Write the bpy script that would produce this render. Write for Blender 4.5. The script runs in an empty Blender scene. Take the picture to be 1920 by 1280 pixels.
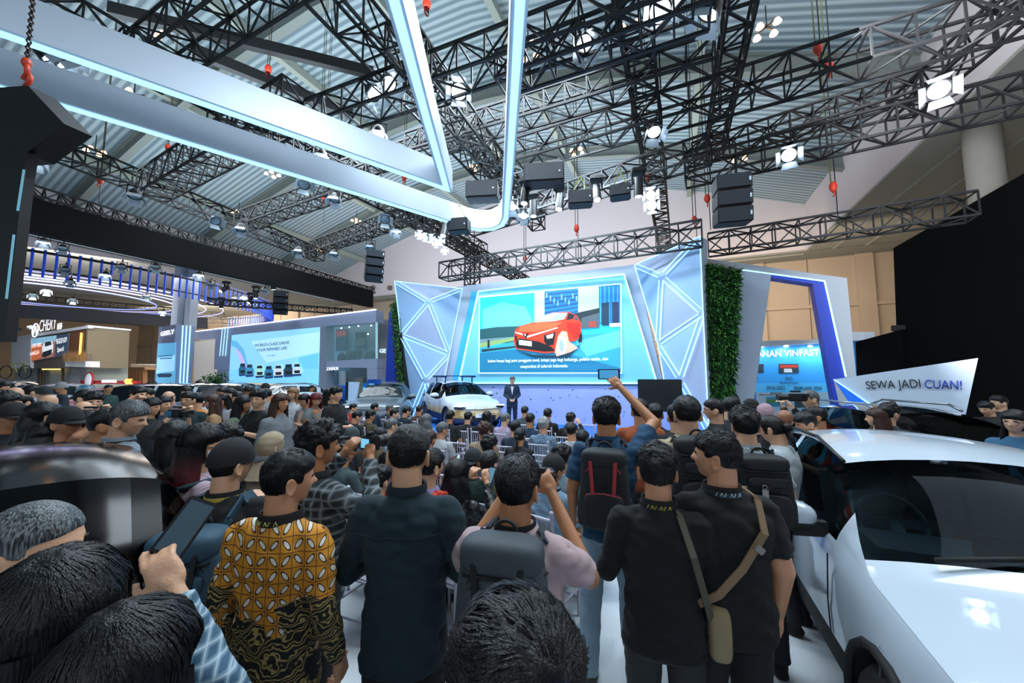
import bpy, bmesh, math, random
from math import sin, cos, pi, radians, sqrt, atan2, exp
from mathutils import Vector as V, Matrix, noise
random.seed(11)
S = bpy.context.scene
C = S.collection
# ---------------------------------------------------------------- camera, world, exposure, area lights
F = 700.0; YAW = radians(23.5); PIT = math.atan(62 / F); CAM = V((0, 0, 2.0))
FW = V((-sin(YAW) * cos(PIT), cos(YAW) * cos(PIT), sin(PIT)))
RT = V((cos(YAW), sin(YAW), 0)); UP = RT.cross(FW)
cd = bpy.data.cameras.new('camera'); cam = bpy.data.objects.new('camera', cd); C.objects.link(cam)
cam.location = CAM; cam.rotation_euler = (pi / 2 + PIT, 0, YAW)
cd.sensor_width = 36; cd.lens = 36 * F / 1920; cd.clip_start = .05; cd.clip_end = 400
S.camera = cam
S.view_settings.view_transform = 'Standard'; S.view_settings.look = 'None'
S.view_settings.gamma = 1; S.view_settings.use_curve_mapping = False
S.view_settings.exposure = 0.2
w = bpy.data.worlds.new('world'); S.world = w; w.use_nodes = True
w.node_tree.nodes['Background'].inputs[0].default_value = (.50, .66, .80, 1)
w.node_tree.nodes['Background'].inputs[1].default_value = .5
def area(x, y, z, sx, sy, p, col=(.78, .9, 1), tgt=None, name='area_lamp'):
    l = bpy.data.lights.new(name, 'AREA'); l.shape = 'RECTANGLE'; l.size = sx; l.size_y = sy
    l.energy = p; l.color = col
    o = bpy.data.objects.new(name, l); C.objects.link(o); o.location = (x, y, z)
    if tgt: o.rotation_euler = (V(tgt) - V((x, y, z))).to_track_quat('-Z', 'Y').to_euler()
    return o
area(-2, 3.5, 7.6, 7, 2.2, 480)                         # lighting grid over the near crowd
area(-6, 8.0, 9.3, 9, 2.5, 1100)                         # over the seats
area(-15, 9, 9, 9, 6, 700)                             # over the neighbouring stands
area(5.5, 5, 8, 4, 4, 330)                              # over the cars on the right
area(-4, 9.6, 7.9, 5, .6, 720, (.72, .88, 1), (-3.5, 13.5, 2.2))   # stage wash
area(-33, 18, 9.0, 14, 8, 1500, (1, .9, .78))
area(-36, 9, 9.3, 8, 5, 2400, (1, .92, .84), (-46, 14, 3))
area(-50, 24, 9.3, 16, 4, 4200, (1, .86, .7), (-52, 31, 4))           # far stands
area(-12, 20, 8.0, 24, 3, 2300, (.86, .9, 1), (-12, 30, 13))        # added fill light to brighten the hall's end wall
area(4, 24, 7.5, 12, 3, 850, (1, .8, .6), (5, 31, 5))           # warm lamps on the beige wall
# ---------------------------------------------------------------- pixels of the photograph -> points
area(1, -7, 7.5, 12, 5, 330, (.8, .9, 1), (-2, 4, 1.5))                 # fill light added behind the camera for the near crowd
def up_(x, y, z, sx, sy, p, col=(.75, .9, 1)): area(x, y, z, sx, sy, p, col, (x, y, z + 5), 'roof_fill_light')  # upward fill lights, added to lift the tone of the roof
up_(-2, 6, 9.9, 6, 10, 800); up_(-13, 9, 10.4, 8, 14, 1150); up_(-24, 12, 9.8, 8, 14, 750); up_(-6, 20, 10.3, 20, 6, 750)
area(3.5, 8, 10.2, 2, 16, 1500, (.9, .93, 1), (9, 10, 11.5), 'wall_fill_light')  # added fill that brightens the right bulkhead
def ray(px, py): return FW + RT * ((px - 960) / F) + UP * ((640 - py) / F)
def D(px, py, d): return CAM + ray(px, py) * d
def Z(px, py, z):
    r = ray(px, py); return CAM + r * ((z - CAM.z) / r.z)
def PX(p):
    d = V(p) - CAM; t = d.dot(FW); return (960 + F * d.dot(RT) / t, 640 - F * d.dot(UP) / t, t)
class Pl:                                                # a plane met by the rays
    def __init__(s, o, n): s.o = V(o); s.n = V(n).normalized(); s.n = -s.n if s.n.dot(FW) > 0 else s.n
    def hit(s, px, py, off=0):
        r = ray(px, py); return CAM + r * ((s.o + s.n * off - CAM).dot(s.n) / r.dot(s.n))
def vpl(a, b): d = V(b) - V(a); return Pl(a, V((d.y, -d.x, 0)))          # vertical plane through two points
def YP(y): return Pl((0, y, 0), (0, -1, 0))
def XP(x): return Pl((x, 0, 0), (1, 0, 0))
# ---------------------------------------------------------------- materials
def lin(h):
    if isinstance(h, (tuple, list)): return (h[0], h[1], h[2], 1)
    v = [int(h[i:i + 2], 16) / 255 for i in (0, 2, 4)]
    return tuple([(c / 12.92 if c <= .04045 else ((c + .055) / 1.055) ** 2.4) for c in v] + [1])
MC = {}
def mat(h, r=.5, m=0, e=0, nz=.07, bump=0, bs=60, name=None, coat=0, alpha=1, trans=0, fn=None, sc=8):
    k = (h, r, m, e, nz, bump, bs, name, coat, alpha, trans)
    if k in MC: return MC[k]
    a = bpy.data.materials.new(name or 'surface_%s' % (h if isinstance(h, str) else 'mix')); a.use_nodes = True
    nt = a.node_tree; b = nt.nodes['Principled BSDF']
    b.inputs['Base Color'].default_value = lin(h); b.inputs['Roughness'].default_value = r
    b.inputs['Metallic'].default_value = m
    if coat: b.inputs['Coat Weight'].default_value = coat; b.inputs['Coat Roughness'].default_value = .04
    if trans: b.inputs['Transmission Weight'].default_value = trans; b.inputs['IOR'].default_value = 1.1
    if alpha < 1: b.inputs['Alpha'].default_value = alpha
    if e: b.inputs['Emission Color'].default_value = lin(h); b.inputs['Emission Strength'].default_value = e
    if fn: fn(nt, b)
    elif nz and not e:
        tc = nt.nodes.new('ShaderNodeTexCoord'); n = nt.nodes.new('ShaderNodeTexNoise'); n.inputs['Scale'].default_value = sc
        n.inputs['Detail'].default_value = 3
        mr = nt.nodes.new('ShaderNodeMapRange'); mr.inputs[3].default_value = 1 - nz; mr.inputs[4].default_value = 1 + nz
        mx = nt.nodes.new('ShaderNodeVectorMath'); mx.operation = 'SCALE'; mx.inputs[0].default_value = lin(h)[:3]
        nt.links.new(tc.outputs['Object'], n.inputs['Vector']); nt.links.new(n.outputs['Fac'], mr.inputs[0])
        nt.links.new(mr.outputs[0], mx.inputs['Scale']); nt.links.new(mx.outputs[0], b.inputs['Base Color'])
    if bump:
        tc = nt.nodes.new('ShaderNodeTexCoord'); n = nt.nodes.new('ShaderNodeTexNoise'); n.inputs['Scale'].default_value = bs
        bp = nt.nodes.new('ShaderNodeBump'); bp.inputs['Strength'].default_value = bump; bp.inputs['Distance'].default_value = .02
        nt.links.new(tc.outputs['Object'], n.inputs['Vector']); nt.links.new(n.outputs['Fac'], bp.inputs['Height'])
        nt.links.new(bp.outputs[0], b.inputs['Normal'])
    MC[k] = a
    return a
def wavemat(name, h1, h2, axis, scale, r=.5, lo=.3, hi=.7, m=0, bump=0):
    a = bpy.data.materials.new(name); a.use_nodes = True; nt = a.node_tree; b = nt.nodes['Principled BSDF']
    tc = nt.nodes.new('ShaderNodeTexCoord'); wv = nt.nodes.new('ShaderNodeTexWave'); wv.bands_direction = axis
    wv.inputs['Scale'].default_value = scale; cr = nt.nodes.new('ShaderNodeValToRGB')
    cr.color_ramp.elements[0].position = lo; cr.color_ramp.elements[1].position = hi
    cr.color_ramp.elements[0].color = lin(h1); cr.color_ramp.elements[1].color = lin(h2)
    nt.links.new(tc.outputs['Object'], wv.inputs['Vector']); nt.links.new(wv.outputs['Fac'], cr.inputs[0])
    nt.links.new(cr.outputs[0], b.inputs['Base Color']); b.inputs['Roughness'].default_value = r; b.inputs['Metallic'].default_value = m
    if bump:
        bp = nt.nodes.new('ShaderNodeBump'); bp.inputs['Strength'].default_value = bump; bp.inputs['Distance'].default_value = .05
        nt.links.new(wv.outputs['Fac'], bp.inputs['Height']); nt.links.new(bp.outputs[0], b.inputs['Normal'])
    return a
BLK = mat('0c0e10', .5, name='black_paint'); TRS = mat('0b0c0e', .55, 0, name='black_steel', nz=0)
WHT = mat('c9d2dc', .45, name='white_board'); STL = mat('8b949a', .35, .8, name='brushed_steel')
LEDC = mat('a8e4ff', .5, 0, 1.35, name='cyan_light_strip'); LEDW = mat('f4fbff', .5, 0, 5, name='white_lamp_glass')
LEDB = mat('3b6dff', .5, 0, 1.6, name='blue_light_strip'); WARM = mat('ffb070', .5, 0, 14, name='warm_lamp_glass')
GLS = mat('101a20', .06, 0, 0, name='dark_glass', coat=.6, nz=0); RUB = mat('121314', .75, name='rubber')
CHR = mat('c8ccd0', .12, 1, name='chrome', nz=0)
# ---------------------------------------------------------------- objects
TMP = bpy.data.scenes.new('workbench')
def evalmesh(o):                                         # evaluate one object alone, away from the big scene
    TMP.collection.objects.link(o)
    with bpy.context.temp_override(scene=TMP, view_layer=TMP.view_layers[0]):
        dg = bpy.context.evaluated_depsgraph_get(); dg.update(); me = bpy.data.meshes.new_from_object(o.evaluated_get(dg))
    TMP.collection.objects.unlink(o); return me
def rootof(o):
    while o.parent: o = o.parent
    return o
def tag(o, label=None, cat=None, group=None, kind=None):
    if label: o['label'] = label
    if cat: o['category'] = cat
    if group: o['group'] = group
    if kind: o['kind'] = kind
    return o
def thing(name, label, cat, loc=(0, 0, 0), rz=0, group=None):
    o = bpy.data.objects.new(name, None); C.objects.link(o); o.location = loc; o.rotation_euler = (0, 0, rz)
    o.empty_display_size = .1
    return tag(o, label, cat, group)
def rootinv(p):
    r = rootof(p); return (Matrix.Translation(r.location) @ r.rotation_euler.to_matrix().to_4x4() @ Matrix.Diagonal(list(r.scale) + [1])).inverted()
def copytree(o, parent=None):
    c = o.copy(); C.objects.link(c)
    if parent: c.parent = parent
    for ch in list(o.children): copytree(ch, c)
    return c
class MB:
    def __init__(s): s.v = []; s.f = []; s.m = []
    def add(s, vs, fs, mi=0):
        n = len(s.v); s.v += [tuple(v) for v in vs]; s.f += [[i + n for i in f] for f in fs]; s.m += [mi] * len(fs); return s
    def box(s, c, d, R=None, mi=0):
        c = V(c); vs = []
        for x in (-.5, .5):
            for y in (-.5, .5):
                for z in (-.5, .5):
                    q = V((x * d[0], y * d[1], z * d[2])); vs.append(c + (R @ q if R else q))
        return s.add(vs, [(0, 1, 3, 2), (4, 6, 7, 5), (0, 4, 5, 1), (2, 3, 7, 6), (0, 2, 6, 4), (1, 5, 7, 3)], mi)
    def rbox(s, c, d, b=.01, R=None, mi=0):                # bevelled box
        bm = bmesh.new(); bmesh.ops.create_cube(bm, size=1)
        for v in bm.verts: v.co = V((v.co.x * d[0], v.co.y * d[1], v.co.z * d[2]))
        bmesh.ops.bevel(bm, geom=bm.edges[:], offset=b, segments=2, affect='EDGES')
        bm.verts.index_update(); c = V(c)
        s.add([c + (R @ v.co if R else v.co) for v in bm.verts], [[v.index for v in f.verts] for f in bm.faces], mi); bm.free(); return s
    def bar(s, a, b, w, h=None, mi=0, up=V((0, 0, 1))):
        a = V(a); b = V(b); h = h or w; d = (b - a).normalized()
        if abs(d.dot(up)) > .99: up = V((0, 1, 0))
        x = d.cross(up).normalized() * w / 2; y = x.cross(d).normalized() * h / 2
        vs = [p + q for p in (a, b) for q in (-x - y, x - y, x + y, -x + y)]
        return s.add(vs, [(3, 2, 1, 0), (4, 5, 6, 7), (0, 1, 5, 4), (1, 2, 6, 5), (2, 3, 7, 6), (3, 0, 4, 7)], mi)
    def tube(s, a, b, r, r2=None, n=8, mi=0, cap=True, sx=1):
        a = V(a); b = V(b); r2 = r if r2 is None else r2; d = (b - a).normalized()
        up = V((0, 0, 1)) if abs(d.z) < .9 else V((0, 1, 0)); x = d.cross(up).normalized(); y = x.cross(d)
        vs = []
        for p, q in ((a, r), (b, r2)):
            for i in range(n):
                t = 2 * pi * i / n; vs.append(p + (x * cos(t) * sx + y * sin(t)) * q)
        fs = [(i, (i + 1) % n, n + (i + 1) % n, n + i) for i in range(n)]
        if cap: fs += [tuple(range(n))[::-1], tuple(range(n, 2 * n))]
        return s.add(vs, fs, mi)
    def path(s, pts, r, n=6, mi=0, rs=None):
        for i in range(len(pts) - 1):
            s.tube(pts[i], pts[i + 1], rs[i] if rs else r, rs[i + 1] if rs else r, n, mi)
        return s
    def ring(s, c, R, r, nrm=V((0, 0, 1)), n=20, k=6, mi=0, a0=0, a1=2 * pi):
        nrm = V(nrm).normalized(); u = nrm.orthogonal().normalized(); w_ = nrm.cross(u); c = V(c)
        full = abs(a1 - a0 - 2 * pi) < .01; vs = []; m_ = n if full else n + 1
        for i in range(m_):
            t = a0 + (a1 - a0) * i / n; d = u * cos(t) + w_ * sin(t)
            for j in range(k):
                q = 2 * pi * j / k; vs.append(c + d * (R + r * cos(q)) + nrm * r * sin(q))
        fs = []
        for i in range(n):
            for j in range(k): fs.append((i * k + j, i * k + (j + 1) % k, ((i + 1) % m_) * k + (j + 1) % k, ((i + 1) % m_) * k + j))
        return s.add(vs, fs, mi)
    def ell(s, c, r, R=None, n=12, m=8, mi=0, fn=None):
        c = V(c); r = (r, r, r) if isinstance(r, (int, float)) else r; vs = []; fs = []
        for i in range(m + 1):
            th = pi * i / m
            for j in range(n):
                ph = 2 * pi * j / n; d = V((sin(th) * cos(ph), sin(th) * sin(ph), cos(th)))
                k = fn(d) if fn else 1; q = V((d.x * r[0], d.y * r[1], d.z * r[2])) * k
                vs.append(c + (R @ q if R else q))
        for i in range(m):
            for j in range(n): fs.append((i * n + j, (i + 1) * n + j, (i + 1) * n + (j + 1) % n, i * n + (j + 1) % n))
        return s.add(vs, fs, mi)
    def prism(s, pts, d, mi=0):                            # polygon extruded by vector d
        n = len(pts); d = V(d); a = [V(p) for p in pts]
        s.add(a + [p + d for p in a], [list(range(n)), list(range(n, 2 * n))[::-1]] + [(i, n + i, n + (i + 1) % n, (i + 1) % n) for i in range(n)], mi)
        return s
    def lathe(s, prof, c=(0, 0, 0), axis='z', n=20, mi=0):
        vs = []; c = V(c)
        for r, h in prof:
            for i in range(n):
                t = 2 * pi * i / n; q = (r * cos(t), r * sin(t), h)
                if axis == 'y': q = (q[0], h, q[1])
                if axis == 'x': q = (h, q[0], q[1])
                vs.append(c + V(q))
        fs = [(i * n + j, i * n + (j + 1) % n, (i + 1) * n + (j + 1) % n, (i + 1) * n + j) for i in range(len(prof) - 1) for j in range(n)]
        return s.add(vs, fs, mi)
    def build(s, name, m, parent=None, smooth=False, world=True, recalc=True):
        me = bpy.data.meshes.new(name); vs = s.v
        if parent and world: I = rootinv(parent); vs = [I @ V(v) for v in vs]
        me.from_pydata([tuple(v) for v in vs], [], s.f)
        for x in (m if isinstance(m, (list, tuple)) else [m]): me.materials.append(x)
        me.polygons.foreach_set('material_index', s.m)
        if smooth is True: me.polygons.foreach_set('use_smooth', [True] * len(s.f))
        if recalc:
            bm = bmesh.new(); bm.from_mesh(me); bmesh.ops.recalc_face_normals(bm, faces=bm.faces[:]); bm.to_mesh(me); bm.free()
        me.update(); o = bpy.data.objects.new(name, me); C.objects.link(o)
        if parent: o.parent = parent
        if smooth == 'auto': me.shade_smooth(); me.set_sharp_from_angle(angle=radians(38))
        return o
def struct(name, mb, m, smooth=False, parent=None):
    o = mb.build(name, m, parent, smooth, recalc=True); o['kind'] = 'structure'; return o
def text(parent, s, h, pl, p0, p1, m, name='lettering', ext=.015, off=.02, bold=0, sx=1):
    """lettering on a plane: p0, p1 are the pixels of the left and right end of the baseline, h the letter height in metres"""
    cu = bpy.data.curves.new(name, 'FONT'); cu.body = s; cu.size = 1; cu.extrude = 0; cu.offset = bold
    o = bpy.data.objects.new(name, cu); me = evalmesh(o); bpy.data.objects.remove(o)
    xs = [v.co.x for v in me.vertices]; ys = [v.co.y for v in me.vertices]; x0, x1 = min(xs), max(xs); yb = .0; cap = .69
    a = pl.hit(p0[0], p0[1], off); b = pl.hit(p1[0], p1[1], off); u = (b - a); W = u.length; u.normalize(); n = pl.n; vv = n.cross(u); 
    if vv.z < 0: vv = -vv
    I = rootinv(parent) if parent else Matrix.Identity(4)
    for v in me.vertices:
        q = a + u * ((v.co.x - x0) / (x1 - x0) * W) + vv * ((v.co.y - yb) / cap * h); v.co = I @ q
    bm = bmesh.new(); bm.from_mesh(me)
    if ext:
        nn = (I.to_3x3() @ n) * ext
        r = bmesh.ops.extrude_face_region(bm, geom=bm.faces[:]); bmesh.ops.translate(bm, vec=nn, verts=[e for e in r['geom'] if isinstance(e, bmesh.types.BMVert)])
    bmesh.ops.recalc_face_normals(bm, faces=bm.faces[:]); bm.to_mesh(me); bm.free()
    me.materials.clear(); me.materials.append(m)
    o = bpy.data.objects.new(name, me); C.objects.link(o); o.parent = parent
    return o
def pict(parent, name, pl, items, off=.01, step=.002):
    """flat shapes on a screen or a print: items (material, pixel polygon)"""
    b = MB(); ms = []
    for k, (m, pts) in enumerate(items):
        if m not in ms: ms.append(m)
        b.add([pl.hit(x, y, off + step * k) for x, y in pts], [list(range(len(pts)))], ms.index(m))
    return b.build(name, ms, parent, recalc=False)
# ================================================================ THE HALL
YB = 29.0
fl = MB().add([(-90, -40, 0), (30, -40, 0), (30, 40, 0), (-90, 40, 0)], [(0, 1, 2, 3)])
def floorfn(nt, b):
    tc = nt.nodes.new('ShaderNodeTexCoord'); n = nt.nodes.new('ShaderNodeTexNoise'); n.inputs['Scale'].default_value = .7; n.inputs['Detail'].default_value = 5
    n.inputs['Distortion'].default_value = 1.5
    cr = nt.nodes.new('ShaderNodeValToRGB'); e = cr.color_ramp.elements; e[0].position = .36; e[1].position = .5
    e[0].color = lin('9fabb5'); e[1].color = lin('cdd4d9')
    nt.links.new(tc.outputs['Object'], n.inputs['Vector']); nt.links.new(n.outputs['Fac'], cr.inputs[0]); nt.links.new(cr.outputs[0], b.inputs['Base Color'])
struct('floor', fl, mat('b0bcc8', .28, name='pale_vinyl_floor', fn=floorfn))
cp = MB().box((4.05, 1.2, .006), (3.9, 6, .012)); struct('floor_carpet', cp, mat('0b4fc4', .85, name='blue_carpet', bump=.3, bs=400))
# roof: a shallow vault of corrugated sheet, its ribs running across the hall
prof = [(-33.6, 12.8), (-29, 14.3), (-24, 15.6), (-18.5, 16.9), (-13, 17.4), (-7.5, 17.2), (-1.9, 16.2), (3, 14.8), (8.1, 13)]
def roofz(x):
    for (a, za), (b, zb_) in zip(prof, prof[1:]):
        if x <= b: return za + (zb_ - za) * (x - a) / (b - a)
    return 13
rf = MB(); N = 40; xs = [-33.6 + 41.7 * i / N for i in range(N + 1)]
rf.add([(x, y, roofz(x)) for y in (-40, YB) for x in xs], [(i, i + 1, N + 2 + i, N + 1 + i) for i in range(N)])
roofm = wavemat('corrugated_roof_sheet', '5f7078', '8d9ca0', 'Y', .95, .55, .2, .75, bump=.6)
struct('ceiling', rf, roofm)
# main arches across, purlins along, skylights
ar = MB()
for y in (-32, -23, -14.5, -6, 2.5, 9.5, 16.5, 23):
    for a, b in zip(xs[::2], xs[2::2]):
        for dz, w_ in ((-.08, .34), (-.8, .34)): ar.bar((a, y, roofz(a) + dz), (b, y, roofz(b) + dz), w_, .05)
        ar.bar((a, y, roofz(a) - .44), (b, y, roofz(b) - .44), .05, .72)
struct('trim_1', ar, mat('6d746f', .6, name='painted_roof_arch'))
pu = MB()
for x in (-29.5, -22.5, -16.5, -10.5, -6.2, 1.4):
    pu.bar((x, -40, roofz(x) - .22), (x, YB, roofz(x) - .22), .3, .4)
struct('trim_2', pu, mat('8a9187', .6, name='painted_roof_beam'))
SKY = mat('e6f2ff', .4, 0, 1.0, name='daylit_skylight')
for k, (x, y0, y1, w_) in enumerate(((-8.8, 3.0, 8.9, .55), (-4.4, 9.9, 10.6, 2.2))):
    s_ = MB().box((x, (y0 + y1) / 2, roofz(x) - .07), (w_, y1 - y0, .06)); struct('window_%d' % (k + 1), s_, SKY)
# end wall: plastered upper part, soffit, beige panelled lower part set back
PINK = mat('b6afb0', .8, name='plaster_upper_wall', nz=.05, sc=.5); BEI = mat('a1907c', .8, name='beige_panel_wall', nz=.06, sc=.6)
bw = MB(); n = len(prof)
bw.add([(x, YB, 10) for x, z in prof] + [(x, YB, z) for x, z in prof], [(i, i + 1, n + i + 1, n + i) for i in range(n - 1)])
struct('wall_back', bw, PINK)
sf = MB().box((-30, YB + 1.1, 9.95), (104, 2.3, .1)); sf.box((-57, 8, 9.95), (46.5, 42, .1)); sf.box((13.1, -6, 9.95), (10.1, 70, .1))
for x in (9.4, 11.0, 13.2): sf.box((x, 8, 9.86), (.12, 42, .1))
sf.box((-16, YB + .5, 9.86), (48, .12, .1))
struct('trim_3', sf, mat('7f8078', .7, name='grey_soffit_board'))
lw = MB().box((-30, YB + 2.3, 5), (112, .2, 10))
for x in range(-76, 20, 6): lw.box((x + 3.6, YB + 2.1, 5), (.9, .25, 10))
for z in (3.6, 6.6): lw.box((-36, YB + 2.13, z), (100, .18, .22))
struct('wall_back_lower', lw, BEI)
gr = MB()
for x in range(-76, 20, 3): gr.box((x + .6, YB + 2.17, 8.3), (.03, .03, 3.2)); gr.box((x + .6, YB + 2.17, 5.1), (.03, .03, 2.7))
struct('trim_4', gr, mat('5d5142', .8, name='panel_joint'))
struct('wall_right', MB().add([(8.1, -40, 10), (8.1, YB, 10), (8.1, YB, 13.05), (8.1, -40, 13.05)], [(0, 1, 2, 3)]), PINK)
struct('wall_right_lower', MB().box((18.4, -4, 5), (.2, 74, 10)), BEI)
struct('wall_left', MB().add([(-33.6, -40, 10), (-33.6, YB, 10), (-33.6, YB, 12.85), (-33.6, -40, 12.85)], [(0, 1, 2, 3)]), PINK)
struct('wall_left_lower', MB().box((-80, 10, 5), (.2, 46, 10)), BEI)
g_ = MB()
for px, py in ((961, 405), (1012, 397)):
    p = YP(YB - .05).hit(px, py); g_.box(p, (1.3, .05, .75))
    for k in range(6): g_.box(p + V((0, -.04, -.3 + .12 * k)), (1.3, .03, .04))
struct('trim_5', g_, mat('4c4b4b', .6, name='vent_grille'))
# round column on the right
co = MB(); cpos = Z(1868, 330, 9.9); cpos = V((12.6, 0, 0)); q = Z(1838, 238, 9.9); co.tube((q.x, q.y, 0), (q.x, q.y, 9.9), .42, .42, 24)
struct('column', co, mat('99958b', .7, name='concrete_column'), True)
for px in (700, 732, ):
    p = YP(YB - .1).hit(px, 540); t = MB().tube(p, p + V((0, -.2, 0)), .25, .25, 12); t = struct('trim_6', t, mat('5e5650', .7, name='air_nozzle'))
# ================================================================ STAGE
SY = 13.5; SP = YP(SY)
BLUEC = mat('1470d8', .8, name='blue_stage_carpet', bump=.2, bs=300)
sx0 = SP.hit(742, 700).x; sx1 = SP.hit(1335, 700).x
st = MB().prism([(sx0 - .3, SY, 0), (sx0 + .9, 9.4, 0), (-4.4, 10.1, 0), (-1.0, 10.4, 0), (sx1 + .2, 11.4, 0), (sx1 + .2, SY, 0)], (0, 0, .2)).build('stage_platform', BLUEC)
tag(st, 'low bright blue carpeted stage platform in front of the big screen wall', 'stage')
PANW = mat('b4c2d4', .5, name='pale_lilac_board', nz=.03); PANB = mat('8fb2d8', .45, name='pale_blue_board', nz=.03)
CYAN = mat('7fd2ee', .5, name='cyan_board', nz=.02)
bd = thing('screen_wall', 'tall white and cyan backdrop wall framing the huge stage screen', 'stage wall', (SP.hit(1030, 700).x, SY, .2))
b = MB().prism([SP.hit(x, y) for x, y in ((862, 537), (1192, 495), (1262, 800), (795, 800))], (0, .5, 0)); b.build('wall_panel', PANW, bd)
# raised frame round the screen
pict(bd, 'side_reveal', SP, [(mat('3ea8e8', .5, 0, .35, name='blue_lit_reveal'), [(884, 546), (903, 546), (868, 712), (848, 712)])], .02)
b = MB().prism([SP.hit(x, y, .28) for x, y in ((897, 546), (1170, 514), (1232, 718), (860, 718))], (0, .26, 0)); b.build('screen_surround', CYAN, bd)
b = MB().prism([SP.hit(x, y, .22) for x, y in ((850, 721), (1320, 725), (1320, 815), (830, 815))], (0, .2, 0)); lwp = b.build('speckled_panel', mat('a6b4de', .55, name='lilac_speckled_board', nz=.1, sc=1.5), bd)
random.seed(5); b = MB()
for k in range(90):
    x = random.uniform(880, 1300); y = random.uniform(726, 790); s = random.choice((.6, .8, 1.1, 1.6))
    b.add([SP.hit(x + s * cos(t) * random.uniform(.5, 1.3), y + s * sin(t) * random.uniform(.6, 1.2), .226) for t in (0, 1.1, 2.2, 3.3, 4.4, 5.4)], [(0, 1, 2, 3, 4, 5)])
b.build('speckles', mat('22407c', .5, name='navy_speckle'), lwp, recalc=False)
b = MB()
def strip(b, pl, pts, w_=.035, off=.03, closed=False):
    q = [pl.hit(x, y, off) for x, y in pts]
    if closed: q.append(q[0])
    for i in range(len(q) - 1): b.bar(q[i], q[i + 1], w_, w_, up=pl.n)
    return b
strip(b, SP, [(897, 546), (1170, 514), (1232, 718), (860, 718)], .05, .3, True).build('light_strip', LEDC, bd)
# the screen: a wide LED display
scn = thing('led_screen', 'giant stage screen showing a red car driving past glass office buildings', 'screen', SP.hit(1030, 699))
b = MB().prism([SP.hit(x, y, .36) for x, y in ((898, 555), (1165, 531), (1166, 700), (897, 700))], (0, .07, 0)); b.build('bezel', mat('d8f4ff', .4, 0, .9, name='white_bezel'), scn)
E_ = .78
def em(h, k=1): return mat(h, .6, 0, E_ * k, name='screen_' + h)
def lerp(a, b, t): return [a[0] + (b[0] - a[0]) * t, a[1] + (b[1] - a[1]) * t]
it = []
it.append((em('27bde6'), [(900, 558), (1163, 533), (1164, 698), (899, 698)]))
it.append((em('58cdeb'), [(905, 580), (940, 566), (985, 574), (998, 600), (985, 618), (905, 618)]))
it.append((em('1d4a50'), [(900, 617), (930, 613), (975, 611), (1000, 615), (1000, 640), (900, 646)]))
it.append((em('5f7f86'), [(900, 636), (1000, 628), (1000, 634), (900, 643)]))
it.append((em('7b9a60'), [(900, 643), (965, 632), (965, 638), (900, 652)]))
it.append((em('2c93b8'), [(899, 652), (1000, 634), (1164, 622), (1164, 698), (899, 698)]))
it.append((em('1b6f95'), [(899, 662), (960, 655), (1060, 662), (1164, 690), (1164, 698), (899, 698)]))
it.append((em('54b2d6'), [(1080, 640), (1164, 618), (1164, 650), (1100, 668)]))
it.append((em('20343c'), [(903, 655), (970, 648), (970, 651), (903, 660)])); it.append((em('16282e'), [(914, 637), (918, 637), (918, 652), (914, 652)]))
it.append((em('a4bcc8'), [(1002, 548), (1022, 546), (1022, 620), (1002, 618)]))
it.append((em('1b6fb4'), [(1021, 546), (1085, 540), (1085, 585), (1021, 600)]))
for k in range(6): it.append((em('0d3f7a'), [(1021, 551 + k * 8.5), (1085, 545 + k * 7.4), (1085, 547 + k * 7.4), (1021, 553.5 + k * 8.5)]))
for k in range(9): it.append((em('8fd0f0'), [(1024 + 7 * k, 549 + (k * 5) % 17), (1026 + 7 * k, 549 + (k * 5) % 17), (1026 + 7 * k, 558 + (k * 5) % 17), (1024 + 7 * k, 558 + (k * 5) % 17)]))
it.append((em('9eb0ba'), [(1084, 540), (1124, 536), (1124, 600), (1084, 606)]))
it.append((em('1462a4'), [(1123, 536), (1162, 533), (1162, 606), (1123, 606)]))
for k in range(5): it.append((em('2b9bd8'), [(1125 + k * 8, 537), (1127 + k * 8, 537), (1127 + k * 8, 604), (1125 + k * 8, 604)]))
it.append((em('0d2a44'), [(1128, 568), (1142, 566), (1142, 610), (1128, 610)])); it.append((em('0d2a44'), [(1148, 566), (1160, 566), (1160, 608), (1148, 608)]))
it.append((em('14242c'), [(1074, 588), (1124, 577), (1124, 586), (1090, 596), (1090, 612), (1078, 610)]))
it.append((em('42515a'), [(1090, 596), (1124, 586), (1124, 614), (1090, 616)])); it.append((em('8f3a30'), [(1104, 602), (1118, 602), (1118, 613), (1104, 613)]))
it.append((em('c8d4da'), [(1143, 606), (1163, 605), (1163, 612), (1143, 613)]))
it.append((em('0a3448'), [(964, 655), (1000, 665), (1050, 666), (1090, 645), (1064, 672), (1000, 670)]))
red = em('e8341a', .95); dr = em('a81e14'); bk = em('0e1216')
it.append((red, [(966, 618), (975, 611), (1000, 604), (1010, 596), (1034, 586), (1066, 584), (1082, 592), (1090, 606), (1089, 632), (1076, 640), (1062, 640), (1052, 660), (1020, 662), (968, 654), (963, 640)]))
it.append((em('ff5a34'), [(976, 612), (1006, 604), (1055, 604), (1040, 614), (1004, 622), (970, 621)]))
it.append((em('8fc8d8'), [(1001, 604), (1014, 594), (1036, 586.5), (1064, 586), (1058, 598), (1040, 602)]))
it.append((em('d6eef4'), [(1012, 600), (1022, 592), (1040, 588), (1034, 600)]))
it.append((bk, [(1066, 586), (1078, 590), (1074, 598), (1062, 600)])); it.append((em('30444e'), [(1078, 592), (1084, 596), (1082, 601), (1077, 600)]))
it.append((dr, [(1062, 604), (1088, 606), (1088, 626), (1078, 636), (1064, 618)]))
it.append((bk, [(967, 640), (974, 634), (1010, 640), (1034, 650), (1042, 658), (1020, 659), (968, 652)]))
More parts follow.
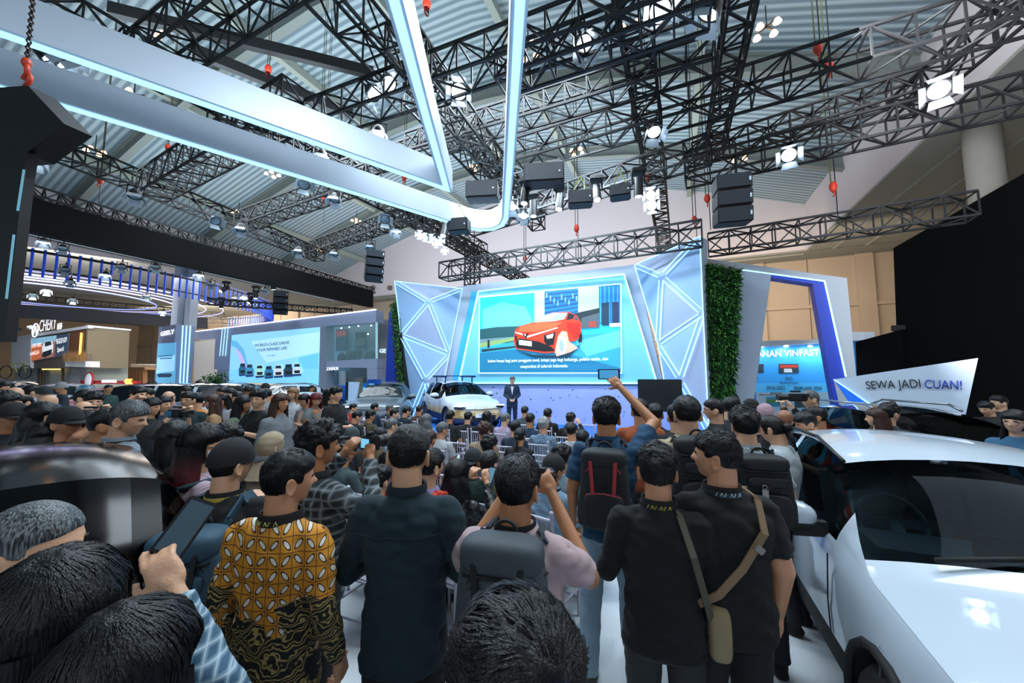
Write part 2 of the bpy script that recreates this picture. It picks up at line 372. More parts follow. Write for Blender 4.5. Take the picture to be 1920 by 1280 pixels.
it.append((em('dfe8ec'), [(966, 622), (984, 626), (987, 630), (1046, 613), (1046, 615), (988, 633), (983, 629), (966, 624)]))
it.append((bk, [(979, 625), (982, 625), (985, 631), (988, 624), (992, 624), (986, 636)]))
it.append((bk, [(1020, 628), (1042, 622), (1038, 646), (1026, 648), (1020, 640)])); it.append((em('f2fbff', 1.3), [(1024, 629), (1038, 625), (1036, 633), (1026, 635)]))
it.append((bk, [(965, 628), (968, 628), (970, 636), (966, 640)]))
it.append((bk, [(1086, 628), (1091, 622), (1091, 640), (1084, 643)]))
it.append((em('d6a08c', 1.0), [(1046, 630), (1054, 620), (1063, 622), (1067, 640), (1084, 652), (1070, 660), (1044, 668), (1040, 660)]))
it.append((em('f4ffff', 1.4), [(1053 + 9 * cos(t), 648 + 17 * sin(t)) for t in [i * pi / 6 for i in range(12)]]))
it.append((em('8aa0b8'), [(1053 + 5 * cos(t), 648 + 12 * sin(t)) for t in [i * pi / 5 for i in range(10)]]))
it.append((em('e8f0f2'), [(973, 637), (997, 640), (997, 649), (973, 646)]))
pict(scn, 'screen_image', SP, it, .372, .0012)
TW = mat('f2f6f8', .5, 0, 1.0, name='white_caption'); TD = mat('14181c', .5, name='dark_lettering')
text(scn, 'VF 7', .085, SP, (977, 646), (994, 648), TD, 'plate_lettering', 0, .44)
text(scn, 'bukan hanya bagi para pengguna awal, tetapi juga bagi keluarga, pelaku usaha, dan', .11, SP, (915, 679), (1140, 675), TW, 'caption', 0, .44)
text(scn, 'masyarakat di seluruh Indonesia.', .11, SP, (976, 689.5), (1065, 688), TW, 'caption', 0, .44)
# faceted light panels at both sides
def facets(lbl, pl, verts, tris, relief, lines, depth, base, offs=(-1.6, 1.6), lw_=.022):
    t = thing('faceted_light_panel', lbl, 'wall panel', base)
    P = {k: pl.hit(x, y, relief.get(k, 0)) for k, (x, y) in verts.items()}
    out = [k for k in verts if k[0] == 'o']
    MB().prism([pl.hit(*verts[k], -.03) for k in out], -pl.n * depth).build('panel_back', PANW, t)
    for i, tr in enumerate(tris):
        MB().add([P[k] for k in tr] + [P[k] - pl.n * (relief.get(k, 0) + .04) for k in tr], [(0, 1, 2), (5, 4, 3), (0, 3, 4, 1), (1, 4, 5, 2), (2, 5, 3, 0)]).build('facet', PANB if i % 3 else mat('a9b9d6', .5, name='pale_violet_board', nz=.03), t)
    for a, c in lines:
        A, B_ = P[a] + pl.n * .035, P[c] + pl.n * .035; d = (B_ - A).normalized(); s = d.cross(pl.n).normalized() * .07
        b = MB()
        for k in (-1, 1): b.bar(A + d * .12 + s * k, B_ - d * .12 + s * k, lw_, lw_, up=pl.n)
        b.build('light_strip', LEDC, t)
    b = MB(); q = [P[k] + pl.n * .02 for k in out] 
    for i in range(len(q)): b.bar(q[i], q[(i + 1) % len(q)], lw_, lw_, up=pl.n)
    b.build('edge_light', LEDC, t)
    return t
a = SP.hit(866, 700); c = D(740, 700, 15.6); LP = vpl(c, a)
v = dict(o1=(740, 527), o2=(867, 541), o3=(843, 664), o4=(816, 795), o5=(765, 795), o6=(752, 628), e=(804, 566), f=(798, 713))
v2 = dict(o1=v['o1'], o2=v['o2'], o3=v['o3'], o4=v['o4'], o5=v['o5'], o6=v['o6'], e=v['e'], f=v['f'])
g = LP.hit(790, 795)
facets('left faceted blue-white stage panel with glowing triangle edges behind the parked car', LP, v2,
       [('o1', 'o2', 'e'), ('o1', 'e', 'o6'), ('o2', 'o3', 'e'), ('e', 'o3', 'o6'), ('o6', 'o3', 'f'), ('o6', 'f', 'o5'), ('f', 'o3', 'o4'), ('f', 'o4', 'o5')],
       dict(e=.35, f=.3, o6=.05), [('o1', 'e'), ('o2', 'e'), ('e', 'o6'), ('e', 'o3'), ('o6', 'o3'), ('o6', 'f'), ('o3', 'f'), ('f', 'o5'), ('f', 'o4')], .4, (g.x, g.y, 0))
a = SP.hit(1190, 700); c = D(1322, 700, 11.0); RP = vpl(a, c)
v = dict(o1=(1190, 497), o2=(1313, 443), o3=(1319, 588), o4=(1330, 810), o5=(1262, 810), o6=(1234, 645), e=(1241, 518), f=(1276, 712))
g = RP.hit(1300, 800)
facets('right faceted blue-white stage panel rising to a sharp peak beside the green wall', RP, v,
       [('o1', 'o2', 'e'), ('o1', 'e', 'o6'), ('o2', 'o3', 'e'), ('e', 'o3', 'o6'), ('o6', 'o3', 'f'), ('o6', 'f', 'o5'), ('f', 'o3', 'o4'), ('f', 'o4', 'o5')],
       dict(e=.35, f=.3, o6=.05), [('o1', 'e'), ('o2', 'e'), ('e', 'o6'), ('e', 'o3'), ('o6', 'o3'), ('o6', 'f'), ('o3', 'f'), ('f', 'o5'), ('f', 'o4')], .45, (g.x, g.y, 0))
# planted walls
GR = [mat(h, .6, name='leaf_green_' + h, nz=.2) for h in ('1c4a22', '2f6a2c', '123018', '4c8a34')]
def leaves(b, base, n, pts, L, spread, out):
    for k in range(n):
        p = pts(); d = (out * random.uniform(.3, 1) + V((random.uniform(-1, 1), random.uniform(-1, 1), random.uniform(-1.2, .7))) * spread).normalized()
        s = d.cross(V((random.random() - .5, random.random() - .5, random.random()))).normalized() * L * random.uniform(.1, .17); l = L * random.uniform(.6, 1.3)
        b.add([p, p + d * l * .45 + s, p + d * l + V((0, 0, -l * .25)), p + d * l * .45 - s], [(0, 1, 2, 3)], random.randrange(len(GR)))
def planted(lbl, pl, quad, n, L, depth):
    q = [pl.hit(x, y) for x, y in quad]; g = (q[2] + q[3]) / 2
    t = thing('planted_wall', lbl, 'green wall', (g.x, g.y, 0))
    MB().prism([p - pl.n * .05 for p in q], -pl.n * depth).build('backing_board', mat('10160f', .9, name='dark_felt'), t)
    def pts():
        u, v_ = random.random(), random.random(); return (q[0] * (1 - u) + q[1] * u) * (1 - v_) + (q[3] * (1 - u) + q[2] * u) * v_
    b = MB(); leaves(b, None, n, pts, L, .8, pl.n); o = b.build('foliage', GR, t, recalc=False); o['kind'] = 'stuff'; return t
a = D(1324, 700, 11.2); c = D(1397, 700, 10.9)
planted('wide dark green planted wall right of the peaked light panel', vpl(a, c), [(1323, 494), (1388, 506), (1372, 792), (1334, 810)], 5200, .2, .25)
a = D(733, 700, 15.7); c = D(765, 700, 15.2)
planted('narrow strip of green plants along the left edge of the stage', vpl(a, c), [(732, 572), (745, 560), (763, 780), (752, 780)], 900, .16, .25)
bl = MB(); pl = vpl(D(724, 700, 16.2), D(737, 700, 16.0)); bl.prism([pl.hit(x, y) for x, y in ((729, 588), (738, 570), (741, 790), (719, 790))], -pl.n * .3)
tag(bl.build('blue_fin', mat('1038a8', .5, name='royal_blue_board')), 'upright royal blue board beside the narrow plant strip', 'panel')
# portal on the right of the stage
t = thing('portal_frame', 'white slanted portal frame with a royal blue inner lining and light edge', 'portal', D(1480, 800, 11.3))
PW = vpl(D(1388, 700, 11.6), D(1600, 700, 10.4)); RB = mat('1238b0', .5, name='royal_blue_lining'); WG = mat('a4abb3', .5, name='grey_white_board', nz=.03)
MB().prism([PW.hit(x, y) for x, y in ((1322, 484), (1588, 521), (1606, 712), (1612, 830), (1598, 830), (1586, 706), (1546, 527), (1391, 505))], -PW.n * .5).build('lintel', WG, t)
MB().prism([PW.hit(x, y, .03) for x, y in ((1389, 505), (1446, 514), (1407, 800), (1371, 800))], -PW.n * .45).build('left_leg', mat('a8b4c6', .5, name='lilac_white_board', nz=.03), t)
MB().prism([PW.hit(x, y, -.02) for x, y in ((1446, 514), (1546, 527), (1586, 706), (1600, 830), (1578, 830), (1524, 532), (1443, 520))], -PW.n * .44).build('inner_lining', RB, t)
strip(MB(), PW, [(1392, 506), (1546, 527), (1586, 706)], .035, .02).build('light_strip', LEDC, t)
# timeline wall
TP = vpl(D(1380, 700, 15.2), D(1600, 700, 13.8)); t = thing('timeline_wall', 'bright blue history wall with photographs and dates seen through the portal', 'display wall', TP.hit(1480, 795))
MB().prism([TP.hit(x, y) for x, y in ((1395, 640), (1535, 636), (1622, 640), (1632, 826), (1385, 826))], -TP.n * .2).build('wall_panel', mat('2c8fd8', .5, 0, .22, name='sky_blue_print', nz=.04), t)
MB().prism([TP.hit(x, y, .5) for x, y in ((1395, 640), (1530, 636), (1565, 622), (1640, 622), (1640, 636), (1395, 652))], -TP.n * .6).build('canopy', WHT, t)
for k, x in enumerate((1429, 1474, 1519, 1543)):
    p = TP.hit(x, 649, .36); MB().ell(p, (.09, .09, .04), n=10, m=5).build('spot_lamp', LEDW, t, True)
    area(p.x, p.y, p.z - .08, .12, .12, 9, (.8, .93, 1), tuple(TP.hit(x, 700, 0)), 'spot_glow')
GRY = mat('88a4b8', .5, 0, .12, name='grey_blue_print'); DKP = mat('223a4a', .5, name='dark_photo'); SEA = mat('2f7f9c', .5, name='teal_photo')
its = [(mat('3fa4dc', .5, 0, .2, name='light_blue_print'), [(1400, 718), (1600, 718), (1602, 735), (1400, 735)]), (GRY, [(1400, 735), (1602, 735), (1606, 800), (1395, 800)]),
       (DKP, [(1416, 683), (1432, 682), (1432, 699), (1414, 699)]), (DKP, [(1460, 682), (1497, 682), (1498, 699), (1460, 700)]), (mat('b33a2c', .5, name='red_photo'), [(1462, 684), (1496, 684), (1496, 689), (1462, 690)]),
       (mat('c9d6dc', .5, name='white_photo'), [(1470, 691), (1484, 691), (1486, 698), (1470, 698)]), (SEA, [(1437, 744), (1475, 744), (1476, 762), (1437, 762)]), (mat('3f7a3a', .5, name='green_photo'), [(1437, 749), (1475, 748), (1475, 754), (1437, 755)]),
       (DKP, [(1490, 742), (1536, 742), (1536, 764), (1490, 764)]), (mat('2a62c8', .5, name='blue_photo'), [(1407, 736), (1417, 735), (1419, 800), (1406, 800)]), (DKP, [(1560, 738), (1572, 738), (1573, 762), (1560, 762)])]
for k in range(14): its.append((SEA, [(1543 + k * 4, 790), (1544.5 + k * 4, 768 - (k * 7) % 15), (1546 + k * 4, 790)]))
pict(t, 'print', TP, its, .012, .002)
text(t, 'JALANAN VINFAST', .24, TP, (1396, 670), (1536, 666), TW, 'heading', .01, .04, .008)
for s, h, p0, p1 in (('2018', .12, (1409, 711), (1421, 711)), ('2022', .12, (1472, 712), (1486, 712)), ('2018-2022', .13, (1437, 730), (1472, 730)), ('FEBRUARI 2024', .13, (1489, 731), (1541, 731)),
                     ('Memulai Produksi', .07, (1445, 738), (1465, 738)), ('Membentuk Lini Produk', .06, (1462, 719), (1496, 719)), ('Meluncurkan Kendaraan', .06, (1424, 741), (1475, 741))):
    text(t, s, h, TP, p0, p1, mat('17324a', .5, name='navy_print'), 'lettering', .004, .03, .012)
# sign above the cars on the right
QP = vpl(D(1563, 740, 8.4), D(1840, 740, 6.9)); t = thing('angular_sign', 'white angular sign with a blue wedge reading SEWA JADI CUAN above the dark car', 'sign', QP.hit(1700, 770))
MB().prism([QP.hit(x, y) for x, y in ((1563, 711), (1834, 671), (1808, 790), (1662, 790))], -QP.n * .35).build('sign_board', mat('b8c6d6', .5, name='white_sign_board', nz=.03), t)
MB().prism([QP.hit(x, y, .04) for x, y in ((1563, 711), (1660, 782), (1610, 782))], -QP.n * .3).build('blue_wedge', mat('1f6ae0', .4, 0, .25, name='bright_blue_wedge'), t)
MB().prism([QP.hit(x, y, .06) for x, y in ((1563, 711), (1612, 785), (1600, 815), (1586, 815))], -QP.n * .3).build('lower_facet', WG, t)
strip(MB(), QP, [(1563, 711), (1650, 770)], .02, .05).build('light_strip', LEDC, t)
text(t, 'SEWA JADI', .165, QP, (1625, 729), (1727, 726), TD, 'lettering', .01, .02, .0)
text(t, 'CUAN!', .165, QP, (1734, 727), (1804, 730), mat('1c3fa6', .5, name='blue_lettering'), 'lettering', .01, .02, .006)
# black rear of the exhibitor block on the right
KP = vpl(D(1675, 700, 12.8), D(1935, 700, 10.2)); t = thing('black_stand_block', 'huge matt black exhibition block filling the right side', 'stand', (KP.hit(1800, 700).x, KP.hit(1800, 700).y, 0))
BK2 = mat('060607', 1, name='matt_black_cloth', nz=0); BK2.node_tree.nodes['Principled BSDF'].inputs['Specular IOR Level'].default_value = .1
MB().prism([KP.hit(x, y) for x, y in ((1675, 465), (1925, 322), (2150, 190), (2150, 1050), (1690, 860))], -KP.n * 3).build('upper_block', BK2, t)
MB().prism([KP.hit(x, y, .3) for x, y in ((1604, 641), (1692, 617), (1700, 860), (1612, 850))], -KP.n * 1.2).build('low_block', BK2, t)
MB().rbox(KP.hit(1684, 615, .1), (.35, .1, .2), .02).build('cable_box', BLK, t)
# black monitor at the stage edge
p = D(1237, 770, 8.6); t = thing('monitor', 'large black confidence monitor standing on the right of the stage front', 'monitor', (p.x, p.y, 0))
MP = Pl(p, (0.02, -1, 0)); c = MP.hit(1237, 741); wd = (MP.hit(1278, 741) - MP.hit(1195, 741)).length
MB().rbox(c, (wd, .07, .74), .012).build('screen_housing', mat('10181c', .3, name='black_plastic', coat=.3), t)
b = MB().box((c.x, c.y, .03), (.9, .6, .04)).tube((c.x - .25, c.y + .05, .04), (c.x - .25, c.y + .05, c.z), .03).tube((c.x + .25, c.y + .05, .04), (c.x + .25, c.y + .05, c.z), .03)
b.build('stand', TRS, t)
# ================================================================ NEIGHBOURING STANDS
GW = mat('9aa6c4', .5, name='lilac_grey_wall', nz=.03); GSH = mat('8a96aa', .5, name='grey_wall', nz=.03)
a = Z(367, 622, 5.2); c = Z(705, 581, 5.2); GP = vpl(a, c); d = (c - a).normalized()
t = thing('exhibition_stand', 'long lilac-grey stand with a light edge and a wide pale blue screen', 'stand', (GP.hit(520, 700).x, GP.hit(520, 700).y, 0))
def wall(t, name, pl, pts, m, dep=.3, off=0): return MB().prism([pl.hit(x, y, off) for x, y in pts], -pl.n * dep).build(name, m, t)
wall(t, 'fascia', GP, [(367, 622), (705, 581), (705, 604), (602, 612), (602, 755), (596, 755), (600, 613), (434, 627), (420, 755), (415, 692), (403, 692), (408, 633), (367, 637)], GW, .5)
wall(t, 'right_pier', GP, [(600, 612), (611, 611), (611, 770), (596, 770)], GSH, .5, .02)
wall(t, 'left_pier', GP, [(404, 632), (434, 628), (428, 692), (401, 692)], GW, .4, .05)
wall(t, 'lower_wall', GP, [(408, 690), (434, 690), (430, 790), (400, 790)], GSH, .2, -.5)
wall(t, 'plinth', GP, [(420, 720), (600, 724), (600, 800), (416, 800)], mat('99a2b8', .5, name='grey_plinth'), .3, -.05)
wall(t, 'rear_wall', GP, [(365, 640), (410, 636), (410, 790), (360, 790)], mat('8b8e92', .6, name='mid_grey_wall'), .2, -2.5)
strip(MB(), GP, [(367, 621), (705, 580)], .05, .03).build('edge_light', mat('e8f0ff', .5, 0, 2.2, name='white_strip'), t)
b = MB()
for k in range(3): b.bar(GP.hit(417 + k * 5.3, 615, .1), GP.hit(412 + k * 5.3, 667, .1), .03, .03)
b.build('light_strip', LEDC, t)
# its screen
s = thing('stand_screen', 'wide pale blue screen with a row of cars and the words WORLD-CLASS DRIVE', 'screen', GP.hit(516, 720))
wall(s, 'display', GP, [(434, 628), (600, 613), (597, 722), (429, 716)], mat('86c8ec', .5, 0, .8, name='pale_blue_display'), .05, .03)
im = [(em('a4d4f0', 1.1), [(470, 640), (600, 622), (599, 660), (500, 680)]), (em('5aa6cf', 1.1), [(434, 637), (445, 640), (457, 655), (465, 684), (459, 690), (452, 668), (441, 652), (434, 648)]),
      (em('b9a8e0', 1.1), [(440, 650), (452, 662), (464, 690), (458, 692), (448, 672)]), (em('63b6de', 1.1), [(560, 670), (597, 662), (597, 696), (560, 696)]), (em('74bfe6', 1.1), [(430, 693), (597, 691), (597, 722), (429, 716)])]
for k, (x, w_, hc) in enumerate(((455, 15, '1f5f86'), (468, 16, '3c86b4'), (487, 17, '9ad4c8'), (504, 17, '2b6f98'), (522, 18, 'c6ccd4'), (541, 19, '23384a'), (557, 17, 'b8d0dc'))):
    y = 702 - (abs(k - 3)) * 1.6
    im.append((em('123a66'), [(x - w_ / 2, y + 3), (x + w_ / 2, y + 2), (x + w_ / 2 - 1, y + 7), (x - w_ / 2 + 1, y + 8)]))
    im.append((em(hc), [(x - w_ / 2, y - 6), (x - w_ / 3, y - 10), (x - w_ / 3.4, y - 16), (x + w_ / 3.4, y - 16.5), (x + w_ / 3, y - 10), (x + w_ / 2, y - 7), (x + w_ / 2, y + 3), (x - w_ / 2, y + 4)]))
    im.append((em('10202e'), [(x - w_ / 3, y - 10), (x - w_ / 4, y - 15), (x + w_ / 4, y - 15.3), (x + w_ / 3, y - 10)]))
    im.append((em('0a1620'), [(x - w_ / 3, y - 3), (x + w_ / 3, y - 3.4), (x + w_ / 3.5, y + 2), (x - w_ / 3.5, y + 2.4)]))
pict(s, 'screen_image', GP, im, .04)
NV = mat('0d4470', .5, 0, .1, name='navy_lettering')
text(s, 'WORLD-CLASS DRIVE', .17, GP, (477, 650), (542, 644.5), NV, 'lettering', .002, .07, .01)
text(s, 'YOUR REFINED LIFE', .17, GP, (481, 659), (538, 654.5), NV, 'lettering', .002, .07, .01)
text(s, '31 Juli 2025', .08, GP, (500, 668), (516, 667), NV, 'lettering', .002, .07)
# upper glass room + shop below
t = thing('glass_lounge', 'two storey lounge with glazed upper floor and posters, right of the pale blue screen', 'stand', (GP.hit(655, 720).x, GP.hit(655, 720).y, 0))
INW = mat('8fa2a6', .6, name='lounge_wall', e=0)
wall(t, 'back_wall', GP, [(606, 605), (712, 592), (712, 770), (606, 770)], INW, .1, -1.6)
wall(t, 'floor_slab', GP, [(609, 677), (707, 672), (707, 690), (609, 688)], GW, 1.6, .02)
wall(t, 'side_pier', GP, [(688, 688), (707, 688), (707, 780), (690, 780)], GW, 1.2, .01)
gl = mat('a8d8e0', .05, 0, 0, nz=0, name='clear_glass', alpha=.16); wall(t, 'glass_pane', GP, [(611, 611), (703, 604), (703, 672), (609, 677)], gl, .03, .01)
wall(t, 'corner_post', GP, [(704, 604), (707, 604), (707, 672), (704, 672)], mat('b4dce8', .3, 0, .2, name='pale_blue_post'), .05, .02)
wall(t, 'poster', GP, [(630, 618), (650, 617), (649, 657), (629, 658)], mat('1c1a20', .5, name='dark_poster'), .03, -1.4); wall(t, 'poster', GP, [(666, 623), (685, 622), (685, 652), (666, 653)], mat('1d2d3c', .5, name='night_poster'), .03, -1.4)
pict(t, 'poster_image', GP, [(mat('a8391c', .5, 0, .3, name='sunset_print'), [(631, 620), (649, 619), (649, 629), (631, 631)]), (mat('8d8a64', .5, name='olive_print'), [(667, 636), (684, 633), (684, 645), (667, 648)])], -1.38)
for x, y in ((640, 671), (655, 668), (664, 667), (696, 668), (690, 669), (672, 664)):
    p = GP.hit(x, y, -.7); MB().ell(p, (.22, .22, .3), n=10, m=6).build('lounge_chair', mat('3b2a26' if x % 2 else '2a2e30', .7, name='dark_upholstery'), t, True)
for x, y in ((640, 615), (655, 613), (672, 611), (696, 610), (690, 626)):
    MB().ell(GP.hit(x, y, -.8), .04, n=8, m=5).build('ceiling_lamp', LEDW, t)
text(t, 'ZEEKR', .14, GP, (612, 694), (635, 693), mat('e8f4ff', .5, 0, 1.6, name='white_letters'), 'lettering', .01, .05, .004)
text(t, 'GE', .18, GP, (712, 661), (724, 661), mat('c8d8ea', .5, 0, .8, name='pale_letters'), 'lettering', .03, .05, .03)
wall(t, 'shop_door', GP, [(633, 695), (647, 695), (647, 745), (633, 745)], mat('aebcc8', .4, 0, .15, name='lit_doorway'), .05, -1.2)
wall(t, 'inner_panel', GP, [(611, 695), (633, 695), (633, 760), (611, 760)], mat('5f7688', .5, name='slate_panel'), .05, -1.1)
wall(t, 'framed_picture', GP, [(664, 708), (680, 708), (680, 740), (664, 740)], mat('a8a890', .5, name='framed_print'), .05, -1.2)
wall(t, 'low_grey_wall', GP, [(707, 600), (740, 598), (740, 790), (707, 790)], mat('8d8f92', .6, name='grey_end_wall'), .2, -1.0)
# kiosks
def kiosk(lbl, px, y0, y1, wpx, dp, m, screen=True):
    p = D(px, 740, dp); pl = Pl(p, (0.15, -1, 0)); t = thing('display_kiosk', lbl, 'kiosk', (p.x, p.y, 0))
    q = pl.hit(px, y0); w_ = wpx / F * dp; MB().rbox((p.x, p.y + .15, q.z / 2), (w_, .3, q.z), .02).build('cabinet', m, t)
    if screen: wall(t, 'screen', pl, [(px - wpx * .2, y0 + 8), (px + wpx * .33, y0 + 8), (px + wpx * .33, y0 + 35), (px - wpx * .2, y0 + 35)], mat('52b4f0', .4, 0, .7, name='blue_screen'), .02, .02)
    return t
kiosk('tall royal blue charging kiosk with a lit light blue screen', 696, 711, 800, 22, 14.4, mat('12489a', .45, name='blue_kiosk'))
kiosk('small blue kiosk just left of the tall royal blue one', 682, 718, 760, 8, 14.8, mat('1f7fd0', .45, name='bright_blue_kiosk'))
kiosk('blue display board behind the two people in black', 637, 722, 770, 22, 14.2, mat('1d5fc8', .45, name='mid_blue_kiosk'), False)
p = D(660, 760, 13.8); pl = Pl(p, (.2, -1, 0)); t = thing('leaning_panel', 'white tapered display panel with a dark edge beside the blue kiosks', 'display panel', (p.x, p.y, 0))
wall(t, 'board', pl, [(653, 716), (673, 716), (664, 768), (651, 768)], mat('b4d0ec', .5, name='pale_board'), .06); wall(t, 'dark_edge', pl, [(648, 716), (653, 716), (652, 756), (648, 756)], BLK, .06, .01)
wall(t, 'foot', pl, [(651, 768), (664, 768), (664, 800), (651, 800)], STL, .1)
# tower with vertical light strips
a = Z(298, 613, 5.2); c = Z(330, 608, 5.2); e = Z(367, 612, 5.2); TW1 = vpl(a, c); TW2 = vpl(c, e)
t = thing('stand_tower', 'grey rectangular tower with a tall blue poster and three vertical light strips', 'tower', (c.x, c.y, 0))
MB().prism([V((q.x, q.y, 0)) for q in (a, c, e, a + (e - c))], (0, 0, 5.2)).build('tower_body', mat('8d9ab8', .5, name='tower_grey', nz=.03), t)
wall(t, 'poster', TW1, [(296, 644), (329, 642), (326, 735), (291, 735)], mat('66b8e4', .5, 0, .5, name='blue_poster'), .04, .05)
pict(t, 'poster_image', TW1, [(em('9ad0ee', .9), [(296, 670), (328, 665), (326, 695), (292, 700)]), (em('12304a'), [(294, 702), (300, 700), (320, 700), (323, 703), (319, 707), (297, 707)]), (em('12608c'), [(297, 667), (324, 665), (324, 667), (297, 669)]), (em('12608c'), [(299, 671), (322, 670), (322, 672), (299, 673)])], .06)
text(t, 'GEELY', .28, TW1, (301, 630), (326, 625), mat('f4f8ff', .5, 0, 1.6, name='white_letters2'), 'lettering', .01, .04, .004)
b = MB()
for k in range(3): b.bar(TW2.hit(343 + k * 7, 610, .03), TW2.hit(337 + k * 6.5, 725, .03), .05, .05)
b.build('light_strip', LEDC, t)
for k, x in enumerate((334, 356)):
    q = D(x, 600, 27); tag(MB().bar((q.x, q.y, 5.2), (q.x, q.y, 9.9), .8, .5).build('support_column', mat('8a99ac', .5, name='pale_column')), ('left' if k == 0 else 'right') + ' of two pale square columns rising behind the striped tower', 'column')
# gate 8 on the far wall seen between the tower and the screen
pl = GP; q = [GP.hit(x, y, -4) for x, y in ((376, 634), (408, 634), (405, 684), (374, 684))]
t = thing('gate_panel', 'pale cream gate panel with a black figure 8 on it', 'gate', q[3]); MB().prism(q, -GP.n * .1).build('panel', mat('b2b092', .6, name='cream_panel'), t)
text(t, '8', 1.05, GP, (381, 677), (386, 677), TD, 'numeral', .03, -3.9, .02)
MB().bar(GP.hit(374, 669, -3.7), GP.hit(408, 668, -3.7), .06).bar(GP.hit(396, 669, -3.7), GP.hit(395, 686, -3.7), .06).build('rail', STL, t)
# brown stand with a film poster on the far left
cx = Z(165, 610, 6.0); CF = Pl(cx, (0, -1, 0)); CS = Pl(cx, (1, 0, 0))
t = thing('corner_stand', 'grey-brown two storey corner stand with a big car poster and a plant shelf', 'stand', (cx.x, cx.y, 0))
OL = mat('6f6a58', .7, name='olive_brown_wall', nz=.05); GG = mat('6f7d7c', .6, name='grey_green_wall')
wall(t, 'left_wall', CF, [(22, 632), (57, 629), (52, 690), (20, 690)], GG, .4)
wall(t, 'front_frame', CF, [(22, 632), (165, 610), (165, 615), (58, 632), (57, 690), (20, 690)], WHT, .3, .1)
wall(t, 'front_wall', CF, [(54, 630), (163, 613), (163, 690), (50, 690)], mat('5a5450', .7, name='brown_grey_wall'), .3, -.1)
wall(t, 'side_wall', CS, [(165, 611), (243, 620), (240, 690), (161, 690)], OL, .3)
wall(t, 'side_coping', CS, [(165, 609), (246, 617), (246, 620), (165, 613)], WHT, .5, .1)
wall(t, 'ground_floor', CF, [(30, 688), (165, 688), (165, 735), (22, 735)], mat('8f9ba2', .6, name='pale_ground_floor'), .3, -1.0)
wall(t, 'ground_floor_side', CS, [(163, 688), (240, 688), (240, 735), (163, 735)], mat('8f9b98', .6, name='pale_side_wall'), .3, -.8)
wall(t, 'niche', CF, [(133, 623), (158, 619), (155, 668), (129, 668)], mat('5c3a26', .6, 0, .12, name='copper_niche'), .05, .02)
wall(t, 'balcony', CF, [(122, 677), (160, 677), (160, 688), (122, 687)], WHT, .8, .5)
strip(MB(), CF, [(153, 624), (150, 665)], .12, .05).build('warm_strip', mat('ffb648', .5, 0, 3, name='amber_strip'), t)
strip(MB(), CF, [(80, 692), (112, 692)], .1, -.6).build('warm_strip', mat('ffd070', .5, 0, 2, name='amber_strip2'), t)
for x in (70, 77, 115): wall(t, 'door_frame', CF, [(x, 690), (x + 3, 690), (x + 3, 730), (x, 730)], mat('4a3c2e', .6, name='bronze_frame'), .1, -.6)
b = MB()
for k in range(500):
    p = CF.hit(random.uniform(120, 160), 677, random.uniform(.5, 1.1)); l = random.uniform(.4, .95); q = p + V((random.uniform(-.3, .3), random.uniform(-.3, .3), l))
    b.add([p - V((.03, 0, 0)), p + V((.03, 0, 0)), q], [(0, 1, 2)], k % 2)
o = b.build('dry_grass', [mat('b08a58', .8, name='straw'), mat('8a6a40', .8, name='brown_straw')], t, recalc=False); o['kind'] = 'stuff'
s = thing('poster_screen', 'large lit poster of a white car on an orange desert road', 'poster', CF.hit(92, 670))
wall(s, 'display', CF, [(57, 635), (130, 625), (126, 665), (54, 678)], mat('6c5a58', .5, 0, .35, name='poster_ground'), .05, .05)
pict(s, 'poster_image', CF, [(em('7fb0c8', .8), [(57, 635), (108, 628), (104, 640), (56, 648)]), (em('b8623c', .8), [(56, 648), (78, 644), (76, 672), (54, 678)]), (em('96685c', .8), [(78, 644), (103, 640), (100, 668), (76, 672)]), (em('dfe8ee', .8), [(79, 650), (84, 640), (96, 638), (100, 645), (99, 660), (86, 668), (79, 664)]),
      (em('1c2c34', .8), [(84, 641), (95, 639), (97, 646), (84, 650)]), (em('182028', .8), [(80, 660), (98, 654), (96, 664), (84, 670), (78, 668)]), (em('2b3a52', .8), [(106, 628), (130, 625), (126, 665), (104, 668)])], .06)
for s_, h, p0, p1 in (('SUPER HYBRID', .35, (59, 652), (77, 649)), ('PRE-BOOK NOW', .45, (105, 645), (125, 641)), ('Special', .4, (107, 660), (119, 657)), ('HARGA', .35, (56, 667), (73, 663))):
    text(s, s_, h, CF, p0, p1, TW, 'lettering', 0, .1, .0)
LT = mat('e8eef8', .5, 0, .9, name='white_lit_letters')
t = thing('roof_sign', 'white illuminated name sign with a round emblem on top of the corner stand', 'sign', CF.hit(85, 622, .2))
text(t, 'CHERY', 1.05, CF, (73, 622), (105, 616), LT, 'lettering', .012, .3, .0)
text(t, 'JAECOO', .35, CF, (107, 614), (116, 612), LT, 'lettering', .01, .3, .0); text(t, 'GROUP', .35, CF, (107, 618), (116, 616.5), LT, 'lettering', .01, .3, .0)
c_ = CF.hit(66, 619, .35); b = MB().ring(c_, .62, .05, (0, 1, 0), 24, 6)
b.bar(c_ + V((-.35, 0, -.4)), c_ + V((0, 0, .4)), .07, .03).bar(c_ + V((.35, 0, -.4)), c_ + V((0, 0, .4)), .07, .03); b.build('emblem', LT, t)
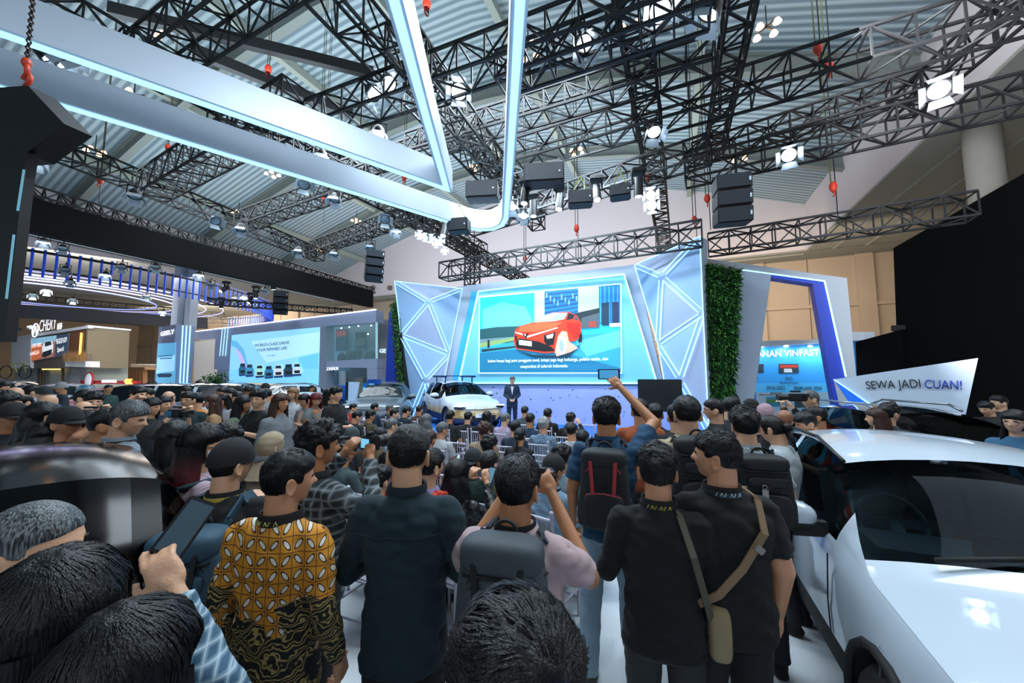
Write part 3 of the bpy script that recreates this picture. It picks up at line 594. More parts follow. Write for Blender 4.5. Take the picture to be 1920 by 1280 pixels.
# timber pavilion and red gantry
t = thing('timber_pavilion', 'low timber slatted pavilion right of the corner stand', 'pavilion', CS.hit(250, 730)); PV = vpl(D(190, 700, 44), D(272, 700, 40))
wall(t, 'roof_slab', PV, [(194, 689), (271, 688), (271, 693), (194, 691)], mat('9a7a58', .6, name='oak_board'), 2)
for k in range(7): wall(t, 'slat', PV, [(226 + k * 6.6, 692), (228 + k * 6.6, 692), (228 + k * 6.6, 735), (226 + k * 6.6, 735)], mat('94704c', .6, name='oak_slat'), .4)
wall(t, 'rear_panel', PV, [(224, 692), (292, 690), (292, 738), (224, 738)], mat('a6a49c', .6, name='pale_rear_panel'), .1, -2)
wall(t, 'canopy', PV, [(245, 682), (292, 684), (292, 689), (245, 688)], WHT, 2, -1)
t = thing('gantry', 'dark red low gantry frame with glowing orange chevrons', 'gantry', D(200, 740, 30)); RG = vpl(D(150, 720, 30), D(262, 720, 28)); RD = mat('8c1420', .5, name='dark_red_frame')
wall(t, 'crossbar', RG, [(152, 713), (253, 714), (256, 720), (152, 719)], RD, .3)
wall(t, 'upright', RG, [(151, 713), (155, 713), (155, 745), (151, 745)], RD, .3); wall(t, 'upright', RG, [(251, 714), (256, 714), (256, 745), (251, 745)], RD, .3)
for k in range(3): wall(t, 'chevron', RG, [(232 + 4 * k, 715), (236 + 4 * k, 710), (238 + 4 * k, 710), (234.5 + 4 * k, 715), (238 + 4 * k, 720), (236 + 4 * k, 720)], mat('ff9a4a', .5, 0, 2, name='orange_chevron'), .1, .2)
text(t, 'GRAND PRIX', .2, RG, (191, 717), (219, 717), TW, 'lettering', .03, .05, .03)
c_ = RG.hit(167, 713, .1); MB().ell(c_, (.6, .15, .6), n=20, m=10).build('dome_emblem', mat('c9d4e8', .4, name='white_emblem'), t, True); MB().ring(c_, .62, .07, (0, 1, 0), 24).build('dome_rim', RD, t)
# potted plant by the screen
p = D(402, 735, 20.5); t = thing('potted_plant', 'bushy green potted plant left of the wide pale blue screen', 'plant', (p.x, p.y, 0)); top = D(402, 722, 20.5)
MB().lathe([(.02, 0), (.25, 0), (.32, .7), (.28, .7)], (p.x, p.y, 0)).build('pot', mat('6a6e70', .6, name='grey_pot'), t, True); b = MB().tube((p.x, p.y, .6), (p.x, p.y, 1.5), .03); b.build('stem', mat('4a3a28', .8, name='bark'), t)
b = MB(); leaves(b, None, 500, lambda: V((p.x + random.gauss(0, .3), p.y + random.gauss(0, .3), 1.45 + random.gauss(0, .25))), .28, 1, V((0, 0, .6))); o = b.build('foliage', GR, t, recalc=False); o['kind'] = 'stuff'
# white low rail of the far left, wall advert
pl = vpl(D(744, 700, 17), D(760, 700, 17)); tag(MB().prism([pl.hit(x, y) for x, y in ((743, 706), (751, 706), (751, 738), (743, 738))], -pl.n * .05).build('wall_advert', mat('7fc8e8', .5, 0, .5, name='small_advert')), 'small lit advert panel on the grey wall left of the plant strip', 'poster')
# ================================================================ RIGGING
def truss(a, b, w_=.5, seg=None, tri=False, r=.022):
    a = V(a); b = V(b); L = (b - a).length; d = (b - a) / L; up = V((0, 0, 1)) if abs(d.z) < .8 else V((0, 1, 0))
    s = d.cross(up).normalized() * w_ / 2; u = s.cross(d).normalized() * w_ / 2
    if u.z < 0: u = -u
    cs = [-s - u, s - u, s + u, -s + u] if not tri else [-s - u, s - u, u]
    n = max(2, round(L / (seg or w_))); m = MB(); t = lambda p, q, rr: m.bar(p, q, rr * 2)
    for c in cs: t(a + c, b + c, r * 1.25)
    k = len(cs)
    for i in range(n + 1):
        p = a + d * L * i / n
        for j in range(k): t(p + cs[j], p + cs[(j + 1) % k], r * .75)
        if i < n:
            q = a + d * L * (i + 1) / n
            for j in range(k):
                x, y = (j, (j + 1) % k) if (i + j) % 2 else ((j + 1) % k, j); t(p + cs[x], q + cs[y], r * .75)
    return m
def T(lbl, p0, p1, z, w_=.5, seg=None, tri=False, z1=None, group=None):
    o = truss(Z(*p0, z), Z(*p1, z1 or z), w_, seg, tri).build('lighting_truss', TRS, recalc=False)
    return tag(o, lbl, 'truss', group)
T('thick black truss running away from the camera right of the light frame to the stage', (1178, -60), (1252, 500), 9.0, .6, .5)
T('ladder-like black truss running away at the upper right, ending above the line array', (1400, -60), (1338, 285), 9.3, .5, .5)
T('black truss running down from the upper right corner to the bright lamp beside the bulkhead', (1950, -30), (1690, 205), 8.6, .5)
T('black truss running away from top centre, left of the upright arm of the light frame', (600, -40), (960, 370), 9.2, .7, .7)
T('second black truss running away just left of the upright light arm', (745, 60), (1010, 420), 8.4, .55)
T('black truss half hidden between the two long light bands', (400, 205), (905, 470), 8.6, .6)
T('black truss crossing the upper left corner above the upper light band', (60, -10), (700, 350), 9.6, .6)
T('long black truss running from the left lift towards the middle speakers', (40, 250), (600, 480), 8.8, .6)
T('slim triangular truss on top of the long black fascia', (20, 345), (700, 545), 7.2, .32, .3, True)
T('black truss running down to the stage wall past the cluster of blue-white lamps', (770, 405), (1000, 536), 7.4, .45)
T('black truss crossing near the roof at the upper left, two warm lamps on it', (265, 125), (560, -90), 9.4, .8, .7)
T('wide black truss crossing behind the two light bands', (285, 350), (560, 190), 8.6, .8, .5)
T('black truss crossing over the left seats with two lamps hung from it', (455, 415), (700, 330), 8.4, .6, .5)
T('black truss carrying the left line array', (590, 465), (790, 395), 7.9, .5, .45)
T('black truss crossing high from the middle to the upper right, lit lamps hanging below', (590, 225), (1300, -25), 8.2, .6)
T('black truss on the right crossing behind the top lamp pair', (940, 140), (1330, 0), 8.0, .55)
T('black truss ending in the open right of the ladder-like truss', (770, 275), (1338, 105), 8.8, .55)
T('long black truss rising right across the roof to the upper right corner', (940, 300), (1990, -5), 8.4, .65)
T('black truss with the moving lights and hung loudspeakers', (880, 425), (1330, 280), 7.6, .55)
T('black truss rising right behind the line array past the bulkhead', (1285, 325), (1990, 160), 7.6, .6)
T('second black truss close behind the one past the bulkhead', (1300, 290), (1720, 160), 8.8, .5)
T('lower black truss over the stage wall, left of the sharp peak', (832, 510), (1316, 438), 6.1, .62, .6)
T('lower black truss on the right from the sharp peak towards the round column', (1328, 460), (1822, 388), 6.2, .6, .6)
T('black truss rising right between the light frame arms', (650, 320), (880, 250), 9.0, .5)
T('black truss far back under the blue tube ring', (30, 555), (420, 590), 9.2, .5, .6, group=None)
T('black truss at the right end of the blue tube ring', (390, 565), (660, 585), 6.2, .35, .35)
T('small black truss behind the striped tower', (362, 596), (440, 603), 8.2, .6, .6)
p = Z(886, 470, 7.6); o = truss((p.x, p.y, 7.6), (p.x, p.y, 5.2), .5, .4).build('truss_tower', TRS, recalc=False); tag(o, 'short upright black truss dropping behind the screen wall', 'truss')
for k, (p0, p1, z) in enumerate((((205, 15), (355, 70), 11.5), ((200, 15), (700, 140), 11.0), ((180, 90), (860, 285), 10.6))):
    pass
b_ = MB().bar(Z(205, 17, 11), Z(700, 137, 11), .18, .3); tag(b_.build('roof_joist', TRS), 'dark straight steel joist crossing the roof above the upper light band', 'joist')
b_ = MB().bar(Z(365, 95, 10.6), Z(660, 215, 10.6), .18, .3); tag(b_.build('roof_joist', TRS), 'second dark joist lower than the long one at the upper left', 'joist')
# black fascia boards
for lbl, p0, p1, x, h in (('very long black fascia board hanging over the stands at the left', (20, 395), (700, 561), -16.0, .85),):
    pl = XP(x); a, b, c, d = pl.hit(20, 360), pl.hit(700, 545), pl.hit(700, 576), pl.hit(20, 426)
    o = MB().prism([a, b, c, d], (-.3, 0, 0)).build('hanging_fascia', mat('030304', 1, name='black_fabric', nz=0)); tag(o, lbl, 'fascia')
pl = vpl(Z(-20, 585, 7), Z(388, 606, 7)); o = MB().prism([pl.hit(-20, 566), pl.hit(388, 596), pl.hit(388, 616), pl.hit(-20, 592)], -pl.n * .3).build('hanging_fascia', mat('0a1524', .7, name='navy_fabric', nz=0)); tag(o, 'dark navy fascia board under the blue tube ring', 'fascia')
# suspended light frames
def frame(lbl, pts, z, h, wd, inner):
    t = thing('light_frame', lbl, 'light frame', Z(*pts[len(pts) // 2], z)); P = [Z(x, y, z) for x, y in pts]; n = len(P); m = MB(); ls = MB(); nb = []
    for i in range(n):
        d0 = (P[i] - P[i - 1]).normalized() if i else (P[1] - P[0]).normalized(); d1 = (P[i + 1] - P[i]).normalized() if i < n - 1 else d0
        d = (d0 + d1).normalized(); s = V((-d.y, d.x, 0)) * inner / max(.4, d.dot(d0)); nb.append(s)
    def loft(mm, o0, o1, z0, z1):
        vs = [];
        for p, s in zip(P, nb): vs += [p + s * o0 + V((0, 0, z0)), p + s * o1 + V((0, 0, z0)), p + s * o1 + V((0, 0, z1)), p + s * o0 + V((0, 0, z1))]
        fs = [(4 * i + j, 4 * i + (j + 1) % 4, 4 * i + 4 + (j + 1) % 4, 4 * i + 4 + j) for i in range(n - 1) for j in range(4)] + [(0, 1, 2, 3), (4 * n - 1, 4 * n - 2, 4 * n - 3, 4 * n - 4)]
        mm.add(vs, fs)
    loft(m, 0, wd, 0, h); m.build('band', mat('c4d0dc', .45, name='white_fascia', nz=.03), t)
    loft(ls, wd * .25, wd * .8, -.025, 0); ls.build('light_strip', mat('9fdcff', .5, 0, 1.3, name='frame_light_strip'), t)
    return t
c = [(879, 424), (900, 428), (920, 427), (934, 421), (941, 408)]
frame('long outer suspended light band turning a rounded corner and running up beside the middle', [(-300, 70), (-80, 133), (80, 180), (400, 277), (700, 368)] + c + [(946, 300), (953, 120), (958, -20), (962, -160)], 6.5, .58, .22, 1)
frame('inner suspended light band folding back at a sharp corner above the screen', [(-300, -50), (0, 52), (400, 193), (826, 345)][0:4] + [(790, 230), (745, 80), (712, -30), (680, -140)], 6.5, .58, .22, 1)
# chain hoists
def hoist(px, py, z, hook=True, lbl=None, drop=0):
    p = Z(px, py, z); t = thing('chain_hoist', lbl, 'hoist', (p.x, p.y, z), 0)
    zt = roofz(p.x) - .1 if -33 < p.x < 8 and p.y < 29 else 9.9
    MB().tube((p.x - .04, p.y, z), (p.x - .04, p.y, zt), .014, n=4).build('chain', mat('5b5f34', .5, .3, name='yellow_green_chain', nz=0), t, recalc=False)
    MB().tube((p.x + .05, p.y, z - drop), (p.x + .05, p.y, zt), .012, n=4).build('cable', TRS, t, recalc=False)
    if hook:
        MB().ell((p.x, p.y, z), (.09, .09, .14), n=10, m=8).build('hoist_body', mat('c8321a', .5, name='red_hoist'), t, True)
        MB().ring((p.x, p.y, z - .2), .06, .018, (1, 0, 0), 12, 5, a1=4.6).build('hook', mat('c8321a', .5, name='red_hoist'), t, True)
    return t
for px, py, z, l in ((503, 130, 10.5, 'red-bodied hoist on two cables high above the upper light band'), (800, 8, 10, 'red hoist at the top beside the inner light band'), (315, 276, 10.5, 'red hoist between the lower light band and the left truss grid'),
                     (188, 338, 9, 'thin red hoist above the left end of the black fascia'), (600, 285, 9.5, 'red hoist hanging just above the outer light band'), (758, 332, 9, 'small red hoist at the sharp corner of the inner band'),
                     (607, 372, 9, 'red hoist above the truss with two hung lamps'), (1081, 428, 7, 'red hoist on thin lines over the stage screen'), (1302, 412, 7.2, 'orange-red hoist just left of the gap in the lower truss'),
                     (1326, 372, 7.4, 'orange-red hoist just right of the gap in the lower truss'), (1533, 90, 9.2, 'red hoist on the upper right truss'), (1553, 125, 8.8, 'red hoist lowest on the upper right truss'), (1213, 330, 8.2, 'small hoist on the thick truss running to the stage'),
                     (984, 485, 6.8, 'small red hoist at the lower truss above the left of the screen'), (1562, 350, 6.9, 'thin drop line holding the lower right truss')):
    hoist(px, py, z, True, l, 1.0 if py > 300 else .3)
# lamps
def par_proto():
    t = thing('stage_spotlight', '', 'spotlight')
    MB().lathe([(.001, .2), (.1, .2), (.14, .12), (.17, .0), (.175, -.05), (.16, -.05)], n=20).build('housing', mat('15181a', .35, .4, name='black_can', nz=0), t, 'auto')
    MB().lathe([(.001, -.015), (.08, -.02), (.15, -.035)], n=20).build('lens', LEDW, t, True)
    b = MB()
    for s in (-1, 1): b.bar((s * .19, 0, 0), (s * .19, 0, .34), .03, .012)
    b.bar((-.2, 0, .34), (.2, 0, .34), .03, .012); b.tube((0, 0, .34), (0, 0, .5), .03); b.build('yoke', TRS, t)
    for k in range(4):
        a = k * pi / 2; R = Matrix.Rotation(a, 3, 'Z'); m = MB()
        vs = [R @ V(v) for v in ((-.13, -.17, -.05), (.13, -.17, -.05), (.17, -.27, -.24), (-.17, -.27, -.24))]; m.add(vs + [v + R @ V((0, .008, .004)) for v in vs], [(0, 1, 2, 3), (7, 6, 5, 4), (0, 4, 5, 1), (1, 5, 6, 2), (2, 6, 7, 3), (3, 7, 4, 0)])
        m.build('barn_door', mat('a8b8c4', .35, .2, name='pale_barn_door', nz=0), t)
    return t
PAR = par_proto(); first = [True]
def lensmat(o, m):
    for c in o.children:
        if c.name.startswith('lens'): c.material_slots[0].link = 'OBJECT'; c.material_slots[0].material = m
DIML = mat('7f96a2', .2, .3, name='unlit_lens', nz=0)
def par(px, py, z, lit, aim=None, sc=1, lbl='', grp=None):
    o = PAR if first[0] else copytree(PAR); first[0] = False
    p = Z(px, py, z); o.location = p; tgt = V(aim) if aim else V((p.x * .85, p.y * .8, 0))
    o.rotation_euler = (-(tgt - p)).to_track_quat('Z', 'Y').to_euler(); o.scale = (sc,) * 3
    lensmat(o, mat('eef8ff', .5, 0, lit, name='lit_lens_%d' % lit) if lit > 3 else DIML)
    o['label'] = lbl
    if grp: o['group'] = grp
    elif 'group' in o: del o['group']
    return o
CT = (0, 0, 2)
for px, py, z, lit, aim, sc, l in ((860, 172, 8, 14, CT, 1, 'brilliant spotlight glaring right of the inner light band'), (1237, 20, 8.2, 14, (1, 1, 0), 1.1, 'brightest spotlight at the top right of the thick truss'), (1330, 22, 8.2, 4, (-4, 8, 0), 1.1, 'dark spotlight seen from the side at the top edge'),
        (1093, 82, 8, 7, (3, 4, 0), 1, 'tilted spotlight with pale doors below the high crossing truss'), (700, 174, 8.2, 5, (2, 6, 0), 1, 'left of a pair of spotlights next to the inner light band'), (728, 156, 8.3, 5, (2, 5, 0), 1, 'right of a pair of spotlights next to the inner light band'),
        (1760, 168, 7.8, 9, (1.5, 1, 0), 1.1, 'lit spotlight in front of the bulkhead at the right'), (1479, 290, 7.3, 9, (1, 2, 0), 1, 'lit spotlight hanging from the truss near the bulkhead corner'), (1226, 246, 8, 5, (1, 6, 0), 1, 'dim spotlight on the middle of the thick truss'),
        (1220, 366, 7.4, 16, CT, .9, 'upper of two glaring lamps on the end of the thick truss'), (1222, 386, 7.2, 16, CT, .9, 'lower of two glaring lamps on the end of the thick truss'), (710, 250, 7.8, 10, None, .9, 'spotlight hanging just above the inner light band'),
        (603, 292, 7.6, 12, None, .8, 'spotlight between the two light bands'), (570, 345, 7.6, 3, (-2, 3, 0), .9, 'spotlight just under the outer light band, turned right'), (627, 372, 7.6, 3, None, .9, 'spotlight below the outer band above the left line array'),
        (404, 413, 7.4, 2, (-4, 6, 0), .9, 'pale-doored spotlight left of the drop under the left grid'), (452, 428, 7.2, 2, None, .9, 'pale-doored spotlight right of the drop under the left grid'), (253, 366, 7.6, 2, None, 1, 'spotlight with open silver doors above the black fascia'),
        (66, 298, 7.4, 12, None, .9, 'spotlight beside the black lift at the left edge'), (88, 102, 8, 8, (-9, 9, 3), .9, 'dark spotlight between the light bands at far left'), (119, 116, 8, 8, (-9, 8, 3), .9, 'spotlight with a bright door between the light bands at far left'),
        (560, 470, 7.2, 2, None, .9, 'left spotlight under the truss of the left line array'), (627, 475, 7.2, 2, None, .9, 'middle spotlight under the truss of the left line array'), (695, 462, 7.2, 2, None, .9, 'spotlight just above the left line array'),
        (722, 411, 7.4, 2, (-2, 3, 0), .9, 'silver-doored spotlight at the crossing of the trusses'), (743, 432, 7.2, 8, None, .8, 'small spotlight under the truss crossing'), (961, 388, 7.0, 6, None, .8, 'spotlight right of the rounded corner of the light band'), (982, 404, 6.8, 4, None, .8, 'spotlight in front of the left wall vent')):
    par(px, py, z, lit, aim, sc, l)
for px, py in ((787, 440), (797, 445), (808, 447), (818, 457), (826, 452), (834, 470)):
    par(px, py, 6.9, 9, CT, .6, 'small glaring blue-white lamp in the cluster above the left stage panel', 'blue-white lamps clustered above the left stage panel')
for k, (px, py) in enumerate(((82, 453), (118, 465), (122, 505), (198, 515), (228, 500), (292, 500), (373, 515), (132, 528), (62, 553), (88, 545), (137, 562), (275, 555), (305, 585), (395, 532), (440, 560), (458, 558), (496, 543), (35, 618), (58, 612))):
    par(px, py, 7.6 if py > 480 else 7.3, 3 if k % 3 else 12, None, 1.0 if py > 480 else .8, 'silver-doored spotlight among the rigging around the blue tube ring', 'spotlights around the blue tube ring')
# warm lamps
W0 = None
def warm(px, py, z, n, lbl, sp=.42):
    global W0
    p = Z(px, py, z); t = thing('warm_lamp_cluster', lbl, 'lamp', p)
    for k in range(n):
        q = p + V(((k % 2 - .5) * sp, (k // 2 - .5) * sp, 0)); MB().lathe([(.001, .12), (.06, .11), (.11, 0), (.001, -.02)], q, n=12).build('lamp_bulb', WARM, t, True)
    MB().bar(p + V((-sp / 2, -sp / 2, .14)), p + V((sp / 2, sp / 2, .14)), .03).bar(p + V((-sp / 2, sp / 2, .14)), p + V((sp / 2, -sp / 2, .14)), .03).bar(p + V((0, 0, .14)), p + V((0, 0, .8)), .03).build('bracket', TRS, t)
for px, py, z, n, l in ((1438, 58, 12, 4, 'four warm lamps high at the upper right, right of the ladder truss'), (990, 98, 12, 4, 'warm lamps seen through the high crossing truss beside the upright light arm'), (1183, 60, 12, 2, 'two warm lamps behind the top of the thick truss'),
                     (1082, 286, 13, 4, 'warm lamps above the black sub loudspeaker'), (1388, 296, 12, 4, 'four warm lamps right of the line array hoist'), (317, 75, 13, 2, 'two warm lamps on the upper left crossing truss'), (251, 182, 12, 2, 'two warm lamps between the light bands'),
                     (178, 285, 12, 4, 'warm lamps above the left black fascia'), (511, 328, 13, 4, 'four warm lamps just under the outer light band'), (668, 415, 14, 4, 'four warm lamps over the left grid opening'), (600, 470, 13, 4, 'warm lamps low behind the left grid truss'), (893, 314, 13, 3, 'three warm lamps inside the light frame corner'), (447, 400, 13, 2, 'two warm lamps beside the drop cable on the left grid')):
    warm(px, py, z, n, l)
# loudspeakers
SPK = mat('0a0d12', .55, name='black_speaker_paint'); SPG = mat('0e1a28', .5, name='speaker_grille', bump=.5, bs=300)
def array(px, py, z, n, w_, h, lbl, yaw, tilt=.0):
    p = Z(px, py, z); t = thing('line_array', lbl, 'loudspeaker', p, yaw); y = 0; zz = 0
    for k in range(n):
        R = Matrix.Rotation(tilt * k, 3, 'X')
        c = V((0, y, zz)); m = MB(); m.rbox(c, (w_, .45, h), .02, R); o = m.build('speaker_cabinet', SPK, t, world=False)
        MB().box(c + R @ V((0, -.232, 0)), (w_ * .92, .012, h * .86), R).build('grille', SPG, o, world=False)
        MB().box(c + R @ V((w_ * .42, -.24, 0)), (.03, .012, .08), R).build('badge', WHT, o, world=False)
        zz -= h * 1.02 * cos(tilt * (k + .5)); y += h * sin(tilt * (k + .5))
    MB().bar((-w_ * .55, 0, h * .62), (w_ * .55, 0, h * .62), .05).bar((0, 0, h * .62), (0, 0, h * 1.3), .03).build('flying_bar', TRS, t, world=False)
array(1371, 348, 5.75, 3, .62, .31, 'right line array of three stacked black boxes hanging before the pink wall', .15, .06)
array(703, 478, 6.2, 4, .6, .26, 'left line array of stacked black boxes hanging over the seats', .9, .16)
array(527, 552, 6.4, 4, .7, .3, 'distant line array hanging at the end of the black fascia', .9, .2)
def spk(px, py, z, d, yaw, lbl, hang=True):
    p = Z(px, py, z); t = thing('loudspeaker', lbl, 'loudspeaker', p, yaw); MB().rbox((0, 0, 0), d, .03).build('speaker_cabinet', SPK, t, world=False)
    MB().box((0, -d[1] / 2 - .008, 0), (d[0] * .93, .016, d[2] * .88)).build('grille', SPG, t, world=False); MB().box((d[0] * .38, -d[1] / 2 - .018, -.02), (.04, .01, .04)).build('badge', WHT, t, world=False)
    if hang:
        b = MB()
        for s in (-.35, .35): b.bar((d[0] * s, 0, d[2] / 2), (0, 0, d[2] / 2 + .45), .02)
        b.build('sling', mat('7a8a3c', .6, name='green_sling'), t, world=False)
spk(1088, 374, 6.5, (.62, .4, .36), .25, 'black loudspeaker hung by slings left of centre under the moving-light truss'); spk(1163, 361, 6.5, (.5, .4, .3), .1, 'black wedge loudspeaker hung right of centre under the moving-light truss')
spk(1020, 330, 7.2, (1.05, .5, .5), .3, 'long black subwoofer lying on the moving-light truss', False); spk(905, 360, 7.2, (.9, .5, .5), .3, 'long black subwoofer seen through the light frame corner', False); spk(861, 424, 6.4, (.62, .4, .4), .2, 'black loudspeaker just below the outer light band')
# moving heads
def mh(px, py, z, lbl, grp=None, tilt=.3):
    p = Z(px, py, z); t = thing('moving_head_light', lbl, 'moving light', p, random.uniform(-.6, .6), grp)
    MB().rbox((0, 0, .3), (.34, .3, .12), .02).build('base', BLK, t, world=False)
    b = MB()
    for s in (-1, 1): b.bar((s * .15, 0, .26), (s * .15, 0, -.02), .04, .06)
    b.build('yoke', BLK, t, world=False); R = Matrix.Rotation(tilt, 3, 'X'); q = [R @ V((0, 0, h)) for h in (.12, -.34)]
    hd = MB().tube(q[0], q[1], .11, .12, 14).build('head', BLK, t, 'auto', world=False); MB().tube(q[1], q[1] + R @ V((0, 0, -.012)), .09, .09, 14).build('lens', mat('d8ecff', .5, 0, 5, name='pale_lens'), hd, world=False)
for px, py, l in ((1050, 372, 'moving light left of the hung box loudspeaker'), (1118, 356, 'moving light between the two hung loudspeakers'), (1197, 343, 'moving light beside the thick truss'), (1000, 384, 'moving light right of the left wall vent'), (835, 425, 'moving light under the outer light band'), (985, 360, 'moving light below the long subwoofer')):
    mh(px, py, 6.9, l, tilt=random.uniform(-.5, .2))
for px, py in ((415, 568), (470, 560), (480, 548), (424, 540), (512, 530)): mh(px, py, 6.6, 'black moving light on the far truss left of the distant line array', 'moving lights on the far left truss', random.uniform(-1, 1))
# blue tube ring
c_ = CAM + V((RT.x, RT.y, 0)) * -36 + V((FW.x, FW.y, 0)).normalized() * 29; c_.z = 8.0
t = thing('tube_ring_chandelier', 'huge hanging ring of blue tubes with glowing oval light lines inside, far left', 'light fixture', c_)
MB().ring(c_ + V((0, 0, .5)), 14.5, .08, n=96).ring(c_ + V((0, 0, -.4)), 14.2, .05, n=96).build('ring_frame', TRS, t, True)
BT = mat('1448c8', .4, 0, .25, name='blue_tube'); tb = None; a0 = atan2(RT.y, RT.x)
for k in range(98):
    a = a0 + (k - 49) * .0285; q = (cos(a) * 14.5, sin(a) * 14.5, -.1)
    if tb is None: tb = MB().tube((0, 0, -.75), (0, 0, .75), .06, n=6).build('hanging_tube', BT, t, world=False); o = tb
    else: o = tb.copy(); C.objects.link(o); o.parent = t
    o.location = q
b = MB()
for k in range(98, 160):
    a = a0 - 1.4 - (k - 97) * .03; b.tube(c_ + V((cos(a) * 14.5, sin(a) * 14.5, -.85)), c_ + V((cos(a) * 14.5, sin(a) * 14.5, .65)), .06, n=5)
o = b.build('hanging_tubes_rest', BT, t, recalc=False); o['kind'] = 'stuff'
for r in (5.8, 7.2, 8.2, 9.2, 10.5): MB().ring(c_ + V((0, 0, .1)), r, .05, n=80).build('light_loop', mat('8ea2ff' if r in (5.8, 8.2) else 'c8c4ff', .5, 0, .7, name='violet_light_loop%s' % r), t, True)
# lift at the left edge with its chain and hook
p = D(40, 300, 3.0); t = thing('black_lift_tower', 'black tower at the left edge hanging from a chain with an orange hook', 'lift tower', D(20, 640, 3.0))
LPl = Pl(D(60, 240, 3.0), (-FW.x - .3, -FW.y, 0)); CB = mat('040506', .6, name='black_cabinet', nz=0)
MB().prism([LPl.hit(x, y) for x, y in ((-80, 170), (52, 160), (120, 232), (48, 288), (-80, 300))], -LPl.n * .16).build('top_block', CB, t)
MB().prism([LPl.hit(x, y, .02) for x, y in ((-80, 280), (52, 285), (44, 330), (8, 640), (-80, 640))], -LPl.n * .06).build('mast', CB, t)
b = MB(); pts = [(45, 318), (33, 395), (26, 440), (12, 560)]
for i in (0, 2): b.bar(LPl.hit(*pts[i], .03), LPl.hit(*pts[i + 1], .03), .012)
b.build('edge_light', mat('5f96a8', .4, 0, .5, name='pale_edge'), t)
OR = mat('c83c18', .45, name='orange_hook'); hp = LPl.hit(50, 150, -.15); q = LPl.hit(50, 118, -.15)
MB().ring(hp, .055, .02, LPl.n, 16, 6, a0=.6, a1=5.2).tube(hp + V((0, 0, .05)), q + V((0, 0, .02)), .02).ell(q, (.035, .035, .05), n=10, m=6).build('hook', OR, t, True)
q2 = LPl.hit(66, -40, -.15); n = 26; b = MB()
for k in range(n):
    a = q + (q2 - q) * (k + .5) / n; d = (q2 - q).normalized(); L = (q2 - q).length / n
    b.ring(a, L * .45, .008, LPl.n if k % 2 else LPl.n.cross(V((0, 0, 1))), 8, 4)
b.build('chain', mat('3a2c26', .4, .7, name='dark_chain', nz=0), t, True)
# ================================================================ CARS
def glassmat(name, tint, ref=1):
    a = bpy.data.materials.new(name); a.use_nodes = True; nt = a.node_tree; nt.nodes.remove(nt.nodes['Principled BSDF'])
    out = nt.nodes['Material Output']; tr = nt.nodes.new('ShaderNodeBsdfTransparent'); tr.inputs[0].default_value = lin(tint)
    g = nt.nodes.new('ShaderNodeBsdfGlossy'); g.inputs['Roughness'].default_value = .03; g.inputs[0].default_value = (.8, .9, 1, 1)
    fr = nt.nodes.new('ShaderNodeFresnel'); fr.inputs[0].default_value = 1.22; mx = nt.nodes.new('ShaderNodeMixShader')
    mu = nt.nodes.new('ShaderNodeMath'); mu.operation = 'MULTIPLY'; mu.inputs[1].default_value = ref; nt.links.new(fr.outputs[0], mu.inputs[0]); nt.links.new(mu.outputs[0], mx.inputs[0]); nt.links.new(tr.outputs[0], mx.inputs[1]); nt.links.new(g.outputs[0], mx.inputs[2]); nt.links.new(mx.outputs[0], out.inputs[0]); return a
CGL = glassmat('tinted_car_glass', '6f8288')
def paint(h, name): return mat(h, .28, .1 if h < '2' else 0, name=name, coat=.8, nz=.02)
def interp(keys, x):
    if x <= keys[0][0]: return keys[0][1]
    for i in range(len(keys) - 1):
        (x0, y0), (x1, y1) = keys[i], keys[i + 1]
        if x <= x1:
            m0 = (y1 - keys[i - 1][1]) / (x1 - keys[i - 1][0]) if i else (y1 - y0) / (x1 - x0)
            m1 = (keys[i + 2][1] - y0) / (keys[i + 2][0] - x0) if i < len(keys) - 2 else (y1 - y0) / (x1 - x0)
            h = x1 - x0; t = (x - x0) / h; m0 *= h * .8; m1 *= h * .8
            return (2 * t**3 - 3 * t * t + 1) * y0 + (t**3 - 2 * t * t + t) * m0 + (-2 * t**3 + 3 * t * t) * y1 + (t**3 - t * t) * m1
    return keys[-1][1]
SUV = dict(L=4.3, W=1.82, H=1.58, top=[(0, .62), (.04, .78), (.15, .9), (.55, .99), (1.02, 1.06), (1.2, 1.12), (1.9, 1.5), (2.35, 1.58), (3.1, 1.57), (3.75, 1.48), (4.05, 1.2), (4.22, 1.0), (4.3, .8)],
           belt=[(0, .6), (.1, .74), (.6, .9), (1.2, .97), (2.5, 1.0), (3.8, 1.06), (4.2, .96), (4.3, .78)], ws=(1.22, 1.98), rg=(3.72, 4.12), wh=(.86, 3.42), wr=.35)
SED = dict(L=4.7, W=1.85, H=1.45, top=[(0, .5), (.05, .66), (.3, .8), (1.2, .95), (1.35, 1.0), (2.1, 1.36), (2.6, 1.44), (3.2, 1.4), (4.0, 1.12), (4.5, 1.04), (4.7, .75)],
           belt=[(0, .48), (.1, .62), (.6, .8), (1.3, .9), (3.5, .96), (4.5, .98), (4.7, .72)], ws=(1.38, 2.2), rg=(3.3, 3.98), wh=(.9, 3.75), wr=.34)
BIG = dict(L=4.8, W=1.92, H=1.72, top=[(0, .7), (.04, .9), (.2, 1.02), (1.0, 1.12), (1.2, 1.18), (1.75, 1.62), (2.2, 1.71), (3.8, 1.72), (4.5, 1.66), (4.7, 1.3), (4.77, 1.1), (4.8, .85)],
           belt=[(0, .68), (.1, .84), (.6, .98), (1.3, 1.05), (4.4, 1.12), (4.75, 1.05), (4.8, .82)], ws=(1.22, 1.85), rg=(4.5, 4.73), wh=(.9, 3.85), wr=.38)
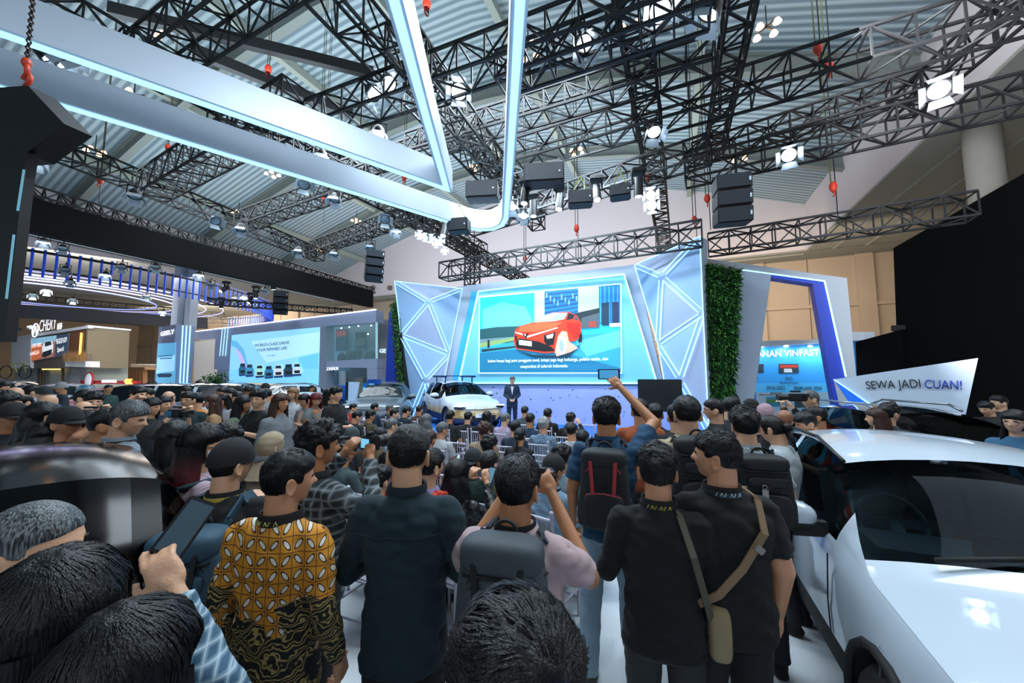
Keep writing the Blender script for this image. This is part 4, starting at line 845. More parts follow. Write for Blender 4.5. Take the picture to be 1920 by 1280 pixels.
def car(sp, lbl, front, heading, pm, z=0, cat='car', low=None, rails=False, interior=True, glass=None, plate=None, wrap=None, grp=None, pm2=None):
    """front: world xy of the middle of the front bumper, heading: direction the nose points"""
    h = V((heading[0], heading[1], 0)).normalized(); rz = atan2(h.y, h.x); L, W = sp['L'], sp['W']
    t = thing('car', lbl, cat, (front[0], front[1], z), rz, grp)
    N = int(L / .05); S_ = [L * i / N for i in range(N + 1)]; rows = []; GL = glass or CGL
    def sec(x):
        e = min(x, L - x); hw = W / 2 * (1 - .30 * exp(-e / .16) - .05 * exp(-e / .7)); top = interp(sp['top'], x); be = min(interp(sp['belt'], x), top - .03)
        gh = max(0, min(1, (top - be - .06) / .42)); rw = hw * (.93 - .24 * gh)
        zb = .24 + .12 * exp(-e / .2)
        pts = [(0, zb), (hw * .86, zb), (hw * .965, zb + .07), (hw * .995, zb + (be - zb) * .35), (hw, zb + (be - zb) * .55), (hw * .985, zb + (be - zb) * .8), (hw * .95, be), (hw * .925, be + .025)]
        ze = top - .05 - .02 * gh
        for k in (1, 2, 3, 4): f = k / 4; pts.append((hw * .925 + (rw - hw * .925) * (f ** 1.25), be + .025 + (max(ze, be + .026) - be - .025) * f))
        for k in (1, 2, 3, 4): a = k / 4; pts.append((rw * (1 - a ** 1.15), max(ze, be + .026) + (top - max(ze, be + .026)) * sin(a * pi / 2)))
        arch = 0
        for wx in sp['wh']:
            d = abs(x - wx); R = sp['wr'] + .07
            if d < R: arch = max(arch, sp['wr'] - .02 + sqrt(R * R - d * d))
        return [(y, max(zz, arch) if 1 <= j <= 5 and arch else zz) for j, (y, zz) in enumerate(pts)]
    M_ = 16; G = [sec(x) for x in S_]
    def P_(i, j, s): return (-S_[i], G[i][j][0] * s, G[i][j][1])
    parts = {k: MB() for k in ('body', 'windscreen', 'rear_window', 'roof', 'lower_cladding')}
    ws, rg = sp['ws'], sp['rg']; mid = (ws[1] + rg[0]) / 2 + .05
    for i in range(N):
        x = (S_[i] + S_[i + 1]) / 2
        for j in range(15):
            for s in (1, -1):
                k = 'body'
                if j >= 11:
                    if ws[0] < x < ws[1]: k = 'windscreen'
                    elif rg[0] < x < rg[1]: k = 'rear_window'
                    elif ws[1] <= x <= rg[0]: k = 'roof'
                elif 7 <= j <= 10 and j < 11:
                    g = G[i][11][1] - G[i][7][1]; xin = (x - ws[0]) 
                    if g > .1 and ws[0] + .28 < x < rg[1] - .12 and abs(x - mid) > .05 and not (rg[0] - .12 < x < rg[0] + .0 ): k = 'side_window'
                elif j <= 2: k = 'lower_cladding'
                if k == 'side_window': k = 'side_window|%d%d' % (s, x > mid)
                elif k == 'lower_cladding': pass
                parts.setdefault(k, MB()).add([P_(i, j, s), P_(i + 1, j, s), P_(i + 1, j + 1, s), P_(i, j + 1, s)], [(0, 1, 2, 3)])
    for i in (0, N):                                        # nose and tail close off
        vs = [P_(i, j, 1) for j in range(16)] + [P_(i, j, -1) for j in range(15, -1, -1)]; parts['body'].add(vs, [list(range(32))])
    mats = dict(body=pm, windscreen=GL, rear_window=GL, side_window=GL, roof=pm2 or pm, lower_cladding=low or RUB)
    for k, b in parts.items():
        if not b.f: continue
        k = k.split('|')[0]
        o = b.build(k, mats[k], t, False, world=False, recalc=False); bm = bmesh.new(); bm.from_mesh(o.data); bmesh.ops.remove_doubles(bm, verts=bm.verts[:], dist=.0008)
        bmesh.ops.recalc_face_normals(bm, faces=bm.faces[:])
        bm.normal_update(); fl_ = []
        for f in bm.faces:
            c_ = f.calc_center_median(); cx = max(-L + .6, min(-.6, c_.x))
            if f.normal.dot(c_ - V((cx, 0, .75))) < 0: fl_.append(f)
        if k != 'body' and fl_: bmesh.ops.reverse_faces(bm, faces=fl_)
        bm.to_mesh(o.data); bm.free(); o.data.shade_smooth(); o.data.set_sharp_from_angle(angle=radians(42))
        if k == 'body' and wrap: o.data.materials[0] = wrap
    wr = sp['wr']
    for wx in sp['wh']:
        for s in (1, -1):
            y = s * (W / 2 - .12); wl = MB().lathe([(wr * .64, -.1), (wr * .9, -.11), (wr, -.07), (wr, .07), (wr * .9, .11), (wr * .64, .1)], (-wx, y, wr), 'y', 28).build('wheel', RUB, t, 'auto', world=False)
            b = MB(); f = s * .06
            for k in range(10):
                a = k * pi / 5 + (.12 if k % 2 else -.12); b.bar((-wx, y + f * .9, wr), (-wx + cos(a) * wr * .62, y + f * 1.25, wr + sin(a) * wr * .62), .035, .025, up=V((0, 1, 0)))
            b.lathe([(.001, f * 1.1), (.06, f * 1.1), (.07, f * .6)], (-wx, y, wr), 'y', 16).ring((-wx, y + f * 1.3, wr), wr * .64, .02, (0, 1, 0), 28, 6)
            b.build('rim', mat('9aa4ac', .3, .8, name='alloy_rim', nz=0), wl, 'auto', world=False)
            MB().lathe([(.001, 0), (wr * .62, 0)], (-wx, y + f * .2, wr), 'y', 20).build('brake_disc', TRS, wl, world=False)
            MB().ring((-wx, s * (W / 2 - .012), wr - .0), wr + .075, .022, (0, 1, 0), 20, 6, a0=0).build('arch_trim', low or RUB, t, True, world=False)
    MB().box((-L / 2, 0, .42), (L * .92, W * .7, .3)).build('underbody', BLK, t, world=False)
    # mirrors, lights, handles, plate
    xm = ws[0] + .42; bz = interp(sp['belt'], xm)
    for s in (1, -1):
        m = MB().ell((-xm, s * (W / 2 + .13), bz + .12), (.085, .15, .085), n=16, m=10, fn=lambda d: 1 + .12 * max(0, -d.z)).build('mirror', pm, t, True, world=False)
        MB().bar((-xm - .02, s * (W / 2 - .07), bz + .04), (-xm, s * (W / 2 + .12), bz + .03), .05, .09).ell((-xm + .005, s * (W / 2 + .13), bz + .07), (.08, .14, .05), n=14, m=6).build('mirror_base', RUB, m, 'auto', world=False)
        MB().box((-xm - .07, s * (W / 2 + .13), bz + .12), (.01, .2, .12)).build('mirror_glass', CHR, m, world=False)
        for hx in (mid - .15, mid + .85): MB().rbox((-hx, s * (W / 2 - .008), bz - .16), (.2, .03, .035), .008).build('door_handle', pm, t, world=False)
        hz = interp(sp['top'], .12); zz = hz - .12
        MB().rbox((-.16, s * W * .37, zz), (.3, .3, .1), .03, Matrix.Rotation(s * -.35, 3, 'Z')).build('headlight', mat('26333c', .15, .3, name='headlight_glass', coat=.8), t, world=False)
        MB().rbox((-.1, s * W * .37, zz + .055), (.3, .3, .018), .004, Matrix.Rotation(s * -.35, 3, 'Z')).build('daytime_light', mat('e8f4ff', .4, 0, 1.2, name='daylight_lamp'), t, world=False)
        MB().rbox((-L + .12, s * W * .36, interp(sp['belt'], L - .2) - .06), (.22, .32, .13), .03).build('tail_light', mat('7a1014', .2, name='red_lens', coat=.6), t, world=False)
        b = MB()
        for dx in (ws[0] + .25, mid, mid + .95):
            q = [V((-dx + .0, s * (W / 2 + .001) * f, zz_)) for f, zz_ in ((.985, bz - .04), (1.0, bz - .3), (.995, .5))]
            for a_, b__ in zip(q, q[1:]): b.bar(a_, b__, .008, .006)
        b.build('door_seam', BLK, t, world=False)
    MB().rbox((-.03, 0, .42), (.1, W * .55, .24), .03).build('lower_grille', BLK, t, world=False)
    MB().bar((-.01, -W * .36, interp(sp['top'], .05) - .08), (.01, 0, interp(sp['top'], .05) - .1), .02, .03).bar((-.01, W * .36, interp(sp['top'], .05) - .08), (.01, 0, interp(sp['top'], .05) - .1), .02, .03).build('front_light_bar', CHR, t, world=False)
    pz = .52; MB().box((.035, 0, pz), (.012, .46, .13)).build('number_plate', mat('dfe4e8', .4, name='plate_white'), t, world=False)
    if plate:
        cu = bpy.data.curves.new('plate', 'FONT'); cu.body = plate; cu.size = .12; cu.align_x = 'CENTER'; o = bpy.data.objects.new('plate', cu); me = evalmesh(o); bpy.data.objects.remove(o)
        for v in me.vertices: v.co = (.045, v.co.x, pz + v.co.y - .04)
        me.materials.append(TD); o = bpy.data.objects.new('plate_lettering', me); C.objects.link(o); o.parent = t
    if rails:
        rm = rails if not rails is True else STL
        for s in (1, -1): MB().path([(-ws[1] - .1, s * W * .31, sp['H'] - .05), (-ws[1] - .3, s * W * .32, sp['H'] + .03), (-rg[0] + .3, s * W * .32, sp['H'] + .03), (-rg[0] + .05, s * W * .31, sp['H'] - .08)], .018).build('roof_rail', rm, t, True, world=False)
    if interior:
        IN = mat('2a2f33', .7, name='dark_interior'); sx = ws[1] + .25
        MB().rbox((-(ws[0] + .5), 0, .86), (.5, W * .78, .26), .08).build('dashboard', mat('39444a', .6, name='dash_grey'), t, 'auto', world=False)
        MB().rbox((-(ws[0] + .42), -.02, 1.02), (.03, .34, .17), .01).build('centre_screen', GLS, t, world=False)
        R = Matrix.Rotation(radians(65), 3, 'Y'); b = MB().ring((-(ws[0] + .82), -.38, 1.0), .18, .016, R @ V((0, 0, 1)), 28, 6)
        for a in (0, 2.3, 3.98): pass
        b.bar((-(ws[0] + .82), -.56, 1.0), (-(ws[0] + .82), -.2, 1.0), .03, .05).bar((-(ws[0] + .8), -.38, 1.0), (-(ws[0] + .6), -.38, .92), .05).build('steering_wheel', mat('4c5a60', .5, name='wheel_leather'), t, 'auto', world=False)
        MB().rbox((-(rg[0] + .05), 0, .95), (.3, W * .72, .5), .05).rbox((-(ws[0] + rg[0]) / 2, W * .44, .72), (rg[0] - ws[0], .05, .46), .01).rbox((-(ws[0] + rg[0]) / 2, -W * .44, .72), (rg[0] - ws[0], .05, .46), .01).rbox((-(ws[0] + rg[0]) / 2, 0, .52), (rg[0] - ws[0], W * .84, .06), .01).build('cabin_trim', IN, t, 'auto', world=False)
        for y in (-.38, .38):
            for q in (sx, sx + .85):
                st_ = MB().rbox((-q - .28, y, .98), (.16, .48, .6), .07, Matrix.Rotation(-.22, 3, 'Y')).rbox((-q - .38, y, 1.3), (.1, .26, .16), .04).rbox((-q, y, .62), (.52, .5, .16), .06)
                st_.build('seat', mat('4a4f4e', .6, name='grey_seat_leather'), t, 'auto', world=False)
    return t, rz
def cw(x, d): return V((RT.x * x, RT.y * x, 0)) + V((FW.x, FW.y, 0)).normalized() * d    # right, forward (metres) -> world
def cv(x, d): v = cw(x, d); return (v.x, v.y)
WH = paint('b9c6d2', 'white_car_paint')
# near white car: the base of its windscreen pillar, on the driver's side
hd = V(cv(-.40, -.91) + (0,)).normalized(); lf = V((-hd.y, hd.x, 0)); B0 = D(1598, 1018, 2.05)
NC = dict(SUV); NC['top'] = [(0, .62), (.04, .76), (.15, .86), (.55, .95), (1.02, 1.02), (1.2, 1.08), (1.9, 1.43), (2.35, 1.52), (3.1, 1.5), (3.75, 1.38), (4.05, 1.15), (4.22, 1.0), (4.3, .8)]; NC['H'] = 1.52; NC['wr'] = .34
fr = B0 + hd * 1.3 + lf * .83; fr.z = 0
t, rz = car(NC, 'large shiny white car at the right foreground seen from its driver side front', fr, hd, WH, low=RUB, glass=glassmat('near_windscreen_glass', '8c9ea4', .22))
# pillar cap, black roof edge, wipers, charge flap
MB().path([(-1.95, -.64, 1.4), (-2.5, -.63, 1.49), (-3.2, -.62, 1.47), (-3.75, -.58, 1.34)], .014).build('roof_seal', BLK, t, True, world=False)
MB().path([(-1.18, -.55, 1.095), (-1.28, -.1, 1.14), (-1.22, .45, 1.12)], .012).path([(-1.16, -.1, 1.09), (-1.3, .35, 1.16), (-1.26, .72, 1.12)], .012).build('wiper', RUB, t, True, world=False)
MB().path([(-.9, -.885, .78), (-.9, -.895, .6), (-.75, -.9, .58), (-.68, -.885, .62), (-.68, -.87, .78), (-.9, -.885, .78)], .004, 4).build('charge_flap_seam', mat('4d585e', .5, name='seam_grey'), t, world=False)
# the car on the stage
def wrapfn(nt, b):
    tc = nt.nodes.new('ShaderNodeTexCoord'); sp_ = nt.nodes.new('ShaderNodeSeparateXYZ'); n = nt.nodes.new('ShaderNodeTexNoise'); n.inputs['Scale'].default_value = 3.2; n.inputs['Detail'].default_value = 3
    ad = nt.nodes.new('ShaderNodeMath'); ad.operation = 'MULTIPLY_ADD'; ad.inputs[1].default_value = .55; cr = nt.nodes.new('ShaderNodeValToRGB'); e = cr.color_ramp.elements
    cr.color_ramp.interpolation = 'CONSTANT'; e[0].color = lin('2a2420'); e[0].position = 0; e[1].color = lin('b8925c'); e[1].position = .62; x = e.new(.84); x.color = lin('d8c090'); x = e.new(.98); x.color = lin('c6d2de')
    nt.links.new(tc.outputs['Object'], n.inputs['Vector']); nt.links.new(tc.outputs['Object'], sp_.inputs[0]); nt.links.new(n.outputs['Fac'], ad.inputs[0]); nt.links.new(sp_.outputs['Z'], ad.inputs[2])
    nt.links.new(ad.outputs[0], cr.inputs[0]); nt.links.new(cr.outputs[0], b.inputs['Base Color'])
wrapm = mat('c6d2de', .25, 0, name='camouflage_wrap', coat=.7, fn=wrapfn)
SC = dict(SUV); SC['L'] = 4.0; SC['H'] = 1.62
t, rz = car(SC, 'white compact car with bronze wrap and blue roof rack parked on the stage', cv(-.95, 11.95), cv(.48, -.88), mat('c6d2de', .28, name='stage_car_white', coat=.8), z=.2, plate='VF 5', wrap=wrapm, low=mat('1d2a4c', .5, name='navy_cladding'), glass=glassmat('stage_car_glass', '2f5a78'))
b = MB()
for y in (-.55, .55): b.bar((-1.9, y, 1.72), (-3.4, y, 1.72), .05)
for x in (-1.9, -2.3, -2.7, -3.1, -3.4): b.bar((x, -.6, 1.75), (x, .6, 1.75), .05, .03)
for x in (-2.1, -3.1):
    for y in (-.52, .52): b.bar((x, y, 1.5), (x, y, 1.72), .04)
b.build('roof_rack', mat('14386e', .4, name='blue_black_rack'), t, world=False)
# the others
BKP = mat('020203', .14, name='black_car_paint', nz=0); BKP.node_tree.nodes['Principled BSDF'].inputs['Specular IOR Level'].default_value = .16
def C2(*a, **k): return car(*a, **k)[0]
BK = dict(BIG); BK['H'] = 1.64; BK['top'] = [(a, b if b < 1.2 else b - .08) for a, b in BIG['top']]
C2(BK, 'black glossy sport utility car filling the left edge in front of the cap wearers', cv(-4.85, -1.42), cv(-.6, -.8), BKP, interior=False, glass=mat('010102', .1, name='black_glass', nz=0), low=mat('050608', .3, name='black_lower', coat=.5, nz=0))
C2(SUV, 'white estate car side-on in front of the wide pale blue screen', cv(-11.7, 14.6), cv(-.75, -.6), WH, rails=True, interior=False, glass=GLS)
C2(SED, 'silver sedan nosing left behind the red-haired woman with a phone', cv(-6.8, 9.4), cv(-.05, -1), paint('97a7b2', 'silver_paint'), interior=False, glass=GLS)
C2(BIG, 'long white car with a black roof left of centre, behind the man in the blazer', cv(-14.5, 12.6), cv(-1, 0), WH, interior=False, glass=GLS, pm2=GLS)
C2(SUV, 'blue car facing the camera in front of the potted plant', cv(-14.3, 17.6), cv(.25, -1), paint('2f6f94', 'teal_blue_paint'), interior=False, glass=GLS)
C2(SED, 'red and white rally car under the dark red gantry', cv(-16.9, 14.4), cv(.4, -.9), paint('b81c24', 'red_paint'), interior=False, glass=GLS)
C2(SUV, 'white hatch car with red wheels left of the gantry', cv(-19.9, 15.6), cv(.5, -.87), WH, interior=False, glass=GLS)
C2(BIG, 'dark off-road car with a bicycle on its roof at the far left', cv(-28, 17), cv(-1, -.3), paint('1b2226', 'charcoal_paint'), interior=False, glass=GLS, rails=True)
C2(BIG, 'matt grey-green off-road car half hidden beside the blue kiosks', cv(-4.75, 12.7), cv(.1, -1), paint('69747a', 'grey_green_paint'), interior=False, glass=GLS)
C2(NC, 'dark grey car with a black roof under the angular sign at the right', cv(5.8, 3.5), cv(-.1, -1), paint('15181b', 'dark_grey_paint'), rails=True, glass=glassmat('smoke_glass', '3c464a'), pm2=GLS)
# bicycle on the far roof
p = D(28, 708, 19); t = thing('bicycle', 'small dark bicycle carried on the roof of the far left car', 'bicycle', (p.x, p.y, 1.8)); u = V((RT.x, RT.y, 0)); z_ = V((0, 0, 1)); o_ = V((p.x, p.y, 2.12))
for s in (-.5, .5): MB().ring(o_ + u * s, .32, .025, V((FW.x, FW.y, 0)), 24, 5).build('wheel', RUB, t)
b = MB().bar(o_ - u * .5, o_ + u * .05 + z_ * -.02, .03).bar(o_ + u * .05, o_ + u * .4 + z_ * .45, .03).bar(o_ - u * .15 + z_ * .45, o_ + u * .4 + z_ * .42, .03).bar(o_ - u * .15 + z_ * .5, o_ + u * .05, .03).bar(o_ - u * .5, o_ - u * .15 + z_ * .4, .03).bar(o_ + u * .5, o_ + u * .38 + z_ * .55, .03)
b.build('frame', mat('8fa032', .4, name='lime_frame'), t)
# ================================================================ PEOPLE: builders
def spw(v, p): return (abs(v) ** p) * (1 if v >= 0 else -1)
def sq(b, c, r, p=.5, n=24, m=14, R=None, mi=0, tp=0):      # rounded-box body; tp narrows the top
    c = V(c); vs = []
    for i in range(m + 1):
        th = pi * i / m - pi / 2
        for j in range(n):
            ph = 2 * pi * j / n; x, y, z = spw(cos(th), p) * spw(cos(ph), p), spw(cos(th), p) * spw(sin(ph), p), spw(sin(th), p)
            q = V((x * r[0] * (1 - tp * z), y * r[1] * (1 - tp * z), z * r[2])); vs.append(c + (R @ q if R else q))
    b.add(vs, [(i * n + j, i * n + (j + 1) % n, (i + 1) * n + (j + 1) % n, (i + 1) * n + j) for i in range(m) for j in range(n)], mi); return b
def sss(a, b, x): t = max(0, min(1, (x - a) / (b - a))); return t * t * (3 - 2 * t)
def gs(x, s): return exp(-(x / s) ** 2)
def headr(d):                                               # face looks to +y
    x, y, z = d; r = V((x * .076, y * .097, z * .117)).length
    if z < 0: r *= 1 - .16 * (-z) ** 1.2 * (1 - max(0, y) * .55) - .10 * abs(x) * min(1, -z * 1.6)
    if y < 0: r *= 1 + .05 * gs(z - .15, .5) * -y - .12 * sss(.2, .9, -z) * -y
    if y > 0:
        r -= .006 * gs(x, .8) * sss(.5, 1, y) * (z > -2)
        r += .026 * gs(x, .13) * gs(z + .20, .13) * y + .011 * gs(x, .10) * gs(z + .02, .17) * y   # nose
        r -= .010 * (gs(x - .33, .17) + gs(x + .33, .17)) * gs(z - .04, .12)                       # sockets
        r += .005 * gs(abs(x) - .3, .25) * gs(z - .2, .09)                                          # brow
        r += .007 * gs(x, .22) * gs(z + .48, .07) - .004 * gs(x, .25) * gs(z + .60, .06)            # lips
        r += .010 * gs(x, .26) * gs(z + .80, .18)                                                   # chin
        r += .004 * gs(abs(x) - .45, .2) * gs(z + .2, .2)
    return r
def loft(b, rings, n=20):
    vs = []
    for c, rx, ry, a in rings:
        for i in range(n):
            t = 2 * pi * i / n; x, y = spw(cos(t), .85) * rx, spw(sin(t), .85) * ry; vs.append(V(c) + V((x * cos(a) - y * sin(a), x * sin(a) + y * cos(a), 0)))
    k = len(rings); b.add(vs, [(i * n + j, i * n + (j + 1) % n, (i + 1) * n + (j + 1) % n, (i + 1) * n + j) for i in range(k - 1) for j in range(n)] + [tuple(range(n))[::-1], tuple(range((k - 1) * n, k * n))])
def cap(b, p, q, r0, r1, ends=True):
    b.tube(p, q, r0, r1, 14)
    if ends: b.ell(p, r0, n=14, m=8); b.ell(q, r1, n=14, m=8)
ARM = dict(down=((.235, -.04, 1.12), (.25, .05, .88)), fold=((.26, .0, 1.12), (.07, .23, 1.12)), phone=((.25, .03, 1.12), (.09, .27, 1.24)), cam=((.28, .15, 1.22), (.11, .29, 1.50)),
           up=((.31, .22, 1.56), (.08, .36, 1.80)), lap=((.23, .06, 1.13), (.12, .30, 1.03)), front=((.24, -.02, 1.12), (.06, .2, .98)), out=((.27, .1, 1.14), (.2, .36, 1.2)))
def joints(pose):
    """pose: (sit|stand|walk, left arm, right arm, lean)"""
    k, la, ra, ln = pose; J = dict(pel=(0, 0, .93), wst=(0, .005, 1.06), che=(0, 0, 1.27), nek=(0, -.018, 1.455), hed=(0, .012, 1.605)); ln = radians(ln)
    for s, nm in ((-1, 'l'), (1, 'r')):
        e, w_ = ARM[la if s < 0 else ra]; J[nm + 'sh'] = (s * .172, -.014, 1.375); J[nm + 'el'] = (s * e[0], e[1], e[2]); J[nm + 'wr'] = (s * w_[0], w_[1], w_[2])
    R = Matrix.Rotation(-ln, 3, 'X')
    for q in J: J[q] = V((0, 0, .93)) + R @ (V(J[q]) - V((0, 0, .93)))
    for s, nm in ((-1, 'l'), (1, 'r')):
        J[nm + 'hp'] = V((s * .09, 0, .9)); J[nm + 'kn'] = V((s * .1, .02, .5)); J[nm + 'an'] = V((s * .105, -.03, .09))
        if k == 'walk': J[nm + 'kn'] = V((s * .11, .10 * s, .5)); J[nm + 'an'] = V((s * .12, .17 * s - .05, .09))
        if k == 'sit': J[nm + 'kn'] = V((s * .12, .40, .50)); J[nm + 'an'] = V((s * .12, .38, .09))
    if k == 'sit':
        for q in J:
            if q[1:] not in ('kn', 'an') : J[q] = V(J[q]) - V((0, 0, .43))
        for nm in 'lr': J[nm + 'hp'].z = .49; J[nm + 'hp'].y = .03
    return J
def hand(b, w, fw, nrm, s, curl=.5, r=.0085):
    """palm and five fingers; fw along the palm, nrm out of the back of the hand, s the thumb's side"""
    fw = V(fw).normalized(); nrm = (V(nrm) - fw * V(nrm).dot(fw)).normalized(); sd = fw.cross(nrm).normalized() * s
    cap(b, w, w + fw * .03, .024, .026); M3 = Matrix((sd, fw, nrm)).transposed()
    sq(b, w + fw * .055, (.040, .048, .017), .7, 14, 8, M3)
    for k, (o, L) in enumerate(((.031, .038), (.011, .043), (-.010, .040), (-.030, .031))):
        p = w + fw * .095 + sd * o; a = 0; d = fw
        for seg in (L, L * .62, L * .5):
            a += curl * (.55 + .12 * k); d = (fw * cos(a) - nrm * sin(a)); q = p + d * seg; cap(b, p, q, r, r * .93); p = q
    p = w + fw * .03 + sd * .034; d = (sd * .75 + fw * .65 - nrm * .35).normalized(); q = p + d * .042; cap(b, p, q, r * 1.25, r * 1.1); d2 = (fw * .9 + sd * .1 - nrm * curl).normalized(); cap(b, q, q + d2 * .035, r * 1.1, r)
def headmat(J, hy, hp): return Matrix.Translation(J['nek'] + V((0, 0, .03))) @ Matrix.Rotation(radians(hy), 4, 'Z') @ Matrix.Rotation(-radians(hp), 4, 'X') @ Matrix.Translation(J['hed'] - J['nek'] - V((0, 0, .03)))
def body_mb(J, hy, hp, hands=True, g=1.0, curl=.95):
    b = MB(); A = 0
    loft(b, [(J['pel'] + V((0, 0, -.08)), .12 * g, .09 * g, 0), (J['pel'], .15 * g, .10 * g, 0), (J['wst'], .135 * g, .095 * g, 0), (J['che'], .155 * g, .11 * g, 0), (J['che'] + (J['nek'] - J['che']) * .5, .14 * g, .085 * g, 0), (J['che'] + (J['nek'] - J['che']) * .8, .095 * g, .07 * g, 0), (J['nek'] + V((0, 0, -.01)), .07, .06, 0)])
    for s in 'lr':
        cap(b, J[s + 'sh'], J[s + 'el'], .052 * g, .042 * g); cap(b, J[s + 'el'], J[s + 'wr'], .041 * g, .026)
        cap(b, J[s + 'hp'], J[s + 'kn'], .082 * g, .056 * g); cap(b, J[s + 'kn'], J[s + 'an'], .054, .036)
        cap(b, J['nek'] + V((0, 0, -.045)), J[s + 'sh'], .036, .048)
        b.ell(J[s + 'an'] + V((0, .07, -.05)), (.04, .11, .035), n=12, m=8)
        if hands:
            d = (J[s + 'wr'] - J[s + 'el']).normalized(); sg = -1 if s == 'l' else 1
            up_arm = d.z > .3 or abs(d.z) < .3; n_ = V((0, -1, .2)) if d.z > .3 else (V((0, 0, 1)) if abs(d.z) <= .3 else V((sg, 0, 0)))
            hand(b, J[s + 'wr'], d, n_, (-sg if d.z > .3 else (-sg if abs(d.z) <= .3 else -sg)), curl)
    H = headmat(J, hy, hp); c = H @ V((0, 0, 0)); R = H.to_3x3()
    cap(b, J['nek'] + V((0, 0, -.04)), c + R @ V((0, -.026, -.055)), .066, .063)
    vs = []; n, m = 48, 40
    for i in range(m + 1):
        th = pi * i / m
        for j in range(n):
            ph = 2 * pi * j / n; d = V((sin(th) * cos(ph), sin(th) * sin(ph), cos(th))); vs.append(H @ (d * headr(d)))
    b.add(vs, [(i * n + j, (i + 1) * n + j, (i + 1) * n + (j + 1) % n, i * n + (j + 1) % n) for i in range(m) for j in range(n)])
    for s in (-1, 1):
        ec = V((s * .079, -.012, -.012)); Re = Matrix.Rotation(s * .35, 3, 'Z')
        b.ell(H @ ec, (.008, .019, .030), R @ Re, n=14, m=8)
        vs = MB().ring((0, 0, 0), .024, .0055, (1, 0, 0), 18, 7); b.add([H @ (ec + Re @ V((v[0] + s * .007, v[1] * .8 - .004, v[2] * 1.25 + .002))) for v in vs.v], vs.f)
        b.ell(H @ (ec + V((s * .004, .006, -.028))), (.006, .009, .010), R, n=8, m=6)
    return b
def remesh(mb, vox, it=2, fold=0, fs=9, name='body', seed=0):
    me = bpy.data.meshes.new(name); me.from_pydata([tuple(v) for v in mb.v], [], mb.f); o = bpy.data.objects.new(name, me); pass
    m = o.modifiers.new('r', 'REMESH'); m.mode = 'VOXEL'; m.voxel_size = vox; m.use_smooth_shade = True
    if it: q = o.modifiers.new('s', 'SMOOTH'); q.iterations = it; q.factor = .5
    r = evalmesh(o); bpy.data.objects.remove(o); bpy.data.meshes.remove(me); r.name = name
    if fold:
        n = len(r.vertices); co = [0.0] * (3 * n); no = [0.0] * (3 * n); r.vertices.foreach_get('co', co); r.vertices.foreach_get('normal', no)
        for k in range(0, 3 * n, 3):
            x, y, z = co[k:k + 3]; f = fold * (noise.noise((x * fs * .8 + seed, y * fs * .8, z * fs * 1.6 + x * fs)) + .5 * noise.noise((x * fs * 2 + seed, y * fs * 2, z * fs * 3.2)))
            co[k] = x + no[k] * f; co[k + 1] = y + no[k + 1] * f; co[k + 2] = z + no[k + 2] * f
        r.vertices.foreach_set('co', co)
    r.polygons.foreach_set('use_smooth', [True] * len(r.polygons)); r.update(); return r
def shirt_mb(J, sl, g=1.0, hem=.10, loose=.014, coat=False):
    b = MB(); k = 1 + loose * 5; J = {a: V(c) for a, c in J.items()}
    loft(b, [(J['pel'] + V((0, 0, -hem)), .172 * g * k, .125 * g * k, 0), (J['pel'] + V((0, 0, .02)), .165 * g * k, .12 * g * k, 0), (J['wst'] + V((0, 0, .03)), .158 * g * k, .112 * g * k, 0), (J['che'], .178 * g * k, .122 * g * k, 0), (J['che'] + (J['nek'] - J['che']) * .45, .172 * g * k, .108 * g * k, 0), (J['che'] + (J['nek'] - J['che']) * .78, .125 * g * k, .085 * g * k, 0), (J['nek'] + V((0, .002, -.012)), .090, .080, 0), (J['nek'] + V((0, .006, .014)), .078, .074, 0)], 24)
    for s in 'lr':
        sh, el, wr = J[s + 'sh'], J[s + 'el'], J[s + 'wr']; cap(b, sh, sh + (el - sh) * .25, .066 * g, .064 * g)
        if sl == 'long': cap(b, sh, el, .064 * g, .055 * g); b.tube(el, el + (wr - el) * .96, .054 * g, .040, 14); b.ell(el, .055 * g, n=12, m=8)
        elif sl == 'short': b.tube(sh, sh + (el - sh) * .72, .064 * g, .068 * g, 16)
        elif sl == 'roll': cap(b, sh, el, .064 * g, .055 * g); b.tube(el, el + (wr - el) * .35, .052 * g, .05, 14)
        cap(b, J['nek'] + V((0, -.005, -.035)), sh + V((-.03 if s == 'r' else .03, 0, .0)), .046 * g, .064 * g)
    return b
def trouser_mb(J, g=1.0, skirt=False):
    b = MB(); loft(b, [(J['pel'] + V((0, 0, -.12)), .155 * g, .115 * g, 0), (J['pel'] + V((0, 0, -.02)), .162 * g, .118 * g, 0), (J['pel'] + V((0, 0, .07)), .155 * g, .11 * g, 0)])
    for s in 'lr': cap(b, J[s + 'hp'], J[s + 'kn'], .096 * g, .072 * g); b.tube(J[s + 'kn'], J[s + 'an'] + V((0, 0, .0)), .07 * g, .062 * g, 14)
    return b
def shoe_mb(J, s, b=None):
    b = b or MB(); a = J[s + 'an']; sq(b, a + V((0, .07, -.065)), (.045, .13, .022), .6, 18, 8); sq(b, a + V((0, .045, -.035)), (.041, .105, .035), .75, 18, 10, None, 0, .18); b.tube(a + V((0, 0, -.03)), a + V((0, 0, .03)), .045, .045, 12); return b
